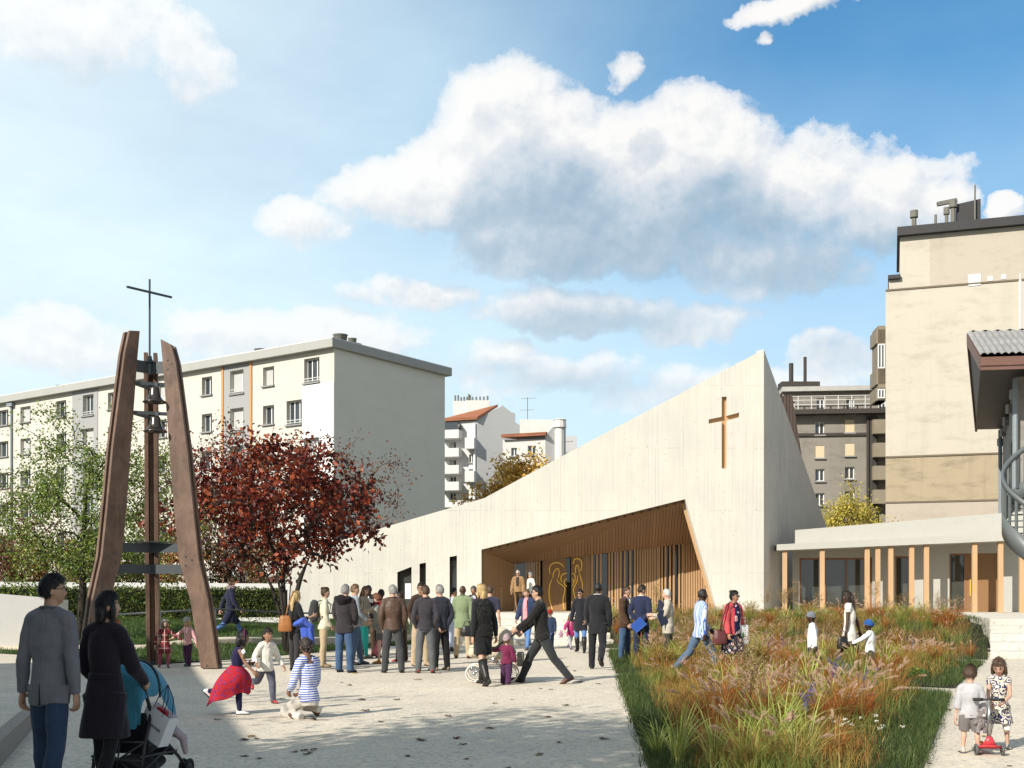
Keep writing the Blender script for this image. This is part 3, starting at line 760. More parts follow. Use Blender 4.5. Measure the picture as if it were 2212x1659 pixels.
# grey bays framed by orange strips, white corner panel: thin render panels proud of the wall, cut round the windows
def bay_panel(name, m, a0, a1, z0, z1, off):
    hs_ = [h for h in holes if h[0] > a0 and h[1] < a1]
    f2 = Facade(FA.pt(0,0,-off), (1.427,-1), apt)
    hh = [(h[0], h[1], max(h[2], z0), min(h[3], z1)) for h in hs_ if h[3] > z0 and h[2] < z1]
    f2.wall(name, m, a0, a1, z0, z1, hh, off)
bay_panel('grey_bay', M_APTG, A_(482), A_(543), H0, zt_, .04)
bay_panel('grey_bay', M_APTG, A_(157), A_(212), H0, zt_, .04)
bay_panel('white_panel', M_APTW, A_(653.5), -.02, H0, zt_-2.3, .05)
for px in (482, 543): MB().box(FA.pt(A_(px), (H0+zt_)/2, -.05), (.22,.10,zt_-H0), rz=FA.ang).build('orange_strip', plain('orange_strip', (.55,.27,.12), .8), apt)
FS = Facade((cxw+.0, cyw, 0), (.70, 1), apt)                # gable to the right
sL = FS.s_of(961)
FS.wall('gable', M_APTS, 0, sL, H0, zt_, [], .3)
FA2 = [FA.pt(Lf, 0), FA.pt(0,0), FS.pt(sL,0), FA.pt(Lf,0)+(FS.pt(sL,0)-FS.pt(0,0))]
MB().add([(p.x,p.y,zt_-.02) for p in FA2], [(0,1,2,3)]).build('attic_floor', M_FASC, apt)
ov = .5
ro = [FA.pt(Lf,0,-ov), FA.pt(.3,0,-ov), FS.pt(sL+.35,0)+Vector((.35,-.2,0)), FA2[3]+Vector((0,1,0))]
rfm = MB().prism([(p.x,p.y,zt_+.004) for p in ro], (0,0,.58)).build('roof_slab', M_FASC, apt)
MB().prism([(p.x,p.y,zt_+.59) for p in ro], (0,0,.06)).build('roof_edge', plain('roof_zinc', (.62,.63,.62), .4, .05, 2, 0), apt)
M_VENT = plain('vent_concrete', (.17,.165,.14), .9, .2, 4, .1)
for px, py, sc_ in ((680,735,1.25),(706,740,.75),(507,770,1.2),(540,765,.7),(345,805,1.),(75,857,1.1),(205,835,.6)):
    a = A_(px); p = FA.pt(a, zt_+.6, 2.6); v = MB(); sc_ *= .72
    v.box(p+Vector((0,0,.1*sc_)), (1.6*sc_,1.2*sc_,.55*sc_), rz=FA.ang).box(p+Vector((0,0,.42*sc_)), (2.0*sc_,1.4*sc_,.12*sc_), rz=FA.ang)
    v.lathe([(.42*sc_,.5*sc_),(.5*sc_,.62*sc_),(.45*sc_,.64*sc_),(.55*sc_,.8*sc_),(.48*sc_,.82*sc_),(.58*sc_,.98*sc_),(.5*sc_,1.0*sc_),(.62*sc_,1.16*sc_),(.3*sc_,1.2*sc_)], p, 14)
    v.build('chimney_vent', M_VENT, apt)
MB().tube([FA.pt(A_(27), zt_-.3, -.12), FA.pt(A_(27), 9, -.12), FA.pt(A_(27), .3, -.12)], .10, 8).box(FA.pt(A_(27), zt_-.25, -.2), (.8,.3,.3), rz=FA.ang).build('downpipe', plain('pipe_grey', (.22,.25,.27), .5), apt)

# ---- grey houses in the middle distance
M_GH = plaster('light_grey_render', (.50,.50,.49), .08, .06); M_GHW = plaster('pale_grey_render', (.62,.61,.58), .06, .05)
def tiles(name, c1, c2):
    def fn(t, b):
        v = t.obj(); n = t.noise(v, .9, 4); w = t.node('ShaderNodeTexWave'); t.l.new(v, w.inputs[0]); w.bands_direction = 'Z'; w.inputs['Scale'].default_value = 1.6; w.inputs['Distortion'].default_value = 1
        C(t, b, t.mix(t.math('ADD', n, t.math('MULTIPLY', w.outputs[1], .3)), c1, c2)); C(t, b, t.bump(w.outputs[1], .5, .05), 'Normal')
    return mat(name, fn, .85, .2)
M_RTILE = tiles('red_tiles', (.16,.065,.04), (.36,.15,.08))
def midhouse():
    Y0 = 112.0
    h = empty('apartment_house', (0,0,0), label='grey apartment house with a stepped gable and stacked white balconies beside the cream block', cat='apartment house')
    def X(px): return WX(px, Y0)
    def Z(py): return WZ(py, Y0)
    # main body: front wall (left), gable wall to the right turned away
    f = Facade((X(958), Y0+4, 0), (1, -.25), h); 
    a = lambda px: f.s_of(px); zz = lambda py: WZ(py, Y0+2)
    hs_ = []; 
    for py0, py1 in ((992,1002),(952,972),(915,932)): pass
    for (l, r, t_, b_) in ((971,985,948,966),(971,985,988,1004),(971,985,1061,1077),(1013,1022,942,958),(1013,1022,978,996),(1013,1022,1010,1022),(971,985,1025,1041)):
        hs_.append((a(l), a(r), zz(b_), zz(t_)))
    f.wall('wall', M_GHW, a(955), a(1031), 0, zz(905), hs_, .3)
    for q in hs_: f.window(q, .3, 2, 'curtain' if RNG.random()<.4 else None)
    g = Facade((f.pt(a(1031),0).x, f.pt(a(1031),0).y, 0), (1, .45), h)
    b_ = lambda px: g.s_of(px)
    def gz(px, py): return g.z_of(px, py)
    gp = [(1031,1110),(1130,1110),(1130,938),(1128,922),(1113,912),(1113,893),(1104,890),(1085,875),(1081,879),(1031,903)]
    pts = [g.pt(b_(x), gz(x, y) if y < 1100 else 0) for x, y in gp]
    MB().prism(pts, g.n*.4).build('gable_wall', M_GH, h)
    MB().prism([f.pt(a(955),zz(905),-.4), f.pt(a(1031)+.1,zz(903),-.4), g.pt(b_(1078),gz(1078,878),.3), f.pt(a(955),zz(885),7)], (0,0,.25)).build('roof', M_RTILE, h)
    for px, w in ((986,1.9),(1020,2.4)):
        p = f.pt(a(px), zz(898), 2.2); c = MB().box(p+Vector((0,0,.7)), (w,1.4,2.6)).build('chimney', M_GHW, h)
        m = MB()
        for i in range(6): m.tube([p+Vector((-w*.4+w*.16*i,0,2.0)), p+Vector((-w*.4+w*.16*i,0,2.4+.35*RNG.random()))], .09, 6)
        m.build('pots', M_VENT, c)
    bl = MB()
    for (l, r, t_, b2) in ((960,1003,916,955),):
        pass
    for py in (945,985,1022,1058,1095):
        p0, p1 = f.pt(a(957), zz(py), -1.3), f.pt(a(999), zz(py), -1.3)
        MB().prism([p0, p1, p1+f.n*1.3, p0+f.n*1.3], (0,0,.22+.63*(py!=1095))).build('balcony', M_GHW, h)
    for py in (968,1040):
        p0, p1 = f.pt(a(1010), zz(py), -1.0), f.pt(a(1030), zz(py), -1.0)
        MB().prism([p0, p1, p1+f.n, p0+f.n], (0,0,1.1)).build('balcony', M_GHW, h)
    p0, p1 = f.pt(a(958), zz(931), -1.2), f.pt(a(996), zz(931), -1.2)
    MB().prism([p0, p1, p1+f.n*1.2, p0+f.n*1.2], (0,0,.95)).build('veranda_glass', M_PANE, h)
    MB().prism([p0-Vector((0,0,.1)), p1-Vector((0,0,.1)), p1-Vector((0,0,.1))+f.n*.05, p0-Vector((0,0,.1))+f.n*.05], (0,0,.2)).build('veranda_frame', M_WFRAME, h)
    MB().tube([f.pt(a(1026),zz(1080),-.15), f.pt(a(1026),zz(910),-.15)], .13, 8).build('downpipe', M_WFRAME, h)
    h2 = empty('apartment_house', (0,0,0), label='lower grey house with red tile roof and tall chimney above the church roofline', cat='apartment house')
    Y1 = 106.0
    f2 = Facade((WX(1086,Y1), Y1, 0), (1, -.12), h2); a = lambda px: f2.s_of(px); zz = lambda py: WZ(py, Y1-.6)
    hs_ = [(a(l), a(r), zz(b2), zz(t_)) for l, r, t_, b2 in ((1104,1117,966,984),(1140,1158,962,982),(1087,1100,1002,1022),(1140,1158,1004,1024))]
    f2.wall('wall', M_GHW, a(1086), a(1178), 0, zz(948), hs_, .3)
    for q in hs_: f2.window(q, .3, 2)
    g2 = Facade((f2.pt(a(1178),0).x, f2.pt(a(1178),0).y, 0), (1,.5), h2); b_ = lambda px: g2.s_of(px)
    gp = [(1178,None),(1222,None),(1222,918),(1202,913),(1178,941)]
    MB().prism([g2.pt(b_(x), 0 if y is None else g2.z_of(x, y)) for x, y in gp], g2.n*.4).build('gable_wall', M_GH, h2)
    MB().prism([f2.pt(a(1084),zz(945),-.5), f2.pt(a(1180),zz(941),-.5), f2.pt(a(1186),zz(928),4.5), f2.pt(a(1108),zz(934),4.5)], (0,0,.3)).build('roof', M_RTILE, h2)
    p = g2.pt(b_(1207), g2.z_of(1207, 950), -.2); MB().tube([p+Vector((0,0,-8)), p+Vector((0,0,1.0))], .45, 10).lathe([(.45,1.0),(.62,1.1),(.55,1.7),(.62,1.8),(.4,1.9)], p, 12).build('chimney', M_GHW, h2)
    p = f2.pt(a(1155), zz(932), 3); MB().box(p+Vector((0,0,.5)), (3.4,1.2,2.0)).build('chimney', M_GHW, h2)
    p = f2.pt(a(1132), zz(930), 3); m = MB().tube([p, p+Vector((0,0,3.6))], .035, 5).bar(p+Vector((-.6,0,3.5)), p+Vector((.8,0,3.55)), .03).bar(p+Vector((-.7,0,2.4)), p+Vector((.6,0,2.45)), .03); m.build('aerial', M_VENT, h2)
    g3 = MB()
    for px, w, t_ in ((1221,1.0,945),): g3.box((WX(px,Y1+8), Y1+8, (WZ(t_,Y1+8))/2), (2.2,2,WZ(t_,Y1+8)))
    g3.build('side_stack', M_GH, h2)
midhouse()

# ---- grey-brown apartment house behind the prow
M_BR = plaster('brown_render', (.25,.228,.195), .3, .16); M_BRD = plain('dark_cornice', (.055,.048,.042), .9, .2, 2)
br = empty('apartment_house', (0,0,0), label='shabby grey brown apartment house with white windows right of the church prow', cat='apartment house')
Fb = Facade((WX(1700,88), 88, 0), (1,-.10), br); a = Fb.s_of; zb = lambda px, py: Fb.z_of(px, py)
hs_ = []; kinds = []
for r_, (t_, b_) in enumerate(((858,893),(909,937),(960,987),(1011,1037),(1063,1090))):
    for c_, (l, r) in enumerate(((1762,1781),(1826,1846),(1896,1914))):
        dy = (-4,-8,-11)[c_] + (5 if r_ == 0 and c_ else 0)
        l2 = l-3*(r_ > 0); 
        hs_.append((a(l2+2), a(r), zb(1800,b_+dy+6), zb(1800,t_+dy+6))); kinds.append('shutter' if (r_, c_) in ((1,1),(2,0),(2,1)) else None)
hs_.append((a(1706), a(1717), zb(1800,898), zb(1800,866))); kinds.append(None)
ztop_ = zb(1800, 846)
Fb.wall('wall', M_BR, a(1690), a(1925), 0, ztop_, hs_, .28)
for h, k in zip(hs_, kinds): Fb.window(h, .28, 2, k)
MB().prism([Fb.pt(a(1688),ztop_,-.5), Fb.pt(a(1925),ztop_,-.5), Fb.pt(a(1925),ztop_,8), Fb.pt(a(1688),ztop_,8)], (0,0,.35)).build('roof_slab', plain('roof_grey', (.4,.39,.36), .8, .2, 2), br)
for py, hh, dd in ((897,.35,.9),(942,.22,.15)):
    z = zb(1800, py); MB().prism([Fb.pt(a(1690),z,-dd), Fb.pt(a(1925),z,-dd), Fb.pt(a(1925),z,-.005), Fb.pt(a(1690),z,-.005)], (0,0,hh)).build('cornice', M_BRD, br)
z = zb(1800, 897)+.35; rl = MB()
for zz_ in (.35,.7,1.0): rl.bar(Fb.pt(a(1690),z+zz_,-.82), Fb.pt(a(1925),z+zz_,-.82), .05)
for i in range(9): s_ = a(1692)+(a(1922)-a(1692))*i/8; rl.bar(Fb.pt(s_,z,-.82), Fb.pt(s_,z+1.0,-.82), .06)
rl.build('balcony_rail', M_RAIL, br)
for px in (1874,1884,1889): MB().tube([Fb.pt(a(px),1,-.18), Fb.pt(a(px),zb(1800,902),-.18)], .12 if px < 1880 else .2, 6).build('downpipe', plain('pipe_dark', (.05,.045,.04), .6), br)
for py in (925,975,1024,1075): MB().box(Fb.pt(a(1906), zb(1906,py), -.5), (1.7,1.0,1.05), rz=Fb.ang).build('balcony', plaster('balcony_render', (.27,.23,.17), .2, .1), br)
p = Fb.pt(a(1738), ztop_+.4, 3); MB().box(p+Vector((0,0,.4)), (3.0,1.4,.9)).build('chimney', M_BRD, br)
MB().tube([p+Vector((-.6,0,.8)), p+Vector((-.6,0,2.4))], .18, 8).build('flue', M_BRD, br); MB().tube([p+Vector((.5,0,.8)), p+Vector((.5,0,2.9))], .13, 8).build('flue', M_BRD, br)

# ---- tall beige block with a blind wall
M_BG = plaster('beige_render', (.50,.455,.375), .17, .07); M_BG2 = plaster('beige_render_stained', (.38,.31,.21), .34, .1); M_BG3 = plaster('beige_base', (.44,.38,.31), .12, .06); M_BG4 = plaster('beige_patch', (.45,.40,.325), .15, .08)
tb = empty('apartment_tower', (0,0,0), label='tall beige apartment building with a blind stained wall at the right edge', cat='apartment building')
Ft = Facade((WX(1913,75), 75, 0), (1,-.33), tb); a = Ft.s_of; zt2 = lambda px, py: Ft.z_of(px, py)
MX = a(2212)+9
zA, zB_, zC = zt2(1913,988), zt2(1913,1086), zt2(1922,627)
z5, z6 = zt2(1938,513), zt2(1920,605)
# one outline wall in tiers
def tier(name, m, a0, a1, z0, z1, off=0.0): return MB().prism([Ft.pt(a0,z0,-off), Ft.pt(a1,z0,-off), Ft.pt(a1,z1,-off), Ft.pt(a0,z1,-off)], Ft.n*9).build(name, m, tb)
tier('base_wall', M_BG3, a(1913), MX, 0, zB_)
tier('stained_wall', M_BG2, a(1913), MX, zB_, zA, .02)
tier('wall', M_BG, a(1913), MX, zA, zC)
tier('wall', M_BG, a(1920), MX, zC, z6, .004)
tier('upper_wall', M_BG, a(1944), MX, z6, z5)
MB().prism([Ft.pt(a(2008),zC+.05,-.01), Ft.pt(MX,zC+.05,-.01), Ft.pt(MX,z5-.2,-.01), Ft.pt(a(2008),z5-.2,-.01)], Ft.n*.1).build('render_patch', M_BG4, tb)
for z, o in ((zC,.06),(zA,.08),(zB_,.05)): MB().prism([Ft.pt(a(1913),z-.05,-o), Ft.pt(MX,z-.05,-o), Ft.pt(MX,z+.06,-o), Ft.pt(a(1913),z+.06,-o)], Ft.n*.05).build('string_course', plain('ledge_dark', (.16,.13,.09), .9), tb)
M_ROOFD = plain('dark_zinc', (.035,.033,.034), .55, .2, 2)
MB().prism([Ft.pt(a(1938),z5,-.45), Ft.pt(MX,z5,-.45), Ft.pt(MX,z5+.55,-.45), Ft.pt(a(1938),z5+.55,-.45)], Ft.n*9).build('roof_edge', M_ROOFD, tb)
MB().prism([Ft.pt(a(1918),z6,-.3), Ft.pt(a(1945),z6,-.3), Ft.pt(a(1945),z6+.25,-.3), Ft.pt(a(1918),z6+.25,-.3)], Ft.n*9).build('ledge', M_ROOFD, tb)
ch = MB().prism([Ft.pt(a(2068),z5+.7,1), Ft.pt(a(2121),z5+.7,1), Ft.pt(a(2121),z5+2.3,1), Ft.pt(a(2068),z5+2.1,1)], Ft.n*3).build('lift_housing', M_ROOFD, tb)
for px, h_, r_ in ((1975,1.6,.16),(2022,1.1,.09),(2046,1.6,.12),(2060,2.1,.16),(2108,3.2,.06)):
    p = Ft.pt(a(px), z5+.6, .8); h_ *= .8; m = MB().tube([p, p+Vector((0,0,h_))], r_, 8)
    if r_ > .1: m.tube([p+Vector((0,0,h_-.45)), p+Vector((0,0,h_))], r_*1.7, 8)
    if px == 2046: m.bar(p+Vector((-.6,0,1.5)), p+Vector((.65,0,1.75)), .25)
    m.build('flue', M_VENT, tb)
for px, py, s_ in ((2105,605,.72),(2139,602,.28),(2168,598,.28)): MB().box(Ft.pt(a(px), zt2(px,py), -.02), (s_,.06,s_), rz=Ft.ang).build('vent_plate', M_WFRAME, tb)
# stacked oriel boxes on its left edge
fo = Facade((WX(1893,76.5), 76.5, 0), (1,-.1), tb); b_ = fo.s_of
ob = MB()
for t_, bt in ((708,738),(795,827),(835,862)): 
    z0, z1 = WZ(bt,76), WZ(t_,76); ob.prism([fo.pt(b_(1893),z0), fo.pt(b_(1916),z0), fo.pt(b_(1916),z1), fo.pt(b_(1893),z1)], fo.n*2.0)
ob.prism([fo.pt(b_(1897),WZ(862,76)), fo.pt(b_(1916),WZ(862,76)), fo.pt(b_(1916),WZ(700,76)), fo.pt(b_(1897),WZ(700,76))], fo.n*1.9)
ob.build('oriel', plaster('oriel_render', (.24,.20,.15), .2, .1), tb)
for t_, bt in ((740,793),(838,858)):
    q = (b_(1896), b_(1911), WZ(bt,76), WZ(t_,76)); fo.window(q, .03, 2, None, False)

# ---- old house with a deep timber eave at the right edge
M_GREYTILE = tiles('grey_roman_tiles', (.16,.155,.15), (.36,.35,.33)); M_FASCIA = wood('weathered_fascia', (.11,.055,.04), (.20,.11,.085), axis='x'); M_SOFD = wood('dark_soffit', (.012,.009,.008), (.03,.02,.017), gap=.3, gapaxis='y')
ch = empty('old_house', (0,0,0), label='old grey house with a deep dark timber eave at the right edge', cat='house')
e1 = W(2118,793,46); e2 = W(2107,928,63); rg = Vector((21.0,53.0,WZ(722,53)))
L_ = Vector((1,-.16,0)).normalized()*16
zE = e1.z
def slab(name, pts, m, th=.2): return MB().prism(pts, (0,0,th)).build(name, m, ch)
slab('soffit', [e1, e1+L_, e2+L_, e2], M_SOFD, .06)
rg2 = (e1+e2)/2; rg2 = Vector((rg.x, rg.y, rg.z))
# tiled slopes with real rolls
def tileslope(a, b, c, d, nu, nv, amp=.11):
    """a-b eave, d-c ridge"""
    vs = []; fs = []; n = (b-a).cross(d-a).normalized()
    if n.z < 0: n = -n
    MU, MV = nu*6, nv*3
    for j in range(MV+1):
        for i in range(MU+1):
            u, v = i/MU, j/MV; p = (a*(1-u)+b*u)*(1-v)+(d*(1-u)+c*u)*v
            vs.append(p+n*(amp*abs(math.sin(PI*i/6))+.10*(1-(j%3)/3)*.8))
    for j in range(MV):
        for i in range(MU): k = j*(MU+1)+i; fs.append((k,k+1,k+MU+2,k+MU+1))
    return MB().add(vs, fs).build('tile_slope', M_GREYTILE, ch, True)
up = Vector((0,0,.42))
tileslope(e1+up, e1+L_+up, rg2+L_, rg2, 60, 16, .07)
tileslope(e2+up, e2+L_+up, rg2+L_, rg2, 30, 8)
def fbar(p, q, h=.6, w=.14): return MB().prism([p, q, q+Vector((0,0,h)), p+Vector((0,0,h))], (w,w*.3,0))
fbar(e1+Vector((0,0,-.12)), e1+L_+Vector((0,0,-.12)), .52).build('eave_board', M_FASCIA, ch)
fbar(e1+Vector((-.03,0,-.12)), rg2+Vector((-.03,0,-.5)), .52).build('barge_board', M_FASCIA, ch)
fbar(e2+Vector((-.02,0,-.12)), rg2+Vector((-.02,0,-.5)), .52).build('barge_board', M_FASCIA, ch)
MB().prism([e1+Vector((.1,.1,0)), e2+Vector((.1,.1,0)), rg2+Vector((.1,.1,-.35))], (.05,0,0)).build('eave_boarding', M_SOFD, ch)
w1 = Vector((WX(2196,48), 48, 0)); w2 = Vector((WX(2166,63), 63, 0)); M_OLD = plaster('old_grey_render', (.30,.28,.25), .3, .14)
fw = Facade(w2, (w1.x-w2.x, w1.y-w2.y), ch); Lw = (w1-w2).length
hh = [(Lw*.30, Lw*.52, 11.2-1.2, 11.2+.9), (Lw*.64, Lw*.88, 4.5, 8.6)]
fw.wall('side_wall', M_OLD, 0, Lw, .5, zE, hh, .35)
for q in hh: fw.window(q, .35, 2)
fr_ = Facade(w1, (1,-.16), ch); hh = [(1.0, 2.4, 7.2, 9.2), (1.0, 2.4, 3.2, 5.6)]
fr_.wall('front_wall', M_OLD, 0, 14, .5, zE, hh, .3)
for q in hh: fr_.window(q, .3, 2)
MB().tube([w1+Vector((-.15,-.2,zE-.1)), w1+Vector((-.15,-.2,.9))], .11, 8).build('downpipe', plain('pipe_grey', (.22,.25,.27), .5), ch); MB().tube([w2+Vector((-.2,-.15,zE-.1)), w2+Vector((-.2,-.15,.9))], .11, 8).build('downpipe', plain('pipe_grey', (.22,.25,.27), .5), ch)
for k in range(5): p = w1+(w2-w1)*(k/4); MB().box(p+Vector((-.12,-.05,zE-.75)), (.3,.3,.4)).build('corbel', M_OLD, ch)
pz = (rg2+L_*.25); m = MB().tube([Vector((WX(2204,53), 53, rg2.z)), Vector((WX(2204,53), 53, WZ(605,53)))], .07, 6).tube([Vector((WX(2204,53), 53, WZ(640,53))), Vector((WX(2204,53), 53, WZ(590,53)))], .04, 6)
m.build('pole', M_RAIL, ch)

# ---- spiral stair at the right edge
M_STEEL = plain('painted_steel', (.105,.118,.115), .45, .08, 4, .05, 40, spec=.5)
SP = (WX(2243, 38), 38.0); R0 = 1.12
sp = empty('spiral_stair', (SP[0], SP[1], .9), label='grey steel spiral stair with tall bars at the right edge of the picture', cat='stair')
MB().tube([(0,0,0),(0,0,6.6)], .09, 12).build('pole', M_STEEL, sp, True)
def helix(z0, a0, turns, rise, r, h, n=60, th=.03):
    m = MB(); vs = []; fs = []
    for i in range(n+1):
        a = a0+turns*2*PI*i/n; z = z0+rise*i/n
        for rr, zz in ((r,z),(r,z+h),(r-th,z+h),(r-th,z)): vs.append((rr*math.cos(a), rr*math.sin(a), zz))
    for i in range(n):
        for k in range(4): fs.append((i*4+k, i*4+(k+1)%4, i*4+4+(k+1)%4, i*4+4+k))
    return m.add(vs, fs)
TR, RI, A0_ = -.80, 4.3, math.radians(345)
helix(.0, A0_, TR, RI, R0, .78).build('stringer', M_STEEL, sp, True)
helix(1.75, A0_, TR, RI, R0+.02, .20, th=.10).build('handrail', M_STEEL, sp, True)
m = MB(); tr_ = MB(); n = 19
for i in range(n):
    a = A0_+TR*2*PI*i/n; z = RI*i/n
    m.bar((R0*math.cos(a)*.97, R0*math.sin(a)*.97, z+.7), (R0*math.cos(a)*.97, R0*math.sin(a)*.97, z+1.85), .09, .05, up=(math.cos(a),math.sin(a),.01))
for i in range(20):
    a = A0_+TR*2*PI*i/20; a2 = a+TR*2*PI/20*1.12; z = .35+RI*i/20
    tr_.prism([(.06*math.cos(a),.06*math.sin(a),z), ((R0-.05)*math.cos(a),(R0-.05)*math.sin(a),z), ((R0-.05)*math.cos(a2),(R0-.05)*math.sin(a2),z), (.06*math.cos(a2),.06*math.sin(a2),z)], (0,0,.04))
m.build('balusters', M_STEEL, sp); tr_.build('treads', M_STEEL, sp)

# ---- house beyond the left edge of the picture whose shade falls on the plaza
sh = empty('house', (0,0,0), label='plain pale house outside the left edge whose roof shades the plaza', cat='house')
He = 8.2
def ev(p): return Vector((p[0]-SUN.x/(-SUN.z)*He, p[1]-SUN.y/(-SUN.z)*He, 0))
q1, q0 = ev((-7.4,26.5)), ev((-1.2,7.5)); dd = (q0-q1).normalized(); q0 = q1+dd*30
nn = Vector((dd.y, -dd.x, 0)); nn = nn if nn.x < 0 else -nn
MB().prism([(q1.x,q1.y,0),(q0.x,q0.y,0),(q0.x+nn.x*9,q0.y+nn.y*9,0),(q1.x+nn.x*9,q1.y+nn.y*9,0)], (0,0,He-.3)).build('wall', M_WHITEWALL, sh)
r = MB(); z = He-.3
b0, b1, b2, b3 = (Vector((p.x,p.y,z)) for p in (q1-nn*.4-dd*.4, q0-nn*.4, q0+nn*9.4, q1+nn*9.4-dd*.4)); t1, t2 = (b0+b3)/2+Vector((0,0,3)), (b1+b2)/2+Vector((0,0,3))
r.add([b0,b1,b2,b3,t1,t2], [(0,1,5,4),(2,3,4,5),(3,0,4),(1,2,5),(0,3,2,1)]); r.build('roof', M_RTILE, sh)
# ---------------------------------------------------------------- bell tower
M_IPE = wood('weathered_hardwood', (.105,.062,.043), (.24,.152,.106), scale=1.2, blotch=.38)
M_PL = plain('dark_steel', (.045,.055,.06), .45, .1, 5, .05, 50, spec=.5)
TC = Vector((-7.9,25.05,0))
tw = empty('bell_tower', TC, label='tall tapering timber bell tower on three board legs with a steel cross on top', cat='bell tower')
PROF = [(1.22,.02,1.60),(.98,1.5,1.38),(.72,2.4,1.17),(.62,3.4,1.06),(.52,4.7,.93),(.36,6.7,.66),(.31,7.18,.57)]   # inner, height, outer
PROF[-1] = (.31,7.22,.55)
for ang, ztop_ in ((math.radians(227), 7.28), (math.radians(-7), 7.14), (math.radians(104), 6.95)):
    dr = Vector((math.cos(ang), math.sin(ang), 0)); nr = Vector((-dr.y, dr.x, 0))
    lg = None
    def ring(inner, outer, zt): 
        pr = [(i, z, o) for i, z, o in PROF]; k = zt/7.22
        return [dr*o+Vector((0,0,z*k)) for i, z, o in pr], [dr*i+Vector((0,0,z*k)) for i, z, o in pr]
    O, I = ring(0, 0, ztop_)
    O[-1] = O[-1]+Vector((0,0,-.03 if ang > 3 else -.13)); 
    for side in (-1, 1):
        mb = MB(); n = len(O)
        off = nr*(.10*side)
        for i in range(n-1):
            q = [I[i], O[i], O[i+1], I[i+1]]
            mb.prism([p+off-nr*.05*1 for p in q], nr*.10) if False else None
        vs = []; fs = []
        for i in range(n):
            for p, s_ in ((I[i],-.045),(O[i],-.045),(O[i],.045),(I[i],.045)): vs.append(p+off+nr*s_)
        for i in range(n-1):
            for k in range(4): fs.append((i*4+k, i*4+(k+1)%4, i*4+4+(k+1)%4, i*4+4+k))
        fs += [(3,2,1,0), tuple((n-1)*4+k for k in range(4))]
        mb.add(vs, fs)
        o = mb.build('leg_board', M_IPE, tw, bevel=.008)
        for z, i_ in ((.35,0),(2.35,2),(6.65,5)):
            w0, w1 = I[i_].lerp(O[i_], .35), I[i_].lerp(O[i_], .65)
            for p in (w0+Vector((0,0,.06)), w1+Vector((0,0,-.02)), w0+Vector((0,0,-.14))): MB().tube([p+off+nr*side*.04, p+off+nr*side*.058], .024, 8).build('bolt', M_PL, o)
    # core board between the pair
    vs = []; fs = []; n = len(O)
    for i in range(n):
        ii = I[i].lerp(O[i], .22); oo = I[i].lerp(O[i], .80); 
        if i == n-1: ii.z -= .25; oo.z -= .25
        for p, s_ in ((ii,-.043),(oo,-.043),(oo,.043),(ii,.043)): vs.append(p+nr*s_)
    for i in range(n-1):
        for k in range(4): fs.append((i*4+k, i*4+(k+1)%4, i*4+4+(k+1)%4, i*4+4+k))
    fs += [(3,2,1,0), tuple((n-1)*4+k for k in range(4))]
    MB().add(vs, fs).build('leg_core', M_IPE, tw)
    MB().box(dr*1.42+Vector((0,0,.03)), (.34,.2,.12), rz=ang).build('foot_plate', M_PL, tw)
    # steel arms to the middle
    for z, h, rr in ((2.16,.20,.8),(2.62,.20,.74),(6.55,.26,.40)):
        MB().box(dr*rr/2+Vector((0,0,z)), (rr+.06,.02,h), rz=ang).build('steel_arm', M_PL, tw)
for z in (2.74,):
    MB().prism([(.62*math.cos(a), .62*math.sin(a), z) for a in (math.radians(227), math.radians(-7), math.radians(104))], (0,0,.016)).build('steel_plate', M_PL, tw)
MB().tube([(0,0,6.4),(0,0,6.8)], .05, 10).build('hub', M_PL, tw)
cr = MB().tube([(0,0,6.66),(0,0,8.48)], .023, 8).lathe([(.10,6.66),(.08,6.70),(.03,6.78)], (0,0,0), 12); cd = Vector((.62,.78,0)).normalized()
cr.bar(-cd*.56+Vector((0,0,8.20)), cd*.56+Vector((0,0,8.20)), .042); cr.build('cross', M_PL, tw)
M_BELL = plain('polished_bronze', (.10,.085,.075), .25, .2, 5, 0, spec=.6, metal=.8)
# two bells on beams spanning the legs
for i, zb in enumerate((6.16, 5.52)):
    rr = .52 if i == 0 else .60
    p = [Vector((math.cos(math.radians(a))*rr, math.sin(math.radians(a))*rr, zb)) for a in (227,-7,104)]
    c0 = Vector((.14,-.2,0))
    bm_ = MB().bar(p[0]+Vector((0,0,0)), p[1], .05, .07).bar(p[0]+(p[1]-p[0])*.12, p[2]*.8+Vector((0,0,zb*.2)), .05, .06)
    bm_.build('bell_beam', M_PL, tw)
    q = p[0].lerp(p[1], .60); 
    bl = empty('bell', TC+q, label=('upper','lower')[i]+' dark bronze bell hanging inside the timber tower', cat='bell', group='bells of the tower')
    MB().lathe([(.035,0),(.09,-.035),(.105,-.06),(.115,-.16),(.135,-.24),(.19,-.31),(.255,-.345),(.25,-.36),(.235,-.352),(.17,-.30),(.115,-.22),(.095,-.1),(.02,-.07)], (0,0,-.04), 28).build('bell_body', M_BELL, bl, True)
    MB().box((0,0,-.03), (.14,.05,.12)).build('yoke', M_PL, bl)
    MB().tube([(0,0,-.1),(0,0,-.36)], .018, 8).ball((0,0,-.37), .045).build('clapper', M_PL, bl, True)
# railing along the ramp
rails = [(-11.2,31.2),(-9.4,30.7),(-8.0,31.0),(-6.3,32.4),(-4.9,34.9),(-3.4,38.5),(-2.5,42.0)]
rl_ = empty('ramp_railing', (0,0,0), label='thin dark steel handrail on slim posts along the rising lawn path', cat='railing')
top = [Vector((x, y, lawn_z(x, y)+.05+.9)) for x, y in rails]
MB().tube(top, .024, 8).build('handrail', M_PL, rl_, True)
for p in top[::1]: MB().box((p.x, p.y, p.z-.5), (.05,.03,1.0)).build('post', M_PL, rl_)
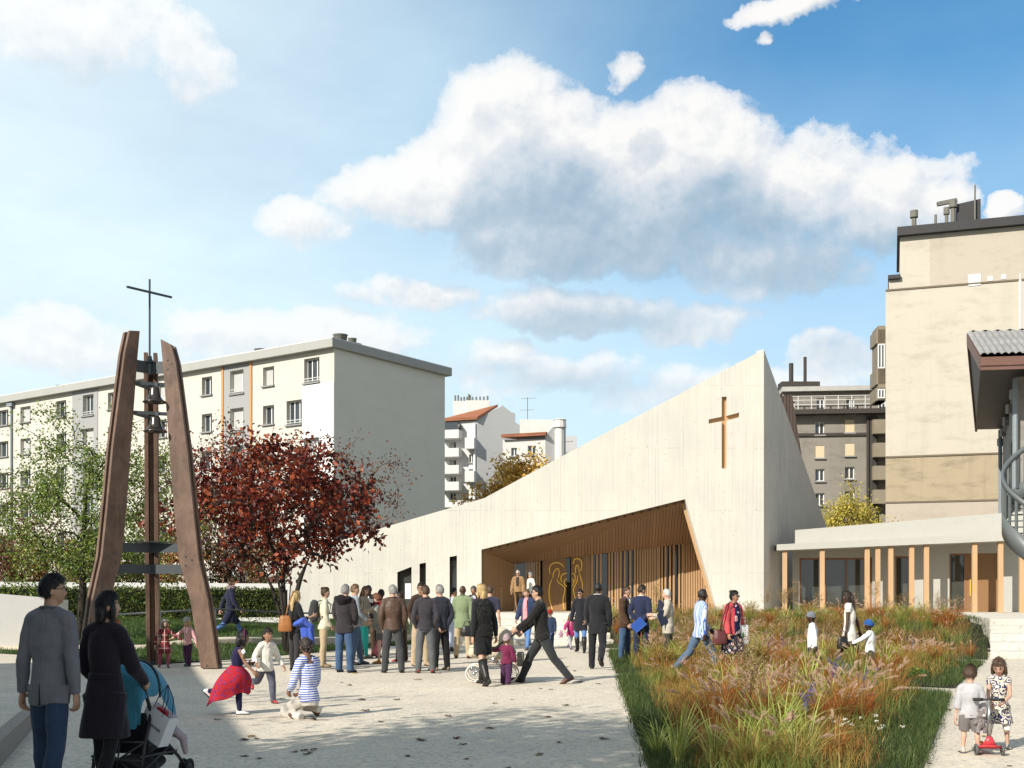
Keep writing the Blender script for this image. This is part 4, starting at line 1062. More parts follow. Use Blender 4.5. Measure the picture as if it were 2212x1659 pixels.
# ---------------------------------------------------------------- plants
NR = np.random.default_rng(11)
def mesh_np(name, V, faces_q, faces_t, col, m, parent=None):
    """numpy mesh with a colour per vertex; faces_q (n,4), faces_t (n,3)"""
    me = bpy.data.meshes.new(name); nv = len(V); nq = len(faces_q); nt = len(faces_t)
    me.vertices.add(nv); me.vertices.foreach_set('co', np.ascontiguousarray(V, dtype=np.float32).ravel())
    loops = np.concatenate([faces_q.ravel(), faces_t.ravel()]).astype(np.int32)
    me.loops.add(len(loops)); me.loops.foreach_set('vertex_index', loops)
    me.polygons.add(nq+nt)
    st = np.concatenate([np.arange(nq)*4, nq*4+np.arange(nt)*3]).astype(np.int32)
    me.polygons.foreach_set('loop_start', st)
    try: me.polygons.foreach_set('loop_total', np.concatenate([np.full(nq,4), np.full(nt,3)]).astype(np.int32))
    except Exception: pass
    me.update(calc_edges=True)
    a = me.color_attributes.new('Col', 'FLOAT_COLOR', 'POINT')
    a.data.foreach_set('color', np.concatenate([col, np.ones((nv,1))], 1).astype(np.float32).ravel())
    me.validate()
    return link(name, me, m, parent)
def blades(P, h, w, az, lean, col, seg=3, tipcol=None):
    """curved grass blades: returns V, Q, T, colours"""
    n = len(P); d = np.stack([np.cos(az), np.sin(az), np.zeros(n)], 1); sd = np.stack([-np.sin(az), np.cos(az), np.zeros(n)], 1)
    tw = NR.uniform(0, 2*PI, n); sd = sd*np.cos(tw)[:,None]*.8 + d*np.sin(tw)[:,None]*.5
    V = []; Cc = []
    for k in range(seg+1):
        t = k/seg; th = lean*t
        c = P+d*(h*t*np.sin(th))[:,None]; c[:,2] += h*t*np.cos(th)
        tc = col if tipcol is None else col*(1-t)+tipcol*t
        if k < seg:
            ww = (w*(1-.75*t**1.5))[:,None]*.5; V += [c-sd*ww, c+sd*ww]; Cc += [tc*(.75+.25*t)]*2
        else: V.append(c); Cc.append(tc)
    V = np.stack(V, 1); Cc = np.stack(Cc, 1); m = 2*seg+1; b = (np.arange(n)*m)[:,None]
    Q = np.concatenate([b+np.array([[2*k,2*k+1,2*k+3,2*k+2]]) for k in range(seg-1)], 0) if seg > 1 else np.zeros((0,4), int)
    T = b+np.array([[2*seg-2,2*seg-1,2*seg]])
    return V.reshape(-1,3), Q, T, Cc.reshape(-1,3)
def cat(parts):
    Vs, Qs, Ts, Cs = [], [], [], []; o = 0
    for V, Q, T, c in parts: Vs.append(V); Qs.append(Q+o); Ts.append(T+o); Cs.append(c); o += len(V)
    return np.concatenate(Vs), np.concatenate(Qs).astype(int), np.concatenate(Ts).astype(int), np.concatenate(Cs)
def pick(cols, n, jit=.25):
    c = np.array(cols)[NR.integers(0, len(cols), n)]; return c*NR.uniform(1-jit, 1+jit, (n,1))
def leaves(P, size, col, out=None, asp=.55, curl=.25):
    """one folded kite per leaf"""
    n = len(P); a = NR.normal(size=(n,3)); 
    if out is not None: a = a*.8+out
    a[:,2] -= .35; a /= np.linalg.norm(a, axis=1)[:,None]
    b = NR.normal(size=(n,3)); b -= a*(a*b).sum(1)[:,None]; b /= np.linalg.norm(b, axis=1)[:,None]; c = np.cross(a, b)
    s = (size*NR.uniform(.7, 1.25, n))[:,None]
    V = np.stack([P, P+a*s*.5+b*s*asp*.5+c*s*curl*.4, P+a*s, P+a*s*.5-b*s*asp*.5+c*s*curl*.4], 1).reshape(-1,3)
    q = (np.arange(n)*4)[:,None]; T = np.concatenate([q+np.array([[0,1,2]]), q+np.array([[0,2,3]])])
    return V, np.zeros((0,4), int), T, np.repeat(col, 4, 0)
M_LEAF = leafmat('leaf', trans=.3); M_BLADE = leafmat('grass_blade', trans=.35, rough=.6)
M_BARK = plain('bark_grey', (.085,.07,.05), .9, .35, 9, .7, 30, bd=.02); M_BARKD = plain('bark_dark', (.035,.028,.022), .9, .3, 9, .6, 30, bd=.02)

def tree(name, base, stems, crown, ntarget, nleaf, leafsize, cols, bark, label, group=None, rtip=.006, spread=.32, cat_='tree', shape=None, droop=0.0, leafw=.55):
    """stems: trunk polylines (relative); crown: (centre, radii) relative; grows twigs to points spread through the crown"""
    root = empty(name, base, label=label, cat=cat_, group=group)
    nodes = []; parent = []; chains = []
    for s in stems:
        ch = []
        for i, p in enumerate(s):
            nodes.append(Vector(p)); parent.append(len(nodes)-2 if i else -1); ch.append(len(nodes)-1)
        chains.append(ch)
    c = Vector(crown[0]); r = Vector(crown[1]); T = []
    tries = 0
    while len(T) < ntarget and tries < ntarget*60:
        tries += 1
        d = Vector(NR.normal(size=3)).normalized(); q = .42+.62*NR.random()**.5
        n_ = mnoise.noise(d*2.1+Vector(base)*.37); q *= .92+.75*n_
        p = c+Vector((d.x*r.x*q, d.y*r.y*q, d.z*r.z*q))
        if shape and not shape(p): continue
        if p.z < .4: continue
        T.append(p)
    top = nodes[-1]
    T.sort(key=lambda p: min((p-nodes[i]).length for ch in chains for i in ch[-3:]))
    NA = np.array([list(n) for n in nodes]); ends = []
    for p in T:
        d = np.linalg.norm(NA-np.array(p), axis=1)+np.maximum(0, NA[:,2]-p.z)*.9
        d[:1] += 5
        j = int(d.argmin()); a = nodes[j]; L = (p-a).length
        if L < .12: continue
        k = max(3, int(L/.28)); ch = [j]; pd = None
        side = Vector(NR.normal(size=3)); side -= (p-a)*side.dot(p-a)/(L*L)
        for i in range(1, k+1):
            t = i/k; q = a.lerp(p, t)+side*(L*.10*math.sin(PI*t))+Vector(NR.normal(size=3))*.03*L
            q.z += (.12-droop)*L*math.sin(PI*t)
            nodes.append(q); parent.append(ch[-1]); ch.append(len(nodes)-1)
        NA = np.concatenate([NA, np.array([list(nodes[i]) for i in ch[1:]])]); chains.append(ch); ends.append(ch)
    cnt = [0]*len(nodes)
    for ch in chains: cnt[ch[-1]] += 1
    for i in range(len(nodes)-1, -1, -1):
        if parent[i] >= 0: cnt[parent[i]] += cnt[i]
    mb = MB()
    for ch in chains:
        R = [rtip*(1+cnt[i])**.5*1.15 if i != ch[-1] else rtip*.6 for i in ch]
        if parent[ch[0]] == -1 and ch[0] < sum(len(s) for s in stems): R[0] *= 1.35
        mb.tube([nodes[i] for i in ch], R, 7 if R[0] > .04 else 5)
    mb.build('trunk', bark, root, True)
    P = []; O = []
    per = max(1, nleaf//max(1, len(ends)))
    for ch in ends:
        m = len(ch)
        for _ in range(per):
            t = NR.random()**.6; i = min(m-1, int(t*m)); q = nodes[ch[i]]; o = Vector(NR.normal(size=3))*spread
            o.z -= droop*abs(NR.normal())*1.5
            P.append(q+o); O.append(Vector((o.x, o.y, o.z-droop)).normalized() if o.length else o)
    P = np.array([list(p) for p in P]); O = np.array([list(p) for p in O])
    V, Q, T_, Cc = leaves(P, leafsize, pick(cols, len(P), .3), O*.9, leafw)
    mesh_np('crown', V, Q, T_, Cc, M_LEAF, root)
    return root
# red-leaved tree on the lawn, several stems from the ground
bx, by = WX(620, 31), 31.0; bz = lawn_z(bx, by)-.05
def px2(px, py, dy=0.0): v = W(px, py, 31+dy); return (v.x-bx, dy, v.z-bz)
tree('red_tree', (bx,by,bz), [[(0,0,0),px2(614,1340),px2(606,1280),px2(596,1225,.2)], [(0.03,0,0),px2(622,1330,.1),px2(628,1260,.2),px2(618,1200,.4)], [(.05,-.03,0),px2(633,1310,-.1),px2(650,1245,-.3),px2(672,1195,-.5)], [(-.04,.03,0),px2(606,1330,.1),px2(588,1270,.3),px2(560,1215,.2)], [(0,.05,0),px2(615,1310,.2),px2(610,1240,.6),px2(630,1190,1.0)]],
     ((px2(606,1092)[0],0,px2(606,1092)[2]), (3.0,2.5,1.66)), 165, 7800, .16, [(.20,.032,.015),(.11,.016,.010),(.26,.045,.018),(.06,.012,.010),(.34,.085,.03),(.04,.009,.010)], M_BARKD,
     'broad red-leaved tree with several stems on the lawn before the church wall', spread=.17, rtip=.0075, shape=lambda p: p.z > 1.9+.18*abs(p.x+.2) or abs(p.x) > 1.6 and p.z > 1.9, leafw=.62)
# green sparse tree at the left
bx2, by2 = WX(176, 36), 36.0; bz2 = lawn_z(bx2, by2)-.05
tree('green_tree', (bx2,by2,bz2), [[(0,0,0),(.0,0,.9),(.05,0,1.8),(0,0,2.7),(.1,0,3.7),(.1,.1,4.8),(.35,.1,5.8)]],
     ((.35,0,4.05), (3.6,2.8,3.0)), 520, 21000, .10, [(.16,.24,.035),(.10,.17,.03),(.20,.27,.05),(.07,.12,.02),(.26,.29,.07)], M_BARKD,
     'sparse green tree with dark branches at the left behind the bell tower', spread=.16, rtip=.0045)
# thin brown trees behind the white wall
BR_ = [(.10,.035,.02),(.07,.028,.02),(.16,.06,.03),(.20,.09,.05)]
for px, Y, w, z1, lab in ((400,56,3.4,8.6,'thin half-bare brown tree seen between the tower legs'), (520,54,4.0,9.2,'half-bare brown tree rising behind the left side of the red tree'), (690,56,4.6,9.0,'bare wispy tree reaching past the corner of the cream block'), (20,58,3.6,6.5,'dull brown tree low at the left edge behind the green tree')):
    tree('bare_tree', (WX(px,Y),Y,.4), [[(0,0,0),(.1,0,1.6),(0,.1,3.0),(.2,0,4.4)]], ((0,0,z1*.62),(w,2.4,z1*.40)), 190, 3800, .17, BR_, M_BARK, lab, 'half-bare trees behind the boundary wall', rtip=.008, spread=.28)
# shrubs rising above the white wall
SH = [([(.22,.09,.05),(.30,.15,.08),(.14,.07,.04)],'rusty'), ([(.10,.14,.04),(.16,.18,.06),(.07,.10,.03)],'olive green'), ([(.36,.18,.05),(.26,.11,.04),(.42,.27,.09)],'orange')]
SL = [('rusty brown shrub at the far left above the white wall',0), ('orange-tinged shrub left of the green tree trunk',2), ('olive shrub behind the trunk of the green tree',1), ('reddish shrub left of the leaning left tower leg',0), ('russet shrub filling the gap between the tower legs',0), ('olive and brown shrub right of the middle tower leg',1), ('amber shrub behind the right tower leg',2), ('russet shrub behind the woman in the navy coat',0), ('olive shrub under the red tree by the church wall end',1), ('dark rusty shrub against the end of the concrete wall',0)]
for i, (lab, k) in enumerate(SL):
    px = -10+i*66; Y = 53.5+(i%3)*1.3; x = WX(px, Y); h = (4.3,3.9,4.2)[i%3]+.3*(i%2)
    s = empty('shrub', (x,Y,.3), label=lab, cat='shrub', group='shrubs behind the boundary wall')
    n = 2600; P = NR.normal(size=(n,3)); P /= np.linalg.norm(P, axis=1)[:,None]; P *= (.45+.6*NR.random((n,1))); P = P*np.array([1.25,1.0,h*.5])+np.array([0,0,h*.5])
    P += np.array([[mnoise.noise(Vector(p)*1.3), 0, mnoise.noise(Vector(p)*1.3+Vector((9,0,0)))] for p in P])*.4
    P[:,2] = np.maximum(P[:,2], .1)
    V, Q, T_, Cc = leaves(P, .17, pick(SH[k][0]+SH[(k+1)%3][0][:1], n, .4)); mesh_np('leaves', V, Q, T_, Cc, M_LEAF, s)
    st = MB()
    for j in range(9): a = RNG.random()*6.3; st.tube([(0,0,0),(.3*math.cos(a),.3*math.sin(a),h*.4),(.8*math.cos(a+.3),.7*math.sin(a+.3),h*(.75+.25*RNG.random()))], [.03,.02,.006], 5)
    st.build('stems', M_BARK, s)
# yellow trees between the middle houses and by the right houses
YC = [(.72,.46,.09),(.58,.35,.07),(.80,.56,.14),(.45,.30,.07)]
tree('birch', (WX(1118,98),98,0), [[(0,0,0),(0,0,6),(.3,0,10),(0,0,13.3)]], ((0,0,9.6),(3.1,2.5,4.9)), 170, 8500, .42, YC, M_BARK, 'tall golden weeping birch in front of the red-roofed grey house', 'autumn birches beyond the church', rtip=.012, spread=.4, droop=.25, leafw=.4)
tree('birch', (WX(1046,99),99,0), [[(0,0,0),(0,0,5),(.3,0,8),(0,0,10.4)]], ((0,0,7.6),(2.3,1.9,3.9)), 100, 5000, .40, YC, M_BARK, 'small golden birch at the foot of the grey stepped gable', 'autumn birches beyond the church', rtip=.012, spread=.4, droop=.25, leafw=.4)
tree('birch', (WX(1160,100),100,0), [[(0,0,0),(0,0,6),(.3,0,10.5)]], ((0,0,8.8),(1.7,1.6,3.5)), 70, 2800, .38, YC, M_BARK, 'thin orange birch partly hidden by the church roof slope', 'autumn birches beyond the church', rtip=.012, spread=.4, droop=.25, leafw=.4)
tree('yellow_tree', (WX(1838,66),66,0), [[(0,0,0),(0,0,2.4),(.1,0,4.4),(0,0,6.3)]], ((0,0,5.0),(2.1,1.7,2.6)), 190, 11000, .15, [(.52,.42,.06),(.42,.34,.05),(.60,.50,.12),(.30,.30,.06)], M_BARK, 'bright yellow airy tree above the low wing roof', rtip=.009, spread=.24)
# trees outside the picture at the left whose twigs dapple the plaza
for k, (x, y) in enumerate(((-9.0,1.0),(-6.0,-2.5),(-12.6,9.0))):
    tree('unseen_tree', (x,y,0), [[(0,0,0),(0,0,1.8),(.1,.1,3.4),(.2,0,5.2)]], ((0,0,5.4),(2.8,2.8,2.5)), 130, 3600, .15, [(.10,.12,.03),(.16,.13,.03)], M_BARK, 'half-bare garden tree outside the left edge of the picture', 'garden trees outside the picture', rtip=.010, spread=.3)
tree('unseen_tree', (-7.2,4.3,0), [[(0,0,0),(0,0,1.6),(.1,.1,3.0),(0,0,4.6)]], ((0,0,4.9),(2.0,2.0,2.1)), 130, 9000, .17, [(.06,.10,.03),(.09,.12,.03)], M_BARK, 'dense unseen tree added outside the left edge to shade the couple', rtip=.010, spread=.3)  # unseen tree added to throw shade over the couple
for x, y, lab in ((-5.9,3.6,'half-bare unseen tree added outside the left edge to dapple the paving'),(-6.7,5.5,'small unseen tree added outside the left edge to dapple the paving')):  # unseen trees added to strengthen the dappled shade on the paving
    tree('unseen_tree', (x,y,0), [[(0,0,0),(0,0,2.2),(.1,.1,4.0),(0,0,5.6)]], ((0,0,6.0),(2.0,2.0,1.7)), 110, 4200, .17, [(.08,.11,.03),(.12,.13,.03)], M_BARK, lab, rtip=.010, spread=.3)
# clipped hedge
hg = empty('hedge', (0,0,0), label='long clipped green hedge between the lawn and the white wall', cat='hedge')
HL = [(-34,44.6),(-22,44.6),(-9.3,46.6)]
hb = MB(); LP = []; LO = []
for (x0, y0), (x1, y1) in zip(HL, HL[1:]):
    z0, z1 = .55, 1.90-.10*((x0+34)/25); z0b, z1b = .7, 1.90-.10*((x1+34)/25)
    hb.add([(x0,y0,z0),(x1,y1,z0b),(x1,y1,z1b),(x0,y0,z1),(x0,y0+1,z0),(x1,y1+1,z0b),(x1,y1+1,z1b),(x0,y0+1,z1)], [(0,1,2,3),(3,2,6,7),(1,5,6,2),(4,5,6,7)])
    L = math.hypot(x1-x0, y1-y0); n = int(L*620) if x0 > -25 else int(L*620)
    s = NR.random(n); f = NR.random(n); u = NR.random(n)
    top = f > .72
    P = np.stack([x0+(x1-x0)*s, y0+(y1-y0)*s+np.where(top, u, 0), np.where(top, z1+(z1b-z1)*s, z0+(z1-z0)*u)], 1); P[:,1] -= NR.random(n)*.10*(~top); P[:,2] += NR.normal(size=n)*.035
    LP.append(P); LO.append(np.where(top[:,None], np.array([0,0,1.2]), np.array([0,-1.2,.2])))
hb.build('core', plain('hedge_core', (.012,.02,.006), .95), hg)
P = np.concatenate(LP); V, Q, T_, Cc = leaves(P, .095, pick([(.07,.11,.022),(.05,.08,.018),(.13,.15,.03),(.20,.20,.04)], len(P), .3), np.concatenate(LO), .6); mesh_np('leaves', V, Q, T_, Cc, M_LEAF, hg)

# ---- lawn grass
def scatter(poly, n, cond=None):
    xs = [p[0] for p in poly]; ys = [p[1] for p in poly]; out = []
    while len(out) < n:
        X = NR.uniform(min(xs), max(xs), n); Y_ = NR.uniform(min(ys), max(ys), n)
        for x, y in zip(X, Y_):
            if inpoly(x, y, poly) and (cond is None or cond(x, y)): out.append((x, y))
            if len(out) >= n: break
    return np.array(out)
def on_path(x, y): return edge_dist(x, y, PATHC) < .78
LAWN = LB+[(-2.2,44.4),(-9.2,45.8),(-22,44.3),(-22,31.4)]
LAWN = [p for p in LB if p[0] > -20 and p[1] < 46]+[(-2.2,45.6),(-9.2,46.2),(-21,44.3),(-20,31.4)]
p2 = scatter(LAWN, 42000, lambda x, y: abs(x) < .47*y and not on_path(x, y))
n = len(p2); P = np.stack([p2[:,0], p2[:,1], np.array([lawn_z(x, y) for x, y in p2])], 1)
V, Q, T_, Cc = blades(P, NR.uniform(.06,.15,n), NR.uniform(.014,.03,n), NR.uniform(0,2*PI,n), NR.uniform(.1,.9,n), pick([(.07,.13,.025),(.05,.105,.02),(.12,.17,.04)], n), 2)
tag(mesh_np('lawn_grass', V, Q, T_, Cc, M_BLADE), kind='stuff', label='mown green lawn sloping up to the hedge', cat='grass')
# ---- meadow beds: fine mixed grass in one mass
TAW = [(.34,.23,.06),(.24,.20,.045),(.40,.28,.09),(.20,.19,.045),(.40,.15,.04),(.34,.11,.03),(.30,.27,.06)]; GRN = [(.06,.105,.026),(.085,.13,.032),(.045,.085,.025),(.14,.165,.045)]
parts = []
for k, nt, ng, cut in (('near',26000,26000,8.6),('mid',24000,11000,0),('far',30000,3500,0)):
    B = BEDS[k]; loop = B+B[:1]
    ins = lambda x, y: y > cut and edge_dist(x, y, loop) > .30+.35*RNG.random()*(2.0 if x > 3.5 and k != 'far' else 1)
    p2 = scatter(B, nt, ins); n = len(p2); P = np.stack([p2[:,0], p2[:,1], np.array([bed_z(x, y) for x, y in p2])], 1)
    c = pick(TAW, n, .35); pn = np.array([mnoise.noise(Vector((x*.7, y*.7, 3))) for x, y in p2]); g = pn > .25
    c[g] = pick([(.13,.19,.04),(.17,.22,.05),(.22,.23,.05)], int(g.sum()), .3)
    h = NR.uniform(.10,.34,n)*(1+.5*pn)
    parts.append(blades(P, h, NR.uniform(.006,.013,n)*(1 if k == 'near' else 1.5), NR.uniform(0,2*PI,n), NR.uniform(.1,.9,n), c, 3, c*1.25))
    ed = lambda x, y: y > cut and edge_dist(x, y, loop) < .18+.5*RNG.random()**2*(2.6 if x > 3.5 and k != 'far' else 1)
    p2 = scatter(B, ng, ed); n = len(p2); P = np.stack([p2[:,0], p2[:,1], np.array([bed_z(x, y) for x, y in p2])], 1)
    P[:,:2] += NR.normal(0,.045,(n,2)); parts.append(blades(P, NR.uniform(.07,.2,n), NR.uniform(.007,.013,n)*(1 if k == 'near' else 1.5), NR.uniform(0,2*PI,n), NR.uniform(.2,1.0,n), pick(GRN, n, .35), 2))
V, Q, T_, Cc = cat(parts); tag(mesh_np('meadow_grass', V, Q, T_, Cc, M_BLADE), kind='stuff', label='fine tawny and green meadow grass filling the garden beds', cat='grass')
# ---- clumps one can tell apart
M_PLUME = leafmat('plume', trans=.4, rough=.9)
def clump_parts(kind, seed):
    global NR
    NR = np.random.default_rng(seed); B = None; S = None
    if kind in ('red', 'tan', 'green'):
        n = 120; az = NR.uniform(0,2*PI,n); P = np.stack([np.cos(az)*NR.random(n)*.12, np.sin(az)*NR.random(n)*.12, np.zeros(n)], 1)
        base = {'red': [(.38,.11,.03),(.30,.08,.03),(.24,.19,.05),(.44,.18,.05)], 'tan': [(.38,.28,.10),(.30,.26,.07),(.36,.20,.07)], 'green': [(.19,.25,.05),(.15,.22,.04),(.25,.28,.07)]}[kind]
        c = pick(base, n, .3); B = blades(P, NR.uniform(.35,.78,n), NR.uniform(.011,.021,n), az, NR.uniform(.15,1.05,n), c, 4, c*np.array([1.35,1.2,1.0]))
        m = NR.integers(4, 8); parts = []
        for i in range(m):
            a = NR.uniform(0,2*PI); ln = NR.uniform(.2,1.0); h = NR.uniform(.62,.95); d = np.array([math.cos(a), math.sin(a), 0])
            st = blades(np.zeros((1,3)), np.array([h]), np.array([.006]), np.array([a]), np.array([ln]), np.array([[.22,.15,.06]]), 4); parts.append(st)
            # bristly head along the bent stalk end
            k = 210; t = NR.uniform(.79, 1.0, k); cc = d[None]*(h*t*np.sin(ln*t))[:,None]; cc[:,2] += h*t*np.cos(ln*t)
            dirv = NR.normal(size=(k,3)); dirv /= np.linalg.norm(dirv, axis=1)[:,None]; ax = np.array([d[0]*math.sin(ln*1.4), d[1]*math.sin(ln*1.4), math.cos(ln*1.4)]); dirv = dirv+ax*.9
            wd_ = .036*np.sin(np.clip((t-.79)/.21,0,1)*PI*.86+.25)[:,None]; sdv = NR.normal(size=(k,3)); sdv /= np.linalg.norm(sdv, axis=1)[:,None]
            pc = pick([(.60,.44,.33),(.68,.53,.41),(.52,.36,.26)], k, .2) if kind != 'green' else pick([(.60,.43,.31),(.52,.36,.26)], k, .2)
            V = np.stack([cc-sdv*.0045, cc+sdv*.0045, cc+dirv*wd_], 1).reshape(-1,3)
            parts.append((V, np.zeros((0,4), int), np.arange(k*3).reshape(-1,3), np.repeat(pc, 3, 0)))
        S = cat(parts)
    elif kind == 'striped':
        n = 34; az = NR.uniform(0,2*PI,n); P = np.stack([np.cos(az)*NR.random(n)*.10, np.sin(az)*NR.random(n)*.10, np.zeros(n)], 1)
        c = pick([(.42,.48,.09),(.32,.40,.07),(.54,.56,.16)], n, .2); h = NR.uniform(.5,1.0,n); ln = NR.uniform(.15,1.1,n); st = NR.bit_generator.state
        B1 = blades(P, h, NR.uniform(.018,.032,n), az, ln, c, 5, c*1.1)
        B2 = blades(P+np.array([.006,-.004,.004]), h*.97, np.full(n,.007), az, ln*.99, pick([(.68,.68,.36)], n, .1), 5)
        B = cat([B1, B2])
    elif kind == 'umbel':
        parts = []; pts = []
        for s_ in range(NR.integers(2,5)):
            a0 = NR.uniform(0,2*PI); hh = NR.uniform(1.0,1.6)
            st = blades(np.zeros((1,3)), np.array([hh]), np.array([.012]), np.array([a0]), np.array([.15]), np.array([[.12,.08,.035]]), 4); parts.append(st)
            for k in range(26):
                t = NR.uniform(.5,1.0); o = np.array([math.cos(a0)*hh*t*math.sin(.15*t), math.sin(a0)*hh*t*math.sin(.15*t), hh*t*math.cos(.15*t)])
                a = NR.uniform(0,2*PI); L = NR.uniform(.08,.28)*(1.25-t*.6); parts.append(blades(o[None], np.array([L]), np.array([.005]), np.array([a]), np.array([NR.uniform(.5,1.0)]), np.array([[.13,.09,.04]]), 3))
                e = o+np.array([math.cos(a)*L*.7, math.sin(a)*L*.7, L*.7]); pts += [e+NR.normal(size=3)*.03 for _ in range(7)]
        B = cat(parts); S = leaves(np.array(pts), .026, pick([(.34,.24,.11),(.24,.16,.07),(.46,.35,.18)], len(pts)), None, .8)
    elif kind == 'blue':
        parts = []; pts = []
        for s_ in range(NR.integers(4,8)):
            a0 = NR.uniform(0,2*PI); hh = NR.uniform(.5,.85); ln = NR.uniform(.05,.3); o = NR.normal(size=3)*.06; o[2] = 0
            parts.append(blades(o[None], np.array([hh]), np.array([.007]), np.array([a0]), np.array([ln]), np.array([[.08,.11,.03]]), 4))
            for k in range(46): t = NR.uniform(.58,1.0); pts.append(o+np.array([math.cos(a0)*hh*t*math.sin(ln*t), math.sin(a0)*hh*t*math.sin(ln*t), hh*t*math.cos(ln*t)])+NR.normal(size=3)*.014)
        B = cat(parts); S = leaves(np.array(pts), .022, pick([(.13,.11,.42),(.20,.17,.5),(.09,.07,.3)], len(pts)), None, .7)
    elif kind == 'daisy':
        parts = []; pts = []
        for s_ in range(11):
            o = NR.normal(size=3)*.16; o[2] = 0; hh = NR.uniform(.22,.42); parts.append(blades(o[None], np.array([hh]), np.array([.005]), np.array([NR.uniform(0,6)]), np.array([.1]), np.array([[.07,.10,.03]]), 3))
            for k in range(14): a = k/14*2*PI; pts.append(o+np.array([.010*math.cos(a), .010*math.sin(a), hh]))
        B = cat(parts); S = leaves(np.array(pts), .022, pick([(.75,.73,.66)], len(pts), .05), (np.array(pts)-np.array(pts).mean(0))*0+np.array([0,0,.2]), .5)
    elif kind == 'herb':
        n = 700; P = NR.normal(size=(n,3)); P /= np.linalg.norm(P, axis=1)[:,None]; P = P*np.array([.32,.32,.26])*NR.random((n,1))**.4; P[:,2] = np.abs(P[:,2])+.04
        B = leaves(P, .055, pick([(.08,.17,.03),(.11,.22,.05),(.06,.12,.02)], n, .3), P*2); S = leaves(P[:14]*1.1+np.array([0,0,.05]), .045, pick([(.6,.38,.03)], 14, .1), None, .9)
    return B, S
PROTO = {}
for kind, k in (('red',4),('tan',3),('green',2),('striped',4),('umbel',3),('blue',2),('daisy',1),('herb',2)):
    PROTO[kind] = []
    for i in range(k):
        B, S = clump_parts(kind, 100+17*i+len(kind)); 
        PROTO[kind].append((B, S))
NR = np.random.default_rng(5)
SPEC = {'red': ('grass_clump', 'red-orange fountain grass clump with pinkish plumes', 'sprays'), 'tan': ('grass_clump', 'straw-coloured grass clump with fluffy pale plumes', 'sprays'), 'green': ('grass_clump', 'olive green grass clump with rosy plumes', 'sprays'),
        'striped': ('sedge_clump', 'arching yellow-striped green sedge clump', None), 'umbel': ('dry_plant', 'tall dry brown branching plant with tiny seed heads', 'sprays'), 'blue': ('flower_plant', 'violet blue flower spikes', 'blossom'), 'daisy': ('flower_plant', 'small white daisies', 'blossom'), 'herb': ('herb_plant', 'fresh green leafy herb dotted with yellow blooms', 'blossom')}
MESHES = {}
def place_clump(kind, x, y, s, where):
    i = RNG.randrange(len(PROTO[kind])); key = (kind, i); nm, lab, pn = SPEC[kind]
    o = empty(nm, (x, y, bed_z(x, y)), RNG.random()*6.28, label=lab+' '+where, cat='plant', group=lab+' '+where)
    o.scale = (s, s, s*RNG.uniform(.9,1.1))
    if key not in MESHES:
        B, S = PROTO[kind][i]; a = mesh_np('foliage', *B[:4], M_BLADE, o); b = mesh_np(pn or 'x', *S[:4], M_PLUME, o) if S is not None else None
        MESHES[key] = (a, b)
    else:
        a, b = MESHES[key]; c = a.copy(); COL.objects.link(c); c.parent = o
        if b is not None: d = b.copy(); COL.objects.link(d); d.parent = o
WHERE = {'near': 'in the nearest garden bed', 'mid': 'in the middle garden bed', 'far': 'in the far bed below the terrace'}
CNT = {'near': dict(red=40, tan=16, green=12, striped=13, umbel=3, blue=6, herb=5), 'mid': dict(red=38, tan=24, green=20, striped=20, umbel=4, blue=6, herb=8), 'far': dict(red=48, tan=28, green=30, striped=22, umbel=30, herb=8)}
PEOPLE_XY = []
def keep_clear(x, y, tall=False): return all(math.hypot(x-a, y-b) > r and not (tall and b-5 < y < b and abs(x/y*b-a) < .8) for a, b, r in PEOPLE_XY)
# ---------------------------------------------------------------- people
def remesh(mb, vox, it=5, amp=0.0, fr=7.0, seed=0, stretch=.5):
    me = mb.mesh('tmp'); o = bpy.data.objects.new('tmp', me); COL.objects.link(o)
    m = o.modifiers.new('r', 'REMESH'); m.mode = 'VOXEL'; m.voxel_size = vox; m.use_smooth_shade = True
    if it: s = o.modifiers.new('s', 'SMOOTH'); s.factor = .5; s.iterations = it
    dg = bpy.context.evaluated_depsgraph_get(); ev_ = o.evaluated_get(dg); out = bpy.data.meshes.new_from_object(ev_)
    bpy.data.objects.remove(o); bpy.data.meshes.remove(me)
    if amp:
        sd = Vector((seed*3.1, seed*1.7, seed*.9))
        n_ = len(out.vertices); co = np.empty(n_*3, np.float32); out.vertices.foreach_get('co', co); co = co.reshape(-1,3)
        nn = np.empty(n_*3, np.float32); out.vertex_normals.foreach_get('vector', nn); nn = nn.reshape(-1,3)
        ff = Vector((fr, fr, fr*stretch)); a_ = np.empty(n_, np.float32)
        for i, c in enumerate((co*np.array(ff)+np.array(sd)).tolist()):
            a_[i] = mnoise.noise(c)+.5*mnoise.noise((c[0]*2.3+sd.x, c[1]*2.3+sd.y, c[2]*2.3+sd.z))
        out.vertices.foreach_set('co', (co+nn*(a_*amp)[:,None]).ravel()); out.update()
    out.polygons.foreach_set('use_smooth', [True]*len(out.polygons)); return out
def add_mesh(me, mb, slots=None):
    """append plain shapes to a finished mesh (hands, eyes) so the body stays one mesh object"""
    bm = bmesh.new(); bm.from_mesh(me); vs = [bm.verts.new(v) for v in mb.v]
    for f, mi in zip(mb.f, mb.m):
        try: q = bm.faces.new([vs[i] for i in f]); q.material_index = mi; q.smooth = True
        except ValueError: pass
    bmesh.ops.recalc_face_normals(bm, faces=bm.faces[:]); bm.to_mesh(me); bm.free()
def rotv(v, axis, deg): return Matrix.Rotation(math.radians(deg), 3, axis)@v
SKIN = {'pale': (.56,.36,.27), 'fair': (.50,.31,.22), 'tan': (.36,.20,.125), 'asian': (.47,.29,.195), 'brown': (.22,.115,.07), 'dark': (.075,.038,.025), 'black': (.045,.024,.017)}
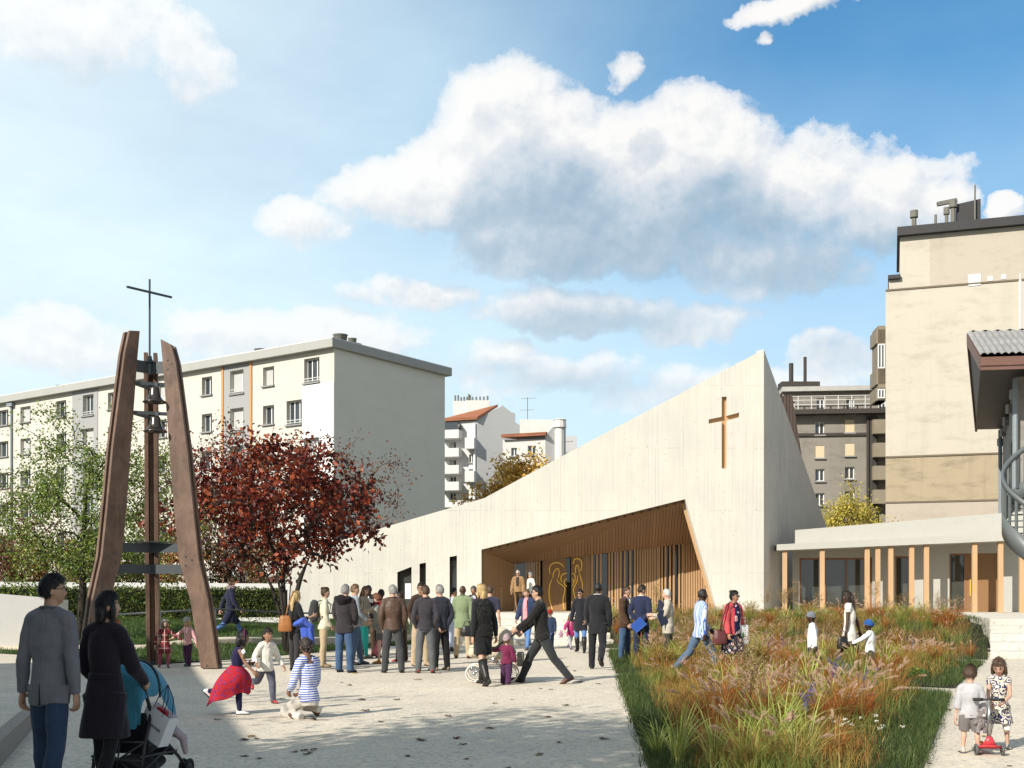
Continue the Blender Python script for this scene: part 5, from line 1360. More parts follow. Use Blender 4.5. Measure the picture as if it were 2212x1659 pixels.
def skinmat(k):
    def fn(t, b):
        v = t.obj(); n = t.noise(v, 14, 3); c = SKIN[k]
        C(t, b, t.mix(n, tuple(a*.85 for a in c), tuple(a*f for a, f in zip(c, (1.15,1.08,1.05))))); C(t, b, t.bump(t.noise(v, 160, 2), .08, .003), 'Normal')
        b.inputs['Subsurface Weight'].default_value = .08; b.inputs['Subsurface Radius'].default_value = (.01,.004,.002)
    return mat('skin_'+k, fn, .5, .35)
def hairmat(name, c):
    def fn(t, b):
        v = t.obj(); n = t.noise(t.mapv(v, (1,1,.18)), 130, 2); m = t.noise(v, 18, 3)
        k = t.math('ADD', t.math('MULTIPLY_ADD', n, .9, .5), t.math('MULTIPLY_ADD', m, .5, -.25)); C(t, b, t.vmath('MULTIPLY', c, t.comb(k, k, k)))
        C(t, b, t.bump(t.math('ADD', n, t.math('MULTIPLY', m, 1.5)), .6, .012), 'Normal')
    return mat('hair_'+name, fn, .45, .4)
HAIR = {'black': (.012,.010,.010), 'dark': (.030,.019,.013), 'brown': (.075,.042,.022), 'light': (.17,.10,.05), 'blond': (.50,.36,.16), 'grey': (.30,.29,.28), 'white': (.62,.61,.58), 'red': (.17,.06,.025), 'salt': (.12,.12,.12)}
M_EYEW = plain('eye_white', (.7,.68,.65), .3, 0, 5, 0); M_EYE = plain('eye_iris', (.02,.013,.01), .2, 0, 5, 0); M_LENS = plain('dark_lens', (.008,.008,.009), .12, 0, 5, 0, spec=.7)
M_LIP = plain('lips', (.36,.11,.09), .5, .05, 5, 0); M_TEETH = plain('teeth', (.8,.78,.72), .3, 0, 5, 0)
def head_point(n, k):
    x, y, z = n; hw, hd, hh = .074, .096, .1155
    if z < 0: x *= 1-.30*(-z)**1.5
    if z < -.15 and y < 0: y *= 1-.45*smooth(.15, .9, -z)
    if y > .55: y = .55+(y-.55)*.72
    if y > 0: y *= 1+.10*smooth(.3, .95, -z)
    p = Vector((x*hw, y*hd, z*hh))
    if y > .2:
        g = lambda cx, cz, sx, sz: math.exp(-((p.x-cx)/sx)**2-((p.z-cz)/sz)**2)
        p.y += .021*g(0,-.022,.012,.016)+.010*g(0,.002,.009,.022)-.010*(g(.031,.008,.016,.011)+g(-.031,.008,.016,.011))+.004*(g(.03,.026,.024,.008)+g(-.03,.026,.024,.008))+.006*g(0,-.060,.022,.010)+.008*g(0,-.096,.022,.018)+.003*(g(.042,-.025,.02,.022)+g(-.042,-.025,.02,.022))
    return p*k
def sphere_dirs(n=28, m=20):
    out = []
    for i in range(m+1):
        th = PI*i/m
        for j in range(n): a = 2*PI*j/n; out.append((math.sin(th)*math.cos(a), math.sin(th)*math.sin(a), -math.cos(th)))
    fs = [(i*n+j, i*n+(j+1)%n, (i+1)*n+(j+1)%n, (i+1)*n+j) for i in range(m) for j in range(n)]
    return out, fs
SDIR, SFAC = sphere_dirs(); SDIR2, SFAC2 = sphere_dirs(40, 30)
def hand_mesh(mb, wr, d, inward, k, curl=35, thumbdir=None, mi=0, spread=1.0):
    d = d.normalized(); t = thumbdir or Vector((0,1,0)); t = (t-d*t.dot(d)); 
    if t.length < .05: t = Vector((0,0,1))-d*d.z
    t.normalize(); pn = d.cross(t); pn = pn if pn.dot(inward) > 0 else -pn
    mb.tube([wr-d*.03*k, wr+d*.02*k, wr+d*.055*k, wr+d*.09*k, wr+d*.098*k], [(.026*k,.018*k),(.030*k,.017*k),(.041*k,.015*k),(.040*k,.012*k),(.03*k,.008*k)], 10, mi, ref=t)
    for q, (off, ln) in enumerate(((.030,.92),(.010,1.0),(-.010,.95),(-.029,.76))):
        p = wr+d*.088*k+t*off*k; pts = [p-d*.012*k]; a = 0; c = curl*(1+.12*q); pts.append(p)
        fd = (d+t*(off*3.0*spread*(1 if curl < 60 else .3))).normalized()
        for sl, ca in ((.040,.55),(.027,1.0),(.021,.75)):
            a += math.radians(c*ca); p = p+(fd*math.cos(a)+pn*math.sin(a))*(sl*ln*k); pts.append(p)
        mb.tube(pts, [.0095*k,.0098*k,.009*k,.008*k,.0062*k], 7, mi)
    p = wr+d*.022*k+t*.026*k; td = (d*.55+t*.75+pn*(.25+curl*.006)).normalized(); td2 = (d*.85+t*.25+pn*(.25+curl*.010)).normalized()
    mb.tube([p-td*.015*k, p+td*.024*k, p+td*.050*k, p+td*.050*k+td2*.030*k], [.013*k,.0135*k,.0105*k,.0078*k], 7, mi)
STAND = ((2,2),(-2,3)); WALKL = ((24,8),(-20,28)); WALKR = ((-20,28),(24,8)); HALF = ((12,6),(-8,14)); HALFR = ((-8,14),(12,6))
DOWN = (-4,11,10,5); POCK = (-14,17,28,-14); HOLD = (16,12,95,-35)
PN = [0]
def person(px, Y, H, face, label, sex='m', z=0.0, legs=STAND, feet=(0,0), spread=(4,4), arms=(DOWN,DOWN), lean=2, head=(0,0), skin='fair', hair=('short','dark'), top=None, bottom=None, shoes=None,
           extras=(), group=None, build=.93, curls=(35,35), x=None, shoe_kind='shoe', hipz=None):
    PN[0] += 1; seed = PN[0]; X = WX(px, Y) if x is None else x
    kid = H < 1.35; female = sex == 'f'
    vox = min(.0135, max(.0068, Y*.00058)); 
    headH = .231*(H/1.75)**(.36 if kid else .8)*(.98 if female else 1.0); k = headH/.231; g = H/1.75*(1.12 if kid else 1.0)*build
    hz = (hipz or (.475 if kid else .525))*H; nb = H-headH*.975-.015*H
    th = hz-.275*H*(.93 if kid else 1); sh = hz-th-.045*H; thl, shl = th, sh
    root = empty('person', (X, Y, z), -math.radians(face), label=label, cat='person', group=group)
    PEOPLE_XY.append((X, Y, .30))
    # ---- joints
    hipw = .052*H*(1.08 if female else 1); J = {}
    for s, (a, kn), sp in ((-1, legs[0], spread[0]), (1, legs[1], spread[1])):
        h = Vector((s*hipw*build, 0, 0)); o_ = math.radians(sp)*s; a1 = math.radians(a); a2 = math.radians(a-kn)
        kp = h+Vector((math.sin(o_), math.sin(a1)*math.cos(o_), -math.cos(a1)*math.cos(o_))).normalized()*thl
        ap = kp+Vector((math.sin(o_)*.5, math.sin(a2), -math.cos(a2))).normalized()*shl
        J[s] = [h, kp, ap]
    ah = .045*H
    lo = min(min(J[s][2].z-ah*(1 if abs(legs[(s+1)//2][0]-legs[(s+1)//2][1]) < 60 else .5) for s in (-1,1)), min(J[s][1].z-.055*g for s in (-1,1)))
    up_ = Vector((0,0,-lo)); P0 = up_.copy()
    for s in (-1,1): J[s] = [p+up_ for p in J[s]]
    RL = Matrix.Rotation(-math.radians(lean), 3, 'X')
    def T(x_, y_, z_): return P0+RL@Vector((x_, y_, z_))
    tor = nb-hz                                              # torso length
    if female: S = [(-.17,.078,.066),(-.02,.094,.069),(.12,.088,.064),(.32,.070,.054),(.55,.078,.066),(.70,.082,.060),(.84,.076,.046),(.93,.050,.040)]
    else: S = [(-.17,.076,.064),(-.02,.090,.068),(.12,.087,.066),(.32,.082,.063),(.55,.093,.068),(.72,.099,.064),(.86,.088,.048),(.94,.054,.042)]
    if kid: S = [(a, b*.92, c*1.05) for a, b, c in S]
    G = g*1.75
    shx = (.094 if female else .106)*G*(.93 if kid else 1); shz = tor*.86
    SHO = {s: T(s*shx, -.004, shz) for s in (-1,1)}
    ua, fa = .170*H, .148*H
    A = {}
    for s, a in ((-1, arms[0]), (1, arms[1])):
        if a[0] == 'to':
            t_ = Vector(a[1]); hint = Vector(a[2]) if len(a) > 2 else Vector((s*.6,-.5,-.7)); d = t_-SHO[s]; L = min(d.length, (ua+fa)*.995); d.normalize(); t_ = SHO[s]+d*L
            c = (ua*ua+L*L-fa*fa)/(2*ua*L); c = max(-1, min(1, c)); hp = (hint-d*hint.dot(d)).normalized(); e = SHO[s]+d*(ua*c)+hp*(ua*math.sqrt(1-c*c)); w = t_
        else:
            def dr(p, o): p, o = math.radians(p), math.radians(o-(3.5 if 8 < o < 20 else 0)); return RL@Vector((s*math.sin(o), math.cos(o)*math.sin(p), -math.cos(o)*math.cos(p)))
            e = SHO[s]+dr(a[0], a[1])*ua; w = e+dr(a[2], a[3])*fa
        A[s] = [SHO[s], e, w]
    NB = T(0,.004,tor); HN = NB+Vector((0,0,.018*H)); 
    HR = Matrix.Rotation(-math.radians(head[0]), 3, 'Z')@Matrix.Rotation(math.radians(head[1]), 3, 'X')
    HC = T(0, .016*G*.6, tor+.018*H+headH*.40)+HR@Vector((0,.006*k,headH*.09)); HC = HC+Vector((0, math.sin(math.radians(lean))*.02, 0))
    # ---- body, one continuous surface
    sm = skinmat(skin); mb = MB(); sl = .93
    def limb(m, pts, rad, n=12):
        q = []; r = []
        for i, (p, r_) in enumerate(zip(pts, rad)):
            if 0 < i < len(pts)-1:
                a, b = pts[i-1], pts[i+1]; q += [p.lerp(a, .12), p, p.lerp(b, .12)]; r += [r_]*3
            else: q.append(p); r.append(r_)
        m.tube(q, r, n)
    def torso_t(infl=1.0, add=0.0, lo_=-.17, hi=.94, n=18):
        pts = []; rr = []
        for f, rx, ry in S:
            if lo_ <= f <= hi: pts.append(T(0, (-.006 if .4 < f < .9 else .004)*G, f*tor)); rr.append((rx*G*infl+add, ry*G*infl+add))
        return pts, rr
    pts, rr = torso_t(sl, 0.0, -.05); pts += [NB, HC+HR@Vector((0,-.012*k,-.05*k))]; rr += [(.034*G*(.9 if female else 1.05),.036*G*(.9 if female else 1.05)),(.030*G*(.9 if female else 1.08),.034*G)]
    mb.tube(pts, rr, 18, ref=(1,0,0))
    mb.add([HC+HR@head_point(n, k) for n in SDIR2], SFAC2)
    for s in (-1,1): mb.ball(HC+HR@(Vector((s*.079,-.010,-.010))*k), (.013*k,.020*k,.033*k), 10, 7, R=HR)
    cw = lambda r: r*G*sl
    bl_parts = []
    for s in (-1,1):
        h, kn, an = J[s]; mid = h.lerp(kn,.5); cal = kn.lerp(an,.32)+Vector((0,-.006*G,0))
        mb.tube([h+Vector((0,0,.03)), h.lerp(kn,.12), mid, kn.lerp(h,.08), kn.lerp(an,.06), cal, kn.lerp(an,.72), an, an+Vector((0,.0,-.02*H))], [cw(.045),cw(.050),cw(.043),cw(.032),cw(.031),cw(.032),cw(.022),cw(.019),cw(.018)], 12)
        sh_, e, w = A[s]
        mb.tube([sh_+(sh_-e).normalized()*.012, sh_, sh_.lerp(e,.35), e.lerp(sh_,.1), e.lerp(w,.1), e.lerp(w,.3), w.lerp(e,.12), w], [cw(.022),cw(.033),cw(.027),cw(.022),cw(.022),cw(.0225),cw(.0155),cw(.0150)], 10)
    me = remesh(mb, vox*.9, 4)
    ex = MB(); hk = k*(1.0 if not kid else .92)*(.92 if female else 1.0)
    for s in (-1,1):
        sh_, e, w = A[s]; hand_mesh(ex, w, (w-e).normalized(), RL@Vector((-s,0,0)), hk, curls[(s+1)//2], thumbdir=Vector((0,1,.25)))
        f = lambda x_, y_, z_: HC+HR@(Vector((x_,y_,z_))*k)
        ex.ball(f(s*.031,.0735,.008), (.0135*k,.008*k,.0062*k), 8, 6, 1, HR); ex.ball(f(s*.031,.0795,.008), (.0058*k,.0035*k,.0058*k), 8, 6, 2, HR)
        ex.tube([f(s*.016,.084,.026), f(s*.032,.083,.030), f(s*.047,.071,.025)], .0042*k, 6, 3)
    ex.tube([f(-.024,.079,-.060), f(-.010,.0885,-.059), f(.010,.0885,-.059), f(.024,.079,-.060)], [.003*k,.0062*k,.0062*k,.003*k], 6, 4)
    if 'smile' in extras: ex.tube([f(-.020,.085,-.0575), f(0,.0925,-.0600), f(.020,.085,-.0575)], [.0025*k,.0042*k,.0025*k], 6, 5)
    add_mesh(me, ex); hm = hairmat(hair[1], HAIR[hair[1]]) if hair[0] != 'bald' else hairmat('dark', HAIR['dark'])
    body = link('body', me, [sm, M_EYEW, M_EYE, hm, M_LIP, M_TEETH], root)
    # ---- hair
    st = hair[0]
    if st != 'bald':
        hb = MB(); vs = []; t0 = {'buzz': .005, 'curly': .026}.get(st, .013)
        longish = st in ('long','bob','wavy'); nape = -.75 if longish else (-.60 if st in ('bun','pony','braids') else -.42)
        for n in SDIR2:
            p = head_point(n, k); x_, y_, z_ = n
            line = (.52 if y_ > .45 else .52-(.45-y_)*1.25) if st != 'receding' else (.80 if y_ > .2 else .55-(.2-y_)*1.6)
            line = max(line, nape); 
            if longish and y_ < .30: line = -.9
            cov = smooth(line-.10, line+.10, z_); nz = mnoise.noise(Vector(n)*3+Vector((seed,0,0)))+.6*mnoise.noise(Vector(n)*7+Vector((0,seed,0)))
            tt = t0*(1+(.35 if st == 'curly' else .16)*nz)*(1+.35*max(0,z_))*k
            if st == 'braids': tt *= .65+.5*abs(math.sin(math.atan2(x_, z_+.3)*9))
            vs.append(HC+HR@(p+Vector(n)*(tt*cov-(.004*k)*(1-cov))))
        fs = [f_ for f_ in SFAC2 if any(True for i in f_ if (vs[i]-HC).length > (head_point(SDIR2[i], k)).length+.0005)]
        hb.add(vs, fs)
        B = lambda x_, y_, z_: HC+HR@(Vector((x_,y_,z_))*k)
        if st in ('long','wavy'):
            ln = .30 if st == 'long' else .36
            n_ = 7; pts = [B(0,-.055,.03)]+[B(0,-.078,-.03)+Vector((.004*i*k,(-.006*i-.02*math.sin(PI*i/n_))*k,-ln*k*i/n_)) for i in range(n_+1)]
            w = .085 if st == 'wavy' else .072
            hb.tube(pts, [(.06*k,.05*k)]+[((w+(.014*math.sin(i*1.9) if st == 'wavy' else 0))*k*(1-.30*(i/n_)**3), (.045-.015*i/n_)*k) for i in range(n_+1)], 14, ref=HR@Vector((1,0,0)))
            for s in (-1,1): hb.tube([B(s*.06,.01,.06), B(s*.079,.015,-.02), B(s*.080,.012,-.10), B(s*.076,.0,-.18)], [.02*k,.024*k,.026*k,.014*k], 8)
        elif st == 'bob':
            pts = [B(0,-.045,.03), B(0,-.062,-.04), B(0,-.068,-.10), B(0,-.062,-.15)]; hb.tube(pts, [(.07*k,.055*k),(.084*k,.052*k),(.086*k,.046*k),(.075*k,.032*k)], 14, ref=HR@Vector((1,0,0)))
            for s in (-1,1): hb.tube([B(s*.062,.02,.05), B(s*.080,.025,-.02), B(s*.080,.022,-.09), B(s*.07,.02,-.13)], [.02*k,.024*k,.024*k,.012*k], 8)
        elif st == 'bun': hb.ball(B(0,-.075,.10), (.040*k,.038*k,.036*k), 12, 9)
        elif st == 'pony': hb.tube([B(0,-.10,.03), B(0,-.135,.0), B(.01,-.14,-.08), B(.015,-.12,-.18), B(.01,-.10,-.24)], [.022*k,.030*k,.032*k,.024*k,.006*k], 9)
        elif st == 'braids':
            for i in range(7):
                a = -1.2+2.4*i/6; hb.tube([B(.06*math.sin(a),.06,.085), B(.088*math.sin(a),0,.105-.02*abs(a)), B(.092*math.sin(a),-.06,.06-.02*abs(a)), B(.06*math.sin(a),-.10,-.02), B(.03*math.sin(a),-.11,-.06)], [.010*k,.014*k,.015*k,.015*k,.012*k], 7)
            for i in range(5): a = i*1.26; hb.ball(B(.034*math.cos(a),-.115,-.055+.03*math.sin(a)), .026*k, 8, 6)
            hb.tube([B(.05,-.11,-.05), B(.09,-.11,-.09), B(.11,-.1,-.085)], .008*k, 6)
        rs = random.Random(seed)
        if st not in ('buzz','braids'):
            tri = [f_ for f_ in hb.f if len(f_) == 4]; ns = 1500 if Y < 12 else 420; ln_ = (.05 if st in ('short','receding','curly') else .09)*k
            for _ in range(ns):
                f_ = tri[rs.randrange(len(tri))]; p = sum((Vector(hb.v[i])*rs.random() for i in f_), Vector())/1.0
                w_ = [rs.random() for _ in f_]; sw = sum(w_); p = sum((Vector(hb.v[i])*(a_/sw) for i, a_ in zip(f_, w_)), Vector())
                n_ = (p-HC); n_ = Vector((n_.x, n_.y, 0 if p.z < HC.z else n_.z)).normalized(); dn = HR@Vector((0,-.55,-.8)) if st != 'short' or (HR.transposed()@n_).y < .2 else HR@Vector((.5*(1 if n_.x > 0 else -1),.4,-.2)); dn = dn-n_*dn.dot(n_)
                if st == 'curly': dn = Vector((rs.uniform(-1,1),rs.uniform(-1,1),rs.uniform(-1,1)))
                if dn.length < .1: continue
                dn = (dn.normalized()+Vector((rs.uniform(-.25,.25),)*3)).normalized(); sd_ = dn.cross(n_).normalized()*(.0016 if Y < 12 else .003)*k
                L_s = ln_*rs.uniform(.5,1.1); q0 = p-dn*L_s*.4; q1 = p+n_*.0035*k+dn*L_s*.1; q2 = p+dn*L_s*.6+n_*(.0015*k)
                hb.add([q0-sd_,q0+sd_,q1+sd_,q1-sd_,q2], [(0,1,2,3),(3,2,4)])
        ho = hb.build('hair', hm, root, True)
    # ---- clothes
    def sleeve(m, s, t_, frac, r0=1.0, cuff=None):
        sh_, e, w = A[s]; u_ = (sh_-e).normalized(); pts = [sh_+u_*(.036*G+t_*.5), sh_+u_*(.022*G), sh_.lerp(e,.4), e.lerp(sh_,.12), e.lerp(w,.1), e.lerp(w,.45), w.lerp(e,.10), w.lerp(e,-.03)]; fr = [0,.02,.2,.44,.55,.72,.95,1.0]
        r = [.012*G,.027*G+t_*.7,.032*G+t_*1.1,.026*G+t_*1.15,.026*G+t_*1.15,.025*G+t_,.019*G+t_*.85,.018*G+t_*.8]; P_ = []; R_ = []
        for i, q in enumerate(fr):
            if q <= frac+.02: P_.append(pts[i]); R_.append(r[i]*r0)
        if frac < .9: 
            e2 = sh_.lerp(e, frac*2) if frac < .5 else e.lerp(w, frac*2-1); P_.append(e2); R_.append(R_[-1]*1.03)
        m.tube(P_, R_, 12); m.ball(sh_+Vector((-s*.006*G,0,-.004*G)), .036*G+t_*.9, 12, 8)
    tops = top if isinstance(top, list) else [top] if top else []
    for tp in tops:
        m_, t_, hem, slv, name = tp['m'], tp.get('t', .018)*.82+(.010 if len(tops) > 1 and tp is not tops[0] else 0), tp.get('hem', -.10), tp.get('sleeve', 1.0), tp.get('name', 'jacket')
        fl = tp.get('flare', 0.0); hi = tp.get('neck', .97); mb = MB(); pts, rr = torso_t(1.0, t_, max(-.17, hem) if hem > -.17 else -.03, min(hi, .94)); 
        if hem <= -.03:
            pts = [p for p in pts]; z0 = hem*tor; n_ = 5; low = []; lr = []
            for i in range(n_):
                f = i/(n_-1); zz = z0+(-.03*tor-z0)*f; low.append(Vector((0,.004*G,zz))*1.0+P0); lr.append(((.096 if female else .093)*G+t_+fl*(1-f), (.072*G+t_)+fl*.8*(1-f)))
            while pts and (pts[0]-P0).dot(RL@Vector((0,0,1))) < -.02*tor: pts.pop(0); rr.pop(0)
            pts = low+pts; rr = lr+rr
        if hi > .96: pts += [T(0,.002,tor*.985), T(0,.004,tor*1.02)]; rr += [(.046*G+t_*.5,.043*G+t_*.5),(.040*G+t_*.35,.042*G+t_*.35)]
        mb.tube(pts, rr, 20, ref=(1,0,0))
        if slv:
            for s in (-1,1): sleeve(mb, s, t_, slv)
            for s in (-1,1): mb.tube([T(s*.022*G,-.006,tor*.955), T(s*.05*G,-.006,tor*.92), SHO[s]+Vector((0,0,.004))], [.036*G+t_*.5,.038*G+t_*.6,.034*G+t_*.8], 10)
        else:
            for s in (-1,1): mb.tube([T(s*.02,0,shz*1.0), T(s*shx*.86,0,shz*1.0)], [.038*G+t_*.5,.028*G+t_*.5], 10)
        if hem < -.12:
            for s in (-1,1):
                h, kn, an = J[s]; zt = P0.z+hem*tor
                q = kn if kn.z < zt else an; f = min(1, max(.05, (h.z-zt)/max(.05, h.z-q.z))) if q is kn else 1
                e_ = h.lerp(kn, f); mb.tube([h, h.lerp(e_, .5), e_], [.055*G+t_,.052*G+t_,.050*G+t_], 12)
        me = remesh(mb, vox, tp.get('it', int(4*(.0135/vox)**1.4)), tp.get('amp', .007), tp.get('fr', 8.0), seed, tp.get('st', .6))
        o = link(name, me, m_, root)
        if tp.get('label'): o['label'] = tp['label']
        if 'seam' in tp:
            MB().tube([T(0,-(.068*G+t_+.004),tor*f) for f in (.90,.75,.6,.45,.3)]+[P0+Vector((0,-(.073*G+t_+.004),f*tor)) for f in (.05,-.1,hem+.02)], .0022, 5).build('back_seam', m_, o); MB().prism([P0+Vector((-.004,-(.072*G+t_+.006),hem*tor+.002)), P0+Vector((.010,-(.072*G+t_+.006),hem*tor+.002)), P0+Vector((.001,-(.072*G+t_+.006),hem*tor+.16))], (0,.012,0)).build('vent', C_BLK, o)
        if 'collar' in tp:
            cm = MB(); r_ = .043*G
            for q in range(2): cm.tube([T(r_*1.05*math.cos(a_), r_*1.0*math.sin(a_)+.002, tor*(1.0+.018*(1-math.sin(a_)))) for a_ in [PI*.5+ (q*2-1)*(PI*.06+PI*.94*i/8) for i in range(9)]], [(.008*k,.020*k)]*9, 8, ref=RL@Vector((0,0,1)))
            cm.build('collar', tp['collar'], o, True)
        if 'belt' in tp:
            bm_ = MB(); zz = tp.get('beltz', .26)*tor; rx = (.072 if female else .083)*G+t_+.008; ry = (.056 if female else .064)*G+t_+.008
            bm_.tube([T(rx*math.cos(2*PI*i/24), ry*math.sin(2*PI*i/24), zz) for i in range(25)], [(.006,.024*k)]*25, 6, ref=None, flat=None) if False else None
            vs = []; fs = []
            for i in range(24):
                a_ = 2*PI*i/24
                for rr_, z_ in ((0,-.022),(0,.022),(-.014,.022),(-.014,-.022)): vs.append(T((rx+rr_)*math.cos(a_), (ry+rr_)*math.sin(a_), zz+z_*k))
            for i in range(24):
                for q in range(4): fs.append((i*4+q, i*4+(q+1)%4, ((i+1)%24)*4+(q+1)%4, ((i+1)%24)*4+q))
            bm_.add(vs, fs).build('belt', tp['belt'], o, True)
    if bottom:
        kind = bottom.get('kind', 'trousers'); t_ = bottom.get('t', .010); m_ = bottom['m']; mb = MB()
        if kind in ('trousers','shorts','leggings','tights'):
            hemf = bottom.get('len', 1.0); loose = bottom.get('loose', .02 if kind == 'trousers' else 0.0)
            mb.tube([T(0,.002,-.15*tor), T(0,.003,-.04*tor), T(0,.003,.10*tor), T(0,.003,.20*tor)], [(.074*G+t_,.066*G+t_),(.088*G+t_*.3,.066*G+t_*.2),(.080*G,.058*G),(.070*G,.050*G)], 18, ref=(1,0,0))
            for s in (-1,1):
                h, kn, an = J[s]; hem_ = an+(an-kn).normalized()*(.028*H if kind == 'trousers' else 0.0)
                pts = [h+Vector((0,0,.015)), h.lerp(kn,.12), h.lerp(kn,.5), kn.lerp(h,.08), kn.lerp(an,.07), kn.lerp(an,.34)+Vector((0,-.005*G,0)), kn.lerp(an,.75), hem_]
                fr = [0,.06,.25,.46,.53,.67,.87,1.0]; r = [.040*G+t_*.4,.049*G+t_*.8,.046*G+t_+loose*.4,.036*G+t_+loose*.5,.035*G+t_+loose*.5,.034*G+t_+loose*.6,.025*G+t_+loose,.021*G+t_+loose*1.25]
                P_ = [p for p, q in zip(pts, fr) if q <= hemf]; R_ = [p for p, q in zip(r, fr) if q <= hemf]
                if hemf < .97: e2 = h.lerp(kn, hemf*2) if hemf < .5 else kn.lerp(an, hemf*2-1); P_.append(e2); R_.append(R_[-1]*(1.05 if kind == 'shorts' else 1.0))
                mb.tube(P_, R_, 12)
        else:
            hem = bottom.get('hem', -.9)*tor; fl = bottom.get('flare', .03); z1 = .22*tor; n_ = 7; pts = []; rr = []
            for i in range(n_):
                f = i/(n_-1); zz = hem+(z1-hem)*f; b_ = smooth(-.02*tor, z1, zz)
                pts.append(P0+Vector((0,.003,zz))); rr.append(((.095-.018*b_)*G+t_+fl*(1-f), (.072-.010*b_)*G+t_+fl*(1-f)))
            mb.tube(pts, rr, 20, ref=(1,0,0))
            for s in (-1,1):
                h, kn, an = J[s]; f = min(1.0, -hem/max(.05, h.z-kn.z)); e_ = h.lerp(kn, f); mb.tube([h, h.lerp(e_,.5), e_], [.054*G+t_,.052*G+t_,.050*G+t_], 12)
        me = remesh(mb, vox, int(4*(.0135/vox)**1.4), bottom.get('amp', .006), bottom.get('fr', 9.0), seed+50, .7)
        link(bottom.get('name', kind), me, m_, root)
    # ---- shoes
    shoes = shoes or plain('black_leather', (.02,.018,.017), .4, .2, 9, .1)
    for s in (-1,1):
        h, kn, an = J[s]; fp = feet[(s+1)//2]; yaw = -s*8; fs_ = H/1.75*(1.10 if kid else 1.0)*(.92 if female else 1.02)
        R = Matrix.Rotation(math.radians(yaw), 3, 'Z')@Matrix.Rotation(-math.radians(fp), 3, 'X')
        f = lambda x_, y_, z_: an+R@(Vector((x_,y_,z_))*fs_-Vector((0,0,ah)))
        sm_ = MB(); sm_.tube([f(0,-.066,.036), f(0,-.056,.040), f(0,-.02,.048), f(0,.035,.050), f(0,.09,.040), f(0,.145,.030), f(0,.182,.025), f(0,.196,.022)], [(.016*fs_,.020*fs_),(.028*fs_,.034*fs_),(.034*fs_,.046*fs_),(.036*fs_,.045*fs_),(.042*fs_,.034*fs_),(.041*fs_,.025*fs_),(.028*fs_,.018*fs_),(.010*fs_,.010*fs_)], 12, ref=R@Vector((1,0,0)))
        sm_.tube([f(0,-.03,.05), f(0,-.012,.09), an.lerp(kn,.06)], [.034*fs_,.036*fs_,.036*fs_], 10)
        sole = [(0,-.072),(.026,-.055),(.033,-.01),(.034,.03),(.044,.09),(.042,.145),(.026,.19),(0,.202),(-.026,.19),(-.042,.145),(-.044,.09),(-.034,.03),(-.033,-.01),(-.026,-.055)]
        sm_.prism([f(a_, b_, -.001) for a_, b_ in sole], R@Vector((0,0,.016*fs_)), 1)
        so_ = sm_.build('boot' if shoe_kind == 'boot' else 'shoe', [shoes, M_SOLE], root, True)
        if shoe_kind == 'boot':
            bt = MB(); bt.tube([an+Vector((0,0,-.02)), an.lerp(kn,.15), kn.lerp(an,.45), kn.lerp(an,.10)], [.034*G,.032*G,.042*G,.046*G], 12); bt.build('shaft', shoes, so_, True)
    info = dict(root=root, HC=HC, HR=HR, k=k, A=A, J=J, T=T, tor=tor, G=G, P0=P0, H=H, NB=NB, X=X, Y=Y, z=z, face=face)
    hf = lambda x_, y_, z_: HC+HR@(Vector((x_,y_,z_))*k)
    for e in extras:
        if e == 'sunglasses' or e == 'glasses':
            gm = MB()
            for s in (-1,1):
                if e == 'sunglasses': gm.ball(hf(s*.032,.092,.008), (.027*k,.006*k,.021*k), 12, 8, 0, HR)
                else: gm.tube([hf(s*.032+.022*math.cos(a), .095, .006+.016*math.sin(a)) for a in [2*PI*i/12 for i in range(13)]], .0022*k, 5)
                gm.bar(hf(s*.056,.088,.014), hf(s*.077,-.002,.010), .004*k)
            gm.bar(hf(-.012,.099,.012), hf(.012,.099,.012), .005*k); gm.build(e, M_LENS, root, True)
        elif isinstance(e, tuple) and e[0] == 'scarf':
            sc = MB(); r_ = .058*G
            for q in (0,1): sc.tube([T(r_*(1.05-.1*q)*math.cos(a)*1.1, r_*math.sin(a)+.006, tor*(.985+.05*q)+.012*math.sin(3*a+q)) for a in [2*PI*i/16 for i in range(17)]], [.024*G*(1+.2*math.sin(i*2.1)) for i in range(17)], 8)
            if len(e) > 2: sc.tube([T(.03,r_+.01,tor*.97), T(.035,.085*G*1.4,tor*.75), T(.03,.085*G*1.4,tor*.4)], [(.03,.014),(.04,.014),(.045,.012)], 8)
            sc.build('scarf', e[1], root, True)
        elif isinstance(e, tuple) and e[0] == 'scarf_in':
            r_ = .052*G; MB().tube([T(r_*1.0*math.cos(a), r_*math.sin(a)+.014, tor*1.0+.020*math.sin(a)) for a in [-.5+(PI+1.0)*i/14 for i in range(15)]], [(.016*G,.026*G)]*15, 8, ref=(0,0,1)).build('scarf', e[1], root, True)
        elif isinstance(e, tuple) and e[0] in ('beanie','cap','cap_back'):
            vs = []
            for n in SDIR2:
                p = head_point(n, k); line = .18 if n[1] > 0 else .18-.35*(-n[1]); cov = smooth(line-.08, line+.02, n[2]); vs.append(HC+HR@(p+Vector(n)*((.024*cov-.006*(1-cov))*k)+Vector((0,0,(.016 if e[0] == 'beanie' else .008)*k*cov*max(0,n[2])))))
            fs = [f_ for f_ in SFAC2 if max(SDIR2[i][2] for i in f_) > -.3]; hm_ = MB().add(vs, fs)
            if e[0] != 'beanie':
                sg = 1 if e[0] == 'cap' else -1
                hm_.prism([hf(-.068,sg*.065,.036), hf(.068,sg*.065,.036), hf(.066,sg*.115,.030), hf(.040,sg*.160,.022), hf(0,sg*.172,.020), hf(-.040,sg*.160,.022), hf(-.066,sg*.115,.030)], HR@Vector((0,0,.007*k)))
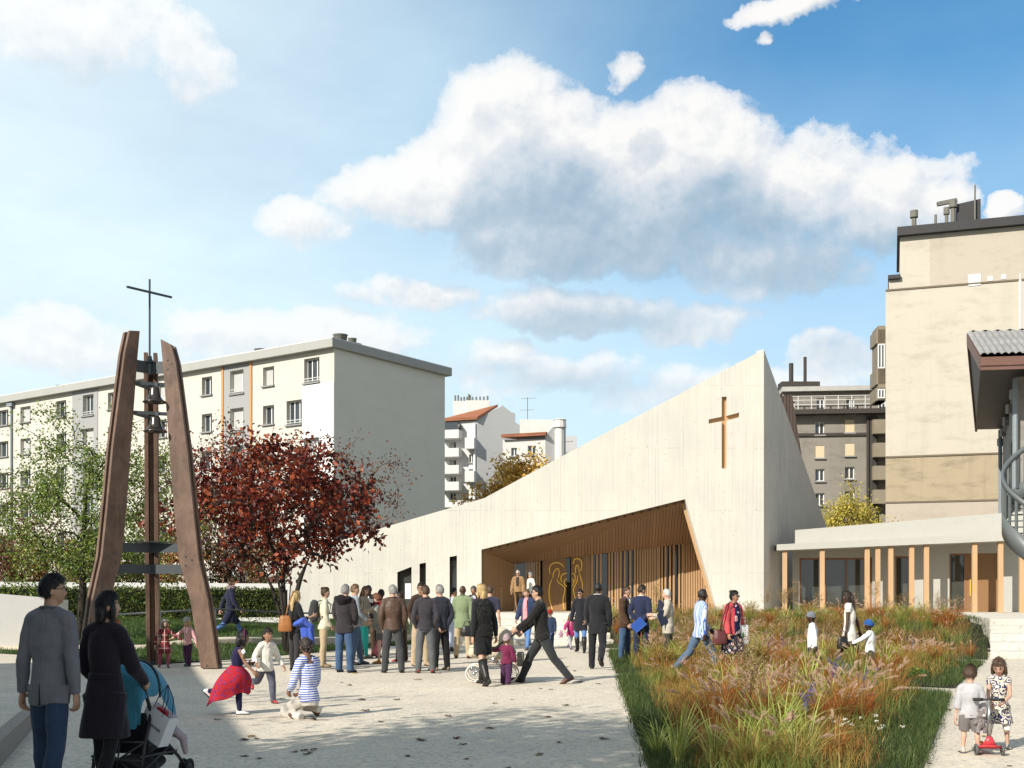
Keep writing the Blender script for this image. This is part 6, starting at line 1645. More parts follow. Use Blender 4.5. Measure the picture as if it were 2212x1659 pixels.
            hm_.build('cap' if e[0] != 'beanie' else 'knit_hat', e[1], root, True)
        elif isinstance(e, tuple) and e[0] == 'headband':
            MB().tube([hf(.083*math.cos(a), .01, .005+.135*math.sin(a)) for a in [PI*i/12 for i in range(13)]], .008*k, 6).build('headband', e[1], root, True)
        elif isinstance(e, tuple) and e[0] == 'hood':
            MB().tube([T(.085*G*math.cos(a), -.055*G+.045*G*math.sin(a), tor*(.99-.04*(math.sin(a) < 0))) for a in [2*PI*i/14 for i in range(15)]], [.026*G]*15, 8).ball(T(0,-.085*G,tor*.93), (.075*G,.035*G,.06*G), 12, 8).build('hood', e[1], root, True)
        elif isinstance(e, tuple) and e[0] == 'shirt_front':
            w_, lw = e[2]*G, e[3]; N_ = 8; v_ = []; f_ = []
            for i in range(N_):
                f = .97-(.97-lw)*i/(N_-1); R_ = np.interp(f, [q[0] for q in S], [q[2] for q in S])*G; ww = w_*(.62+.38*min(1, i/2.5))
                for q in range(5): x_ = ww*(q/2-1); v_.append(T(x_, R_+e[4]-.10*x_*x_/max(.03,w_)*2, f*tor) if f > -.03 else P0+Vector((x_, R_+e[4]+.01, f*tor)))
            f_ = [(i*5+q, i*5+q+1, i*5+q+6, i*5+q+5) for i in range(N_-1) for q in range(4)]
            o = MB().add(v_, f_).build('shirt', e[1], root, True); md = o.modifiers.new('s','SOLIDIFY'); md.thickness = .012; md.offset = 1
    info = dict(root=root, HC=HC, HR=HR, k=k, A=A, J=J, T=T, tor=tor, G=G, P0=P0, H=H, NB=NB, X=X, Y=Y, z=z, face=face)
    hf = lambda x_, y_, z_: HC+HR@(Vector((x_,y_,z_))*k)
    for e in extras:
        if e == 'sunglasses' or e == 'glasses':
            gm = MB()
            for s in (-1,1):
                if e == 'sunglasses': gm.ball(hf(s*.032,.092,.008), (.027*k,.006*k,.021*k), 12, 8, 0, HR)
                else: gm.tube([hf(s*.032+.022*math.cos(a), .095, .006+.016*math.sin(a)) for a in [2*PI*i/12 for i in range(13)]], .0022*k, 5)
                gm.bar(hf(s*.056,.088,.014), hf(s*.077,-.002,.010), .004*k)
            gm.bar(hf(-.012,.099,.012), hf(.012,.099,.012), .005*k); gm.build(e, M_LENS, root, True)
        elif isinstance(e, tuple) and e[0] == 'scarf':
            sc = MB(); r_ = .058*G
            for q in (0,1): sc.tube([T(r_*(1.05-.1*q)*math.cos(a)*1.1, r_*math.sin(a)+.006, tor*(.985+.05*q)+.012*math.sin(3*a+q)) for a in [2*PI*i/16 for i in range(17)]], [.024*G*(1+.2*math.sin(i*2.1)) for i in range(17)], 8)
            if len(e) > 2: sc.tube([T(.03,r_+.01,tor*.97), T(.035,.085*G*1.4,tor*.75), T(.03,.085*G*1.4,tor*.4)], [(.03,.014),(.04,.014),(.045,.012)], 8)
            sc.build('scarf', e[1], root, True)
        elif isinstance(e, tuple) and e[0] == 'scarf_in':
            r_ = .052*G; MB().tube([T(r_*1.0*math.cos(a), r_*math.sin(a)+.014, tor*1.0+.020*math.sin(a)) for a in [-.5+(PI+1.0)*i/14 for i in range(15)]], [(.016*G,.026*G)]*15, 8, ref=(0,0,1)).build('scarf', e[1], root, True)
        elif isinstance(e, tuple) and e[0] in ('beanie','cap','cap_back'):
            vs = []
            for n in SDIR2:
                p = head_point(n, k); line = .18 if n[1] > 0 else .18-.35*(-n[1]); cov = smooth(line-.08, line+.02, n[2]); vs.append(HC+HR@(p+Vector(n)*((.024*cov-.006*(1-cov))*k)+Vector((0,0,(.016 if e[0] == 'beanie' else .008)*k*cov*max(0,n[2])))))
            fs = [f_ for f_ in SFAC2 if max(SDIR2[i][2] for i in f_) > -.3]; hm_ = MB().add(vs, fs)
            if e[0] != 'beanie':
                sg = 1 if e[0] == 'cap' else -1
                hm_.prism([hf(-.068,sg*.065,.036), hf(.068,sg*.065,.036), hf(.066,sg*.115,.030), hf(.040,sg*.160,.022), hf(0,sg*.172,.020), hf(-.040,sg*.160,.022), hf(-.066,sg*.115,.030)], HR@Vector((0,0,.007*k)))
            hm_.build('cap' if e[0] != 'beanie' else 'knit_hat', e[1], root, True)
        elif isinstance(e, tuple) and e[0] == 'headband':
            MB().tube([hf(.083*math.cos(a), .01, .005+.135*math.sin(a)) for a in [PI*i/12 for i in range(13)]], .008*k, 6).build('headband', e[1], root, True)
        elif isinstance(e, tuple) and e[0] == 'hood':
            MB().tube([T(.085*G*math.cos(a), -.055*G+.045*G*math.sin(a), tor*(.99-.04*(math.sin(a) < 0))) for a in [2*PI*i/14 for i in range(15)]], [.026*G]*15, 8).ball(T(0,-.085*G,tor*.93), (.075*G,.035*G,.06*G), 12, 8).build('hood', e[1], root, True)
        elif isinstance(e, tuple) and e[0] == 'shirt_front':
            MB().prism([T(-.028*G,.062*G,tor*.96), T(.028*G,.062*G,tor*.96), T(.030*G,.092*G,tor*.62), T(.012*G,.094*G,tor*.42), T(-.012*G,.094*G,tor*.42), T(-.030*G,.092*G,tor*.62)], (0,.022,0)).build('shirt', e[1], root)
    return info
M_SOLE = plain('shoe_sole', (.035,.03,.027), .8, .1, 9, 0)
def world_pt(info, p):
    R = Matrix.Rotation(-math.radians(info['face']), 3, 'Z'); return R@Vector(p)+Vector((info['X'], info['Y'], info['z']))
# ---------------------------------------------------------------- cloth
def F_(n, c, **k): return fabric(n, c, **k)
DEN = lambda n, c: F_('denim_'+n, c, var=.3, weave=700)
DK, DKB = (.018,.017,.020), (.014,.015,.024)
C_BLK = F_('black_wool', (.012,.012,.013)); C_BLK2 = F_('black_knit', (.016,.015,.014), var=.25, fold=14); C_CHAR = F_('charcoal_cloth', (.035,.032,.034)); C_NAVY = F_('navy_wool', (.016,.019,.042)); C_SUIT = F_('navy_suit', (.020,.026,.058)); C_SUITB = F_('black_suit', (.017,.017,.020))
C_GREY = F_('grey_tweed', (.165,.17,.19), var=.3, weave=600, fs=.35); C_JEAN = DEN('blue', (.045,.085,.16)); C_JEAN2 = DEN('mid', (.075,.12,.185)); C_JEANL = DEN('bright', (.09,.19,.42)); C_JEAND = F_('denim_dark', (.030,.055,.105), var=.5, weave=700, fs=.4); C_JEANG = DEN('grey', (.10,.105,.11)); C_SLACK = F_('grey_slacks', (.05,.052,.056))
C_BEIGE = F_('beige_chino', (.42,.33,.21)); C_CREAM = F_('cream_cloth', (.62,.57,.42)); C_BROWNJ = plain('brown_leather', (.085,.05,.035), .5, .25, 9, .5, 22, bd=.02); C_SUEDE = F_('brown_suede', (.065,.034,.018), var=.3); C_TANJ = F_('tan_jacket', (.28,.17,.08)); C_GRN = F_('sage_blazer', (.20,.25,.14)); C_TURQ = F_('turquoise', (.04,.50,.44)); C_STONE = F_('stone_parka', (.34,.28,.20)); C_GRNS = F_('green_scarf', (.02,.28,.10)); C_WHT = F_('white_cotton', (.78,.78,.78)); C_PALEB = F_('pale_blue_robe', (.55,.60,.72)); C_PURP = F_('purple_wool', (.07,.03,.09)); C_PINK = F_('pink_shirt', (.68,.30,.32)); C_PUFF = F_('navy_quilt', (.03,.045,.10), fold=22, fs=.6); C_RED = F_('red_cotton', (.45,.05,.04)); C_REDC = F_('coral_knit', (.50,.07,.08)); C_BGJ = F_('pale_grey_jacket', (.47,.43,.35)); C_MAG = F_('magenta_quilt', (.45,.035,.16), fold=24, fs=.7); C_MAR = F_('maroon_quilt', (.16,.02,.06), fold=24, fs=.7); C_PLUM = F_('plum_trousers', (.06,.02,.06)); C_GREYT = F_('grey_tights', (.33,.33,.36)); C_ROSE = F_('rose_leggings', (.36,.08,.12)); C_PINKT = F_('pale_pink', (.72,.40,.40)); C_GREYK = F_('grey_marl', (.42,.41,.42), var=.2); C_GRSH = F_('grey_shorts', (.16,.145,.14)); C_OFFW = F_('off_white', (.72,.68,.60)); C_LEGW = F_('white_leggings', (.70,.64,.62)); C_DNAVY = F_('deep_navy', (.016,.014,.05)); C_OLIV = F_('brown_trousers', (.06,.035,.02)); C_SHEER = F_('sheer_tights', (.045,.025,.02))
C_FUR = F_('black_fur', (.010,.010,.010), fold=60, fs=1.0); C_BRWN = F_('brown_cord', (.05,.03,.022)); C_REDS = F_('red_scarf', (.42,.02,.03)); C_PALEG = F_('grey_hooded', (.27,.29,.31)); C_DRKJ = F_('dark_softshell', (.032,.027,.030)); C_BLU = F_('bright_blue', (.05,.10,.42)); C_LILAC = F_('lilac_scarf', (.42,.34,.34))
S_BLK = plain('black_leather', (.02,.018,.017), .4, .2, 9, .1); S_BRN = plain('brown_shoe', (.10,.035,.018), .35, .2, 9, .1); S_OXB = plain('oxblood_shoe', (.19,.035,.02), .35, .2, 9, .1); S_TAN = plain('suede_shoe', (.33,.24,.15), .85, .15, 9, .1); S_ORG = plain('mustard_boot', (.50,.20,.03), .6, .15, 9, .1); S_PNK = plain('pink_boot', (.40,.10,.13), .7, .15, 9, .1); S_WHT = plain('white_shoe', (.78,.76,.73), .4, .05, 9, .05); S_RED = plain('red_shoe', (.42,.05,.06), .6, .15, 9, .1); S_GREY = plain('grey_trainer', (.10,.10,.11), .6, .2, 9, .1); S_BOOT = plain('suede_boot', (.13,.055,.028), .85, .25, 9, .3); S_HITOP = plain('pale_hightop', (.46,.43,.38), .8, .2, 30, .1)
def striped(name, base, stripe, axis, pitch, duty=.4, extra=None):
    def fn(t, b):
        v = t.obj(); q = t.sep(v)['xyz'.index(axis)]
        q = t.math('ADD', q, t.math('MULTIPLY', t.noise(v, 6, 2), .03)); fr = t.math('FRACT', t.math('DIVIDE', q, pitch)); m = t.math('LESS_THAN', fr, duty); c = t.mix(m, base, stripe)
        if extra:
            fr2 = t.math('FRACT', t.math('DIVIDE', q, pitch*2.7)); c = t.mix(t.math('LESS_THAN', fr2, .2), c, extra)
        C(t, b, c); C(t, b, t.bump(t.noise(t.mapv(v, (1,1,.5)), 9, 3), .3, .06), 'Normal')
    return mat(name, fn, .9, .15)
C_BRET = striped('breton_stripes', (.74,.74,.76), (.02,.09,.50), 'z', .030, .42)
C_VSTR = striped('blue_striped_shirt', (.42,.50,.68), (.06,.13,.42), 'x', .034, .35, (.62,.64,.68))
def plaid(name, base, a, b_):
    def fn(t, b):
        v = t.obj(); x, y, z = t.sep(v); m1 = t.math('LESS_THAN', t.math('FRACT', t.math('MULTIPLY', z, 14)), .35); m2 = t.math('LESS_THAN', t.math('FRACT', t.math('MULTIPLY', t.math('ADD', x, y), 14)), .35); l = t.math('LESS_THAN', t.math('FRACT', t.math('MULTIPLY', t.math('SUBTRACT', x, z), 7)), .06)
        c = t.mix(t.math('MULTIPLY', m1, .6), base, a); c = t.mix(t.math('MULTIPLY', m2, .6), c, a); c = t.mix(t.math('LESS_THAN', t.math('FRACT', t.math('MULTIPLY', z, 7)), .09), c, b_); c = t.mix(t.math('LESS_THAN', t.math('FRACT', t.math('MULTIPLY', x, 7)), .09), c, b_); C(t, b, c)
    return mat(name, fn, .9, .15)
C_PLAID = plaid('red_plaid', (.22,.03,.03), (.03,.02,.025), (.5,.4,.35)); C_CHECK = plaid('check_shirt', (.6,.6,.58), (.03,.04,.14), (.45,.4,.05))
def floral(name, base, p1, p2, sc, swirl=False):
    def fn(t, b):
        v = t.obj(); w = t.vmath('ADD', v, t.vmath('MULTIPLY', t.node('ShaderNodeTexNoise').outputs['Color'], (.05,.05,.05))) ; w.node.inputs[1].links[0].from_node.inputs[0].links[0].from_node.inputs['Scale'].default_value = 14
        d = t.voro(w, sc); 
        if swirl:
            r = t.math('FRACT', t.math('MULTIPLY', d, 3.2)); c = t.mix(t.math('LESS_THAN', r, .5), base, p1)
        else:
            c = t.mix(t.math('LESS_THAN', d, .34), base, p1); c = t.mix(t.math('LESS_THAN', d, .18), c, p2)
        C(t, b, c); C(t, b, t.bump(t.noise(v, 10, 3), .25, .05), 'Normal')
    return mat(name, fn, .85, .15)
C_FLOR = floral('floral_navy', (.014,.016,.05), (.55,.48,.44), (.50,.08,.12), 11); C_DAM = floral('damask', (.66,.60,.48), (.025,.028,.11), None, 13, True); C_REDSK = floral('red_patterned_silk', (.38,.02,.03), (.06,.03,.16), (.48,.04,.05), 24); C_CAMO = floral('blue_camouflage', (.03,.05,.10), (.10,.14,.22), (.02,.025,.05), 12); C_ORSC = floral('orange_blue_scarf', (.62,.18,.03), (.6,.5,.4), (.03,.12,.42), 18); C_HATP = floral('pale_print_hat', (.70,.70,.62), (.35,.5,.5), (.6,.62,.5), 26); C_STRH = striped('striped_knit', (.72,.62,.62), (.50,.30,.36), 'z', .022, .45)
def jk(m, t=.020, hem=-.16, **k): return dict(m=m, t=t, hem=hem, name=k.pop('name', 'jacket'), **k)
def shirt(m, **k): return dict(m=m, t=k.pop('t', .010), hem=k.pop('hem', -.10), name=k.pop('name', 'shirt'), **k)
def tr(m, **k): return dict(m=m, **k)
P = person
CAST = {}
# ---- couple in front with a pushchair
m1 = P(106, 8.75, 1.752, 14, 'man in a grey blazer and blue jeans beside the woman with the pushchair', head=(52,0), hair=('short','black'), skin='asian', top=jk(C_GREY, .016, -.24, collar=C_GREY, amp=.0045, fr=11, st=.8, seam=1), bottom=tr(C_JEAND, loose=.012), legs=((10,4),(-8,10)), arms=((-6,12,6,5),(-2,12,8,3)), shoes=S_BLK, extras=('glasses',), build=.86)
w1 = P(226, 8.9, 1.63, 14, 'woman in a long belted black coat pushing the blue pushchair', 'f', head=(48,2), hair=('bob','black'), skin='asian', top=jk(F_('dark_aubergine_coat', (.017,.013,.020)), .026, -.62, flare=.05, belt=F_('dark_aubergine_coat', (0,0,0)), amp=.008, fr=6, name='coat'), bottom=tr(C_BLK, kind='leggings', t=.006), legs=((16,8),(-12,16)), arms=((6,14,55,0),(22,12,58,-4)), curls=(80,80), shoes=S_BLK, extras=(('scarf_in', C_ORSC),), build=.86)
# ---- children under the tower
P(356, 25.2, 1.06, 165, 'small girl in red plaid dress and white cap laughing under the tower', 'f', head=(-10,28), lean=-9, hair=('bob','light'), skin='pale', top=dict(m=C_PLAID, t=.014, hem=-.50, flare=.05, name='dress', belt=C_PLAID), bottom=tr(C_ROSE, kind='leggings', t=.006), legs=((4,4),(-8,10)), spread=(2,10), arms=((-8,50,10,58),(14,28,-12,8)), shoes=S_GREY, extras=(('cap', C_OFFW),'smile'))
P(406, 25.8, 1.09, 205, 'small girl in a pale pink top and plum trousers holding hands under the bell tower', 'f', head=(8,-12), hair=('long','blond'), skin='pale', top=shirt(C_PINKT, hem=-.12), bottom=tr(C_PLUM, t=.010), legs=((14,10),(-4,18)), arms=((-8,22,5,20),(26,46,30,52)), shoes=S_GREY, extras=(('beanie', C_HATP),'smile'))
# ---- woman on the lawn path
P(497, 31.7, 1.80, 62, 'woman in a navy belted coat and pink-grey scarf walking up the lawn path', 'f', z=lawn_z(WX(497,31.7),31.7)+.06, hair=('bun','light'), skin='pale', legs=((32,6),(-26,34)), feet=(0,28), top=jk(C_NAVY, .022, -.62, flare=.02, belt=C_NAVY, name='coat'), bottom=tr(C_JEANL, kind='leggings', t=.008), arms=((-26,12,-14,6),(10,12,40,6)), shoes=S_BLK, extras=(('scarf', C_LILAC),))
# ---- running children and the kneeling woman
CAST['run'] = P(508, 15.4, 1.13, 72, 'running girl in a navy top and swirling red patterned skirt with a white lolly', 'f', head=(4,-4), lean=10, hair=('bob','black'), skin='brown', top=shirt(C_DNAVY, sleeve=0, neck=.93, hem=.05), bottom=tr(C_DNAVY, kind='leggings', t=.006), legs=((-28,62),(10,8)), feet=(45,0), arms=((-4,10,98,-10),(30,24,52,30)), shoes=S_WHT, extras=(('headband', plain('pink_band', (.5,.06,.2), .5)),'smile'))
P(574, 17.0, 1.12, 148, 'running girl in a cream knitted cardigan and grey trousers smiling', 'f', head=(-12,-2), lean=9, hair=('pony','dark'), skin='tan', top=jk(C_OFFW, .016, -.12, name='cardigan', amp=.006, fr=26, collar=C_OFFW), bottom=tr(F_('slate_trousers', (.10,.10,.14)), loose=.006), legs=((18,14),(-34,52)), feet=(0,40), arms=((-14,26,40,20),(8,28,70,6)), shoes=S_RED, extras=('smile',))
P(668, 14.9, 1.66, -48, 'kneeling woman with braids in a blue and white striped top and pale trousers', 'f', lean=4, head=(22,-8), hair=('braids','dark'), skin='brown', top=shirt(C_BRET, sleeve=.78, neck=.86, hem=-.05, t=.012), bottom=tr(F_('pale_trousers', (.56,.52,.46)), t=.010, loose=.006), legs=((64,150),(76,160)), feet=(-30,-30), spread=(8,6), arms=((14,16,62,-22),(18,14,60,-20)), shoes=S_BOOT)
# ---- crowd, from left to right
P(637, 24.2, 1.67, 48, 'blond woman in a black top with a tan shoulder bag under the red tree', 'f', head=(18,4), hair=('long','blond'), skin='fair', top=shirt(F_('black_jersey', (.016,.016,.018)), sleeve=.74, hem=-.16), bottom=tr(C_CHAR, t=.008, loose=.004), arms=((0,12,22,10),(16,14,108,0)), shoes=S_BLK, extras=('smile',))
CAST['cream'] = P(699, 25.4, 1.75, 74, 'woman in a cream jacket and beige trousers wearing a dark rucksack', 'f', head=(14,0), hair=('bun','brown'), skin='fair', top=jk(C_CREAM, .018, -.14), bottom=tr(C_BEIGE, loose=.008), arms=(POCK,(2,12,34,-12)), shoes=S_TAN, extras=('smile',))
P(744, 23.7, 1.80, 22, 'grey-haired man in a dark hooded jacket and blue jeans seen from behind', head=(12,4), hair=('short','grey'), top=jk(C_DRKJ, .024, -.22, amp=.010), bottom=tr(C_JEAN, loose=.020), arms=((6,14,50,-24),(6,14,50,-24)), legs=((3,2),(-2,2)), spread=(5,6), shoes=S_BLK, extras=(('hood', C_DRKJ),), build=.99)
CAST['fair'] = P(769, 26.3, 1.84, 70, 'fair-haired man in a grey jacket with a dark rucksack behind the hooded man', head=(25,0), lean=-3, hair=('short','light'), top=jk(C_PALEG, .022, -.14), bottom=tr(C_JEAN2, loose=.014), arms=((10,12,60,-20),(4,14,50,-14)), legs=((12,6),(-6,6)), shoes=S_GREY)
P(785, 29.0, 1.80, 105, 'long-haired woman in a stone parka and turquoise trousers deep in the group', 'f', head=(20,-6), hair=('long','light'), top=jk(C_STONE, .022, -.22), bottom=tr(C_TURQ, t=.008, loose=.004), arms=((20,12,110,-20),(20,12,120,-30)), shoes=S_TAN)
P(798, 30.3, 1.85, 195, 'tall man in a black jacket facing the group with folded notes', skin='dark', hair=('buzz','black'), head=(10,-12), top=[shirt(C_WHT, hem=-.04), jk(C_BLK, .024, -.12)], bottom=tr(C_OLIV), arms=((24,10,105,-30),(20,12,100,-30)), shoes=S_RED, extras=(('shirt_front', C_WHT, .030, .0, .040),))
P(821, 29.2, 1.72, 40, 'black-haired woman in a black coat and pink boots in the middle of the group', 'f', hair=('bun','black'), skin='dark', head=(-30,0), top=jk(C_BLK, .022, -.30, name='coat'), bottom=tr(C_BLK, kind='leggings'), arms=((8,12,80,-20),DOWN), legs=((4,4),(-10,30)), feet=(0,30), shoes=S_PNK, shoe_kind='boot')
P(826, 26.8, 1.62, -62, 'curly red-haired woman in a red scarf bending her head and laughing', 'f', hair=('curly','red'), skin='pale', head=(-8,-24), lean=10, top=jk(F_('grey_cardigan', (.25,.25,.21)), .020, -.28), bottom=dict(kind='skirt', m=F_('grey_skirt', (.12,.11,.11)), hem=-.55, flare=.02), arms=((6,12,40,-10),(6,12,50,-20)), shoes=S_ORG, extras=(('scarf', C_REDS, 1),'smile'))
P(849, 23.6, 1.79, -12, 'grey-haired man in a brown leather jacket and grey trousers seen from behind', head=(-22,0), hair=('short','grey'), top=jk(C_BROWNJ, .024, -.10, amp=.011, fr=9, collar=C_CHAR), bottom=tr(C_SLACK, loose=.016), arms=((-6,16,22,-10),(-4,16,24,-10)), spread=(7,7), shoes=S_BLK, extras=('glasses',), build=.98)
P(867, 27.6, 1.66, -70, 'woman with pinned dark hair and a bright green scarf behind the leather jacket', 'f', hair=('bun','dark'), skin='tan', head=(0,0), top=jk(C_CHAR, .02, -.2), bottom=tr(C_BRWN), arms=(HOLD,DOWN), shoes=S_RED, extras=(('scarf', C_GRNS, 1),'glasses'))
P(908, 25.9, 1.86, 152, 'tall smiling man in glasses and a brown jumper behind the man in grey jeans', hair=('short','dark'), skin='tan', head=(30,0), top=jk(C_BRWN, .016, -.10), bottom=tr(C_BEIGE), arms=(POCK,POCK), shoes=S_TAN, extras=('glasses','smile'))
P(919, 23.5, 1.78, -6, 'man in a charcoal jumper and faded grey jeans seen from behind', hair=('short','brown'), head=(-30,0), top=jk(F_('charcoal_knit', (.04,.036,.042)), .016, -.12, collar=C_CHAR), bottom=tr(C_JEANG, loose=.014), arms=(POCK,POCK), spread=(5,5), shoes=S_OXB)
P(952, 24.3, 1.80, -38, 'grey-haired man in a navy blouson and black trousers with his hands behind him', hair=('short','grey'), head=(-12,0), top=jk(F_('navy_blouson', (.028,.030,.044)), .026, -.14, amp=.011), bottom=tr(C_BLK, loose=.018), arms=((-16,14,-6,-22),(-18,14,6,-28)), shoes=S_TAN)
P(977, 32.5, 1.78, 70, 'dark-haired man in a white shirt over a pale blue robe', hair=('short','black'), skin='tan', head=(12,0), top=shirt(F_('pale_white_shirt', (.66,.69,.78)), hem=-.1), bottom=dict(kind='skirt', m=C_PALEB, hem=-1.35, flare=.05, name='robe'), arms=((10,12,70,-10),DOWN), shoes=S_BLK)
P(999, 29.0, 1.83, 6, 'bald man in a sage green blazer and beige trousers seen from behind', skin='dark', hair=('bald','dark'), head=(10,0), top=jk(C_GRN, .022, -.32, amp=.008, collar=C_GRN), bottom=tr(C_BEIGE, loose=.014), arms=((0,12,30,-8),(-4,13,10,4)), spread=(6,6), shoes=S_BRN, build=.97)
P(1024, 33.0, 1.84, 190, 'man with greying hair and a purple pullover facing the green blazer', hair=('short','salt'), skin='tan', head=(12,-4), top=[shirt(C_WHT, neck=.99), jk(C_PURP, .018, -.12, neck=.93)], bottom=tr(C_CHAR), arms=(HOLD,DOWN), shoes=S_BLK)
P(1043, 20.4, 1.82, -34, "blond woman in black fur gilet, short skirt and tall boots holding a child's hand", 'f', hair=('bob','blond'), head=(-28,0), skin='fair', top=[shirt(F_('black_jersey', (.016,.016,.018)), hem=-.05), dict(m=C_FUR, t=.040, hem=-.06, sleeve=0, name='gilet', amp=.016, fr=30)], bottom=dict(kind='skirt', m=C_BLK, hem=-.60, flare=.0, t=.014), legs=((-20,10),(22,8)), feet=(30,0), arms=((-6,12,4,4),(-8,16,6,12)), shoes=S_BLK, shoe_kind='boot', extras=('sunglasses',))
P(1058, 27.0, 1.80, 10, 'man with cropped hair in a navy T-shirt and red trousers behind the blond woman', hair=('buzz','brown'), head=(0,0), top=shirt(F_('navy_tee', (.035,.035,.06)), sleeve=.34), bottom=tr(F_('red_trousers', (.36,.05,.04))), shoes=S_BLK)
# ---- porch
P(1120, 45.6, 1.66, 196, 'old man in tan jacket and dark glasses leaning on a cane above the steps', z=.9, hair=('receding','white'), lean=6, head=(6,0), skin='fair', top=[shirt(C_CHAR, neck=.98), jk(C_TANJ, .026, -.10, neck=.95)], bottom=tr(C_OLIV, loose=.016), arms=((2,12,20,4),(4,16,14,12)), curls=(40,85), shoes=S_TAN, extras=('sunglasses','smile',('shirt_front', C_CHAR, .024, .35, .042)), build=.99)
P(1147, 46.2, 1.58, 225, 'old woman with wavy grey hair in a white cardigan on the porch', 'f', z=.9, hair=('curly','grey'), head=(20,0), skin='pale', top=jk(C_OFFW, .018, -.16), bottom=tr(C_CHAR), shoes=S_TAN, extras=('sunglasses',))
P(1139, 33.6, 1.81, 205, 'young man in a navy quilted jacket over a pink shirt walking from the steps', hair=('short','light'), skin='fair', head=(10,-4), top=[shirt(C_PINK, hem=-.12, t=.016), jk(C_PUFF, .030, -.14, neck=.93)], bottom=tr(C_JEANL, loose=.006), legs=WALKL, feet=(0,20), arms=((-8,16,20,8),(10,14,34,4)), shoes=S_GREY, extras=('smile',('shirt_front', C_PINK, .042, -.06, .044)))
# ---- man with the cream pram
v1 = P(1172, 20.8, 1.85, -86, 'man in a black cardigan and dark jeans pushing the cream pram', hair=('short','black'), skin='fair', lean=6, top=jk(C_BLK2, .022, -.14, amp=.008, collar=C_BLK2), bottom=tr(DEN('black', (.028,.030,.033)), loose=.018), legs=((-26,14),(30,8)), feet=(26,-12), arms=((40,4,62,-6),(30,6,52,-6)), curls=(75,75), shoes=S_BRN, extras=('sunglasses',))
P(1094, 20.5, .88, 20, 'toddler in a maroon quilted jacket and striped hat reaching up to the blond woman', 'f', hair=('short','light'), skin='pale', top=jk(C_MAR, .024, -.18), bottom=tr(C_PLUM, t=.012), legs=((4,4),(-8,12)), arms=((55,62,80,60),(6,20,30,10)), shoes=plain('plum_shoe', (.12,.05,.13), .6), extras=(('beanie', C_STRH),))
P(1189, 35.0, 1.16, 195, 'small boy in a navy hooded jacket and red cap by the steps', hair=('short','brown'), skin='pale', head=(10,-6), top=jk(F_('navy_shell', (.025,.04,.08)), .022, -.16), bottom=tr(C_CAMO, t=.012), legs=WALKL, arms=((4,14,20,10),(10,24,20,22)), shoes=S_RED, extras=(('cap', F_('red_cap', (.5,.04,.03))),))
P(1232, 33.8, 1.06, 150, 'small girl in a magenta jacket and grey hat holding a hand before the steps', 'f', hair=('long','light'), skin='pale', head=(-8,-4), top=jk(C_MAG, .024, -.22), bottom=tr(C_GREYT, kind='leggings', t=.006), legs=WALKR, arms=((10,26,10,30),(30,44,50,30)), shoes=plain('plum_shoe', (.12,.05,.13), .6), extras=(('beanie', F_('grey_knit', (.22,.25,.28))),))
P(1254, 31.8, 1.76, 196, 'smiling woman with a long ponytail, dark glasses and a belted black coat', 'f', hair=('pony','dark'), skin='fair', head=(8,-8), top=jk(F_('black_coat', (.018,.018,.022)), .022, -.52, belt=F_('black_coat', (0,0,0)), name='coat', collar=F_('black_coat', (0,0,0))), bottom=tr(C_JEANL, kind='leggings', t=.007), legs=((12,8),(-10,12)), arms=((10,13,28,-6),(-2,16,10,12)), shoes=S_BLK, shoe_kind='boot', extras=('sunglasses','smile'))
P(1291, 24.8, 1.86, 14, 'dark-skinned man in a black suit walking away along the garden edge', skin='black', hair=('buzz','black'), top=jk(C_SUITB, .022, -.34, collar=C_WHT), bottom=tr(C_SUITB, loose=.016), legs=((6,2),(-14,38)), feet=(0,34), arms=((4,14,30,-8),(0,14,20,0)), shoes=S_BLK, build=.98)
# ---- men standing in the garden
P(1350, 27.4, 1.79, 120, 'man in a brown suede jacket and blue jeans standing in the garden', hair=('short','brown'), skin='fair', head=(-8,0), top=[shirt(C_CHECK, t=.014), jk(C_SUEDE, .026, -.20, neck=.94)], bottom=tr(C_JEAN, loose=.012), arms=((-2,14,10,8),(6,12,30,-6)), shoes=S_BRN, extras=(('shirt_front', C_CHECK, .036, -.05, .042),))
P(1385, 27.0, 1.82, 26, 'man in a navy suit seen from behind with a blue folder held behind his back', hair=('short','dark'), head=(42,-6), top=jk(C_SUIT, .020, -.34, collar=C_WHT), bottom=tr(C_SUIT, loose=.012), arms=((-22,16,10,-40),(-20,16,-2,-38)), shoes=S_BLK)
P(1444, 26.4, 1.72, -80, 'white-haired man in a pale grey jacket gesturing with dark folders', hair=('short','white'), skin='pale', head=(0,2), top=jk(C_BGJ, .022, -.34, collar=C_WHT), bottom=tr(C_CHAR, loose=.014), arms=((18,10,98,10),(20,8,80,-14)), shoes=S_BLK)
P(1513, 23.0, 1.78, 78, 'man in a blue and white striped shirt and jeans striding through the tall grass', skin='black', hair=('buzz','black'), head=(6,0), top=shirt(C_VSTR, hem=-.20, t=.016, collar=C_VSTR), bottom=tr(C_JEAN2, loose=.012), legs=((-24,20),(28,10)), feet=(20,0), arms=((20,12,48,2),(-6,14,4,4)), shoes=S_BRN, build=.98)
P(1583, 22.7, 1.69, 148, 'woman in navy floral dress, coral cardigan and sunglasses walking through tall grass', 'f', skin='tan', hair=('bun','black'), head=(-26,0), top=[dict(m=C_FLOR, t=.012, hem=-.75, flare=.045, sleeve=0, name='dress', collar=C_FLOR), jk(C_REDC, .018, -.10, neck=.90, name='cardigan')], bottom=None, legs=((16,8),(-16,18)), arms=((-2,14,16,10),(4,14,24,6)), shoes=S_BRN, extras=('sunglasses','smile',('shirt_front', C_FLOR, .045, -.10, .034)))
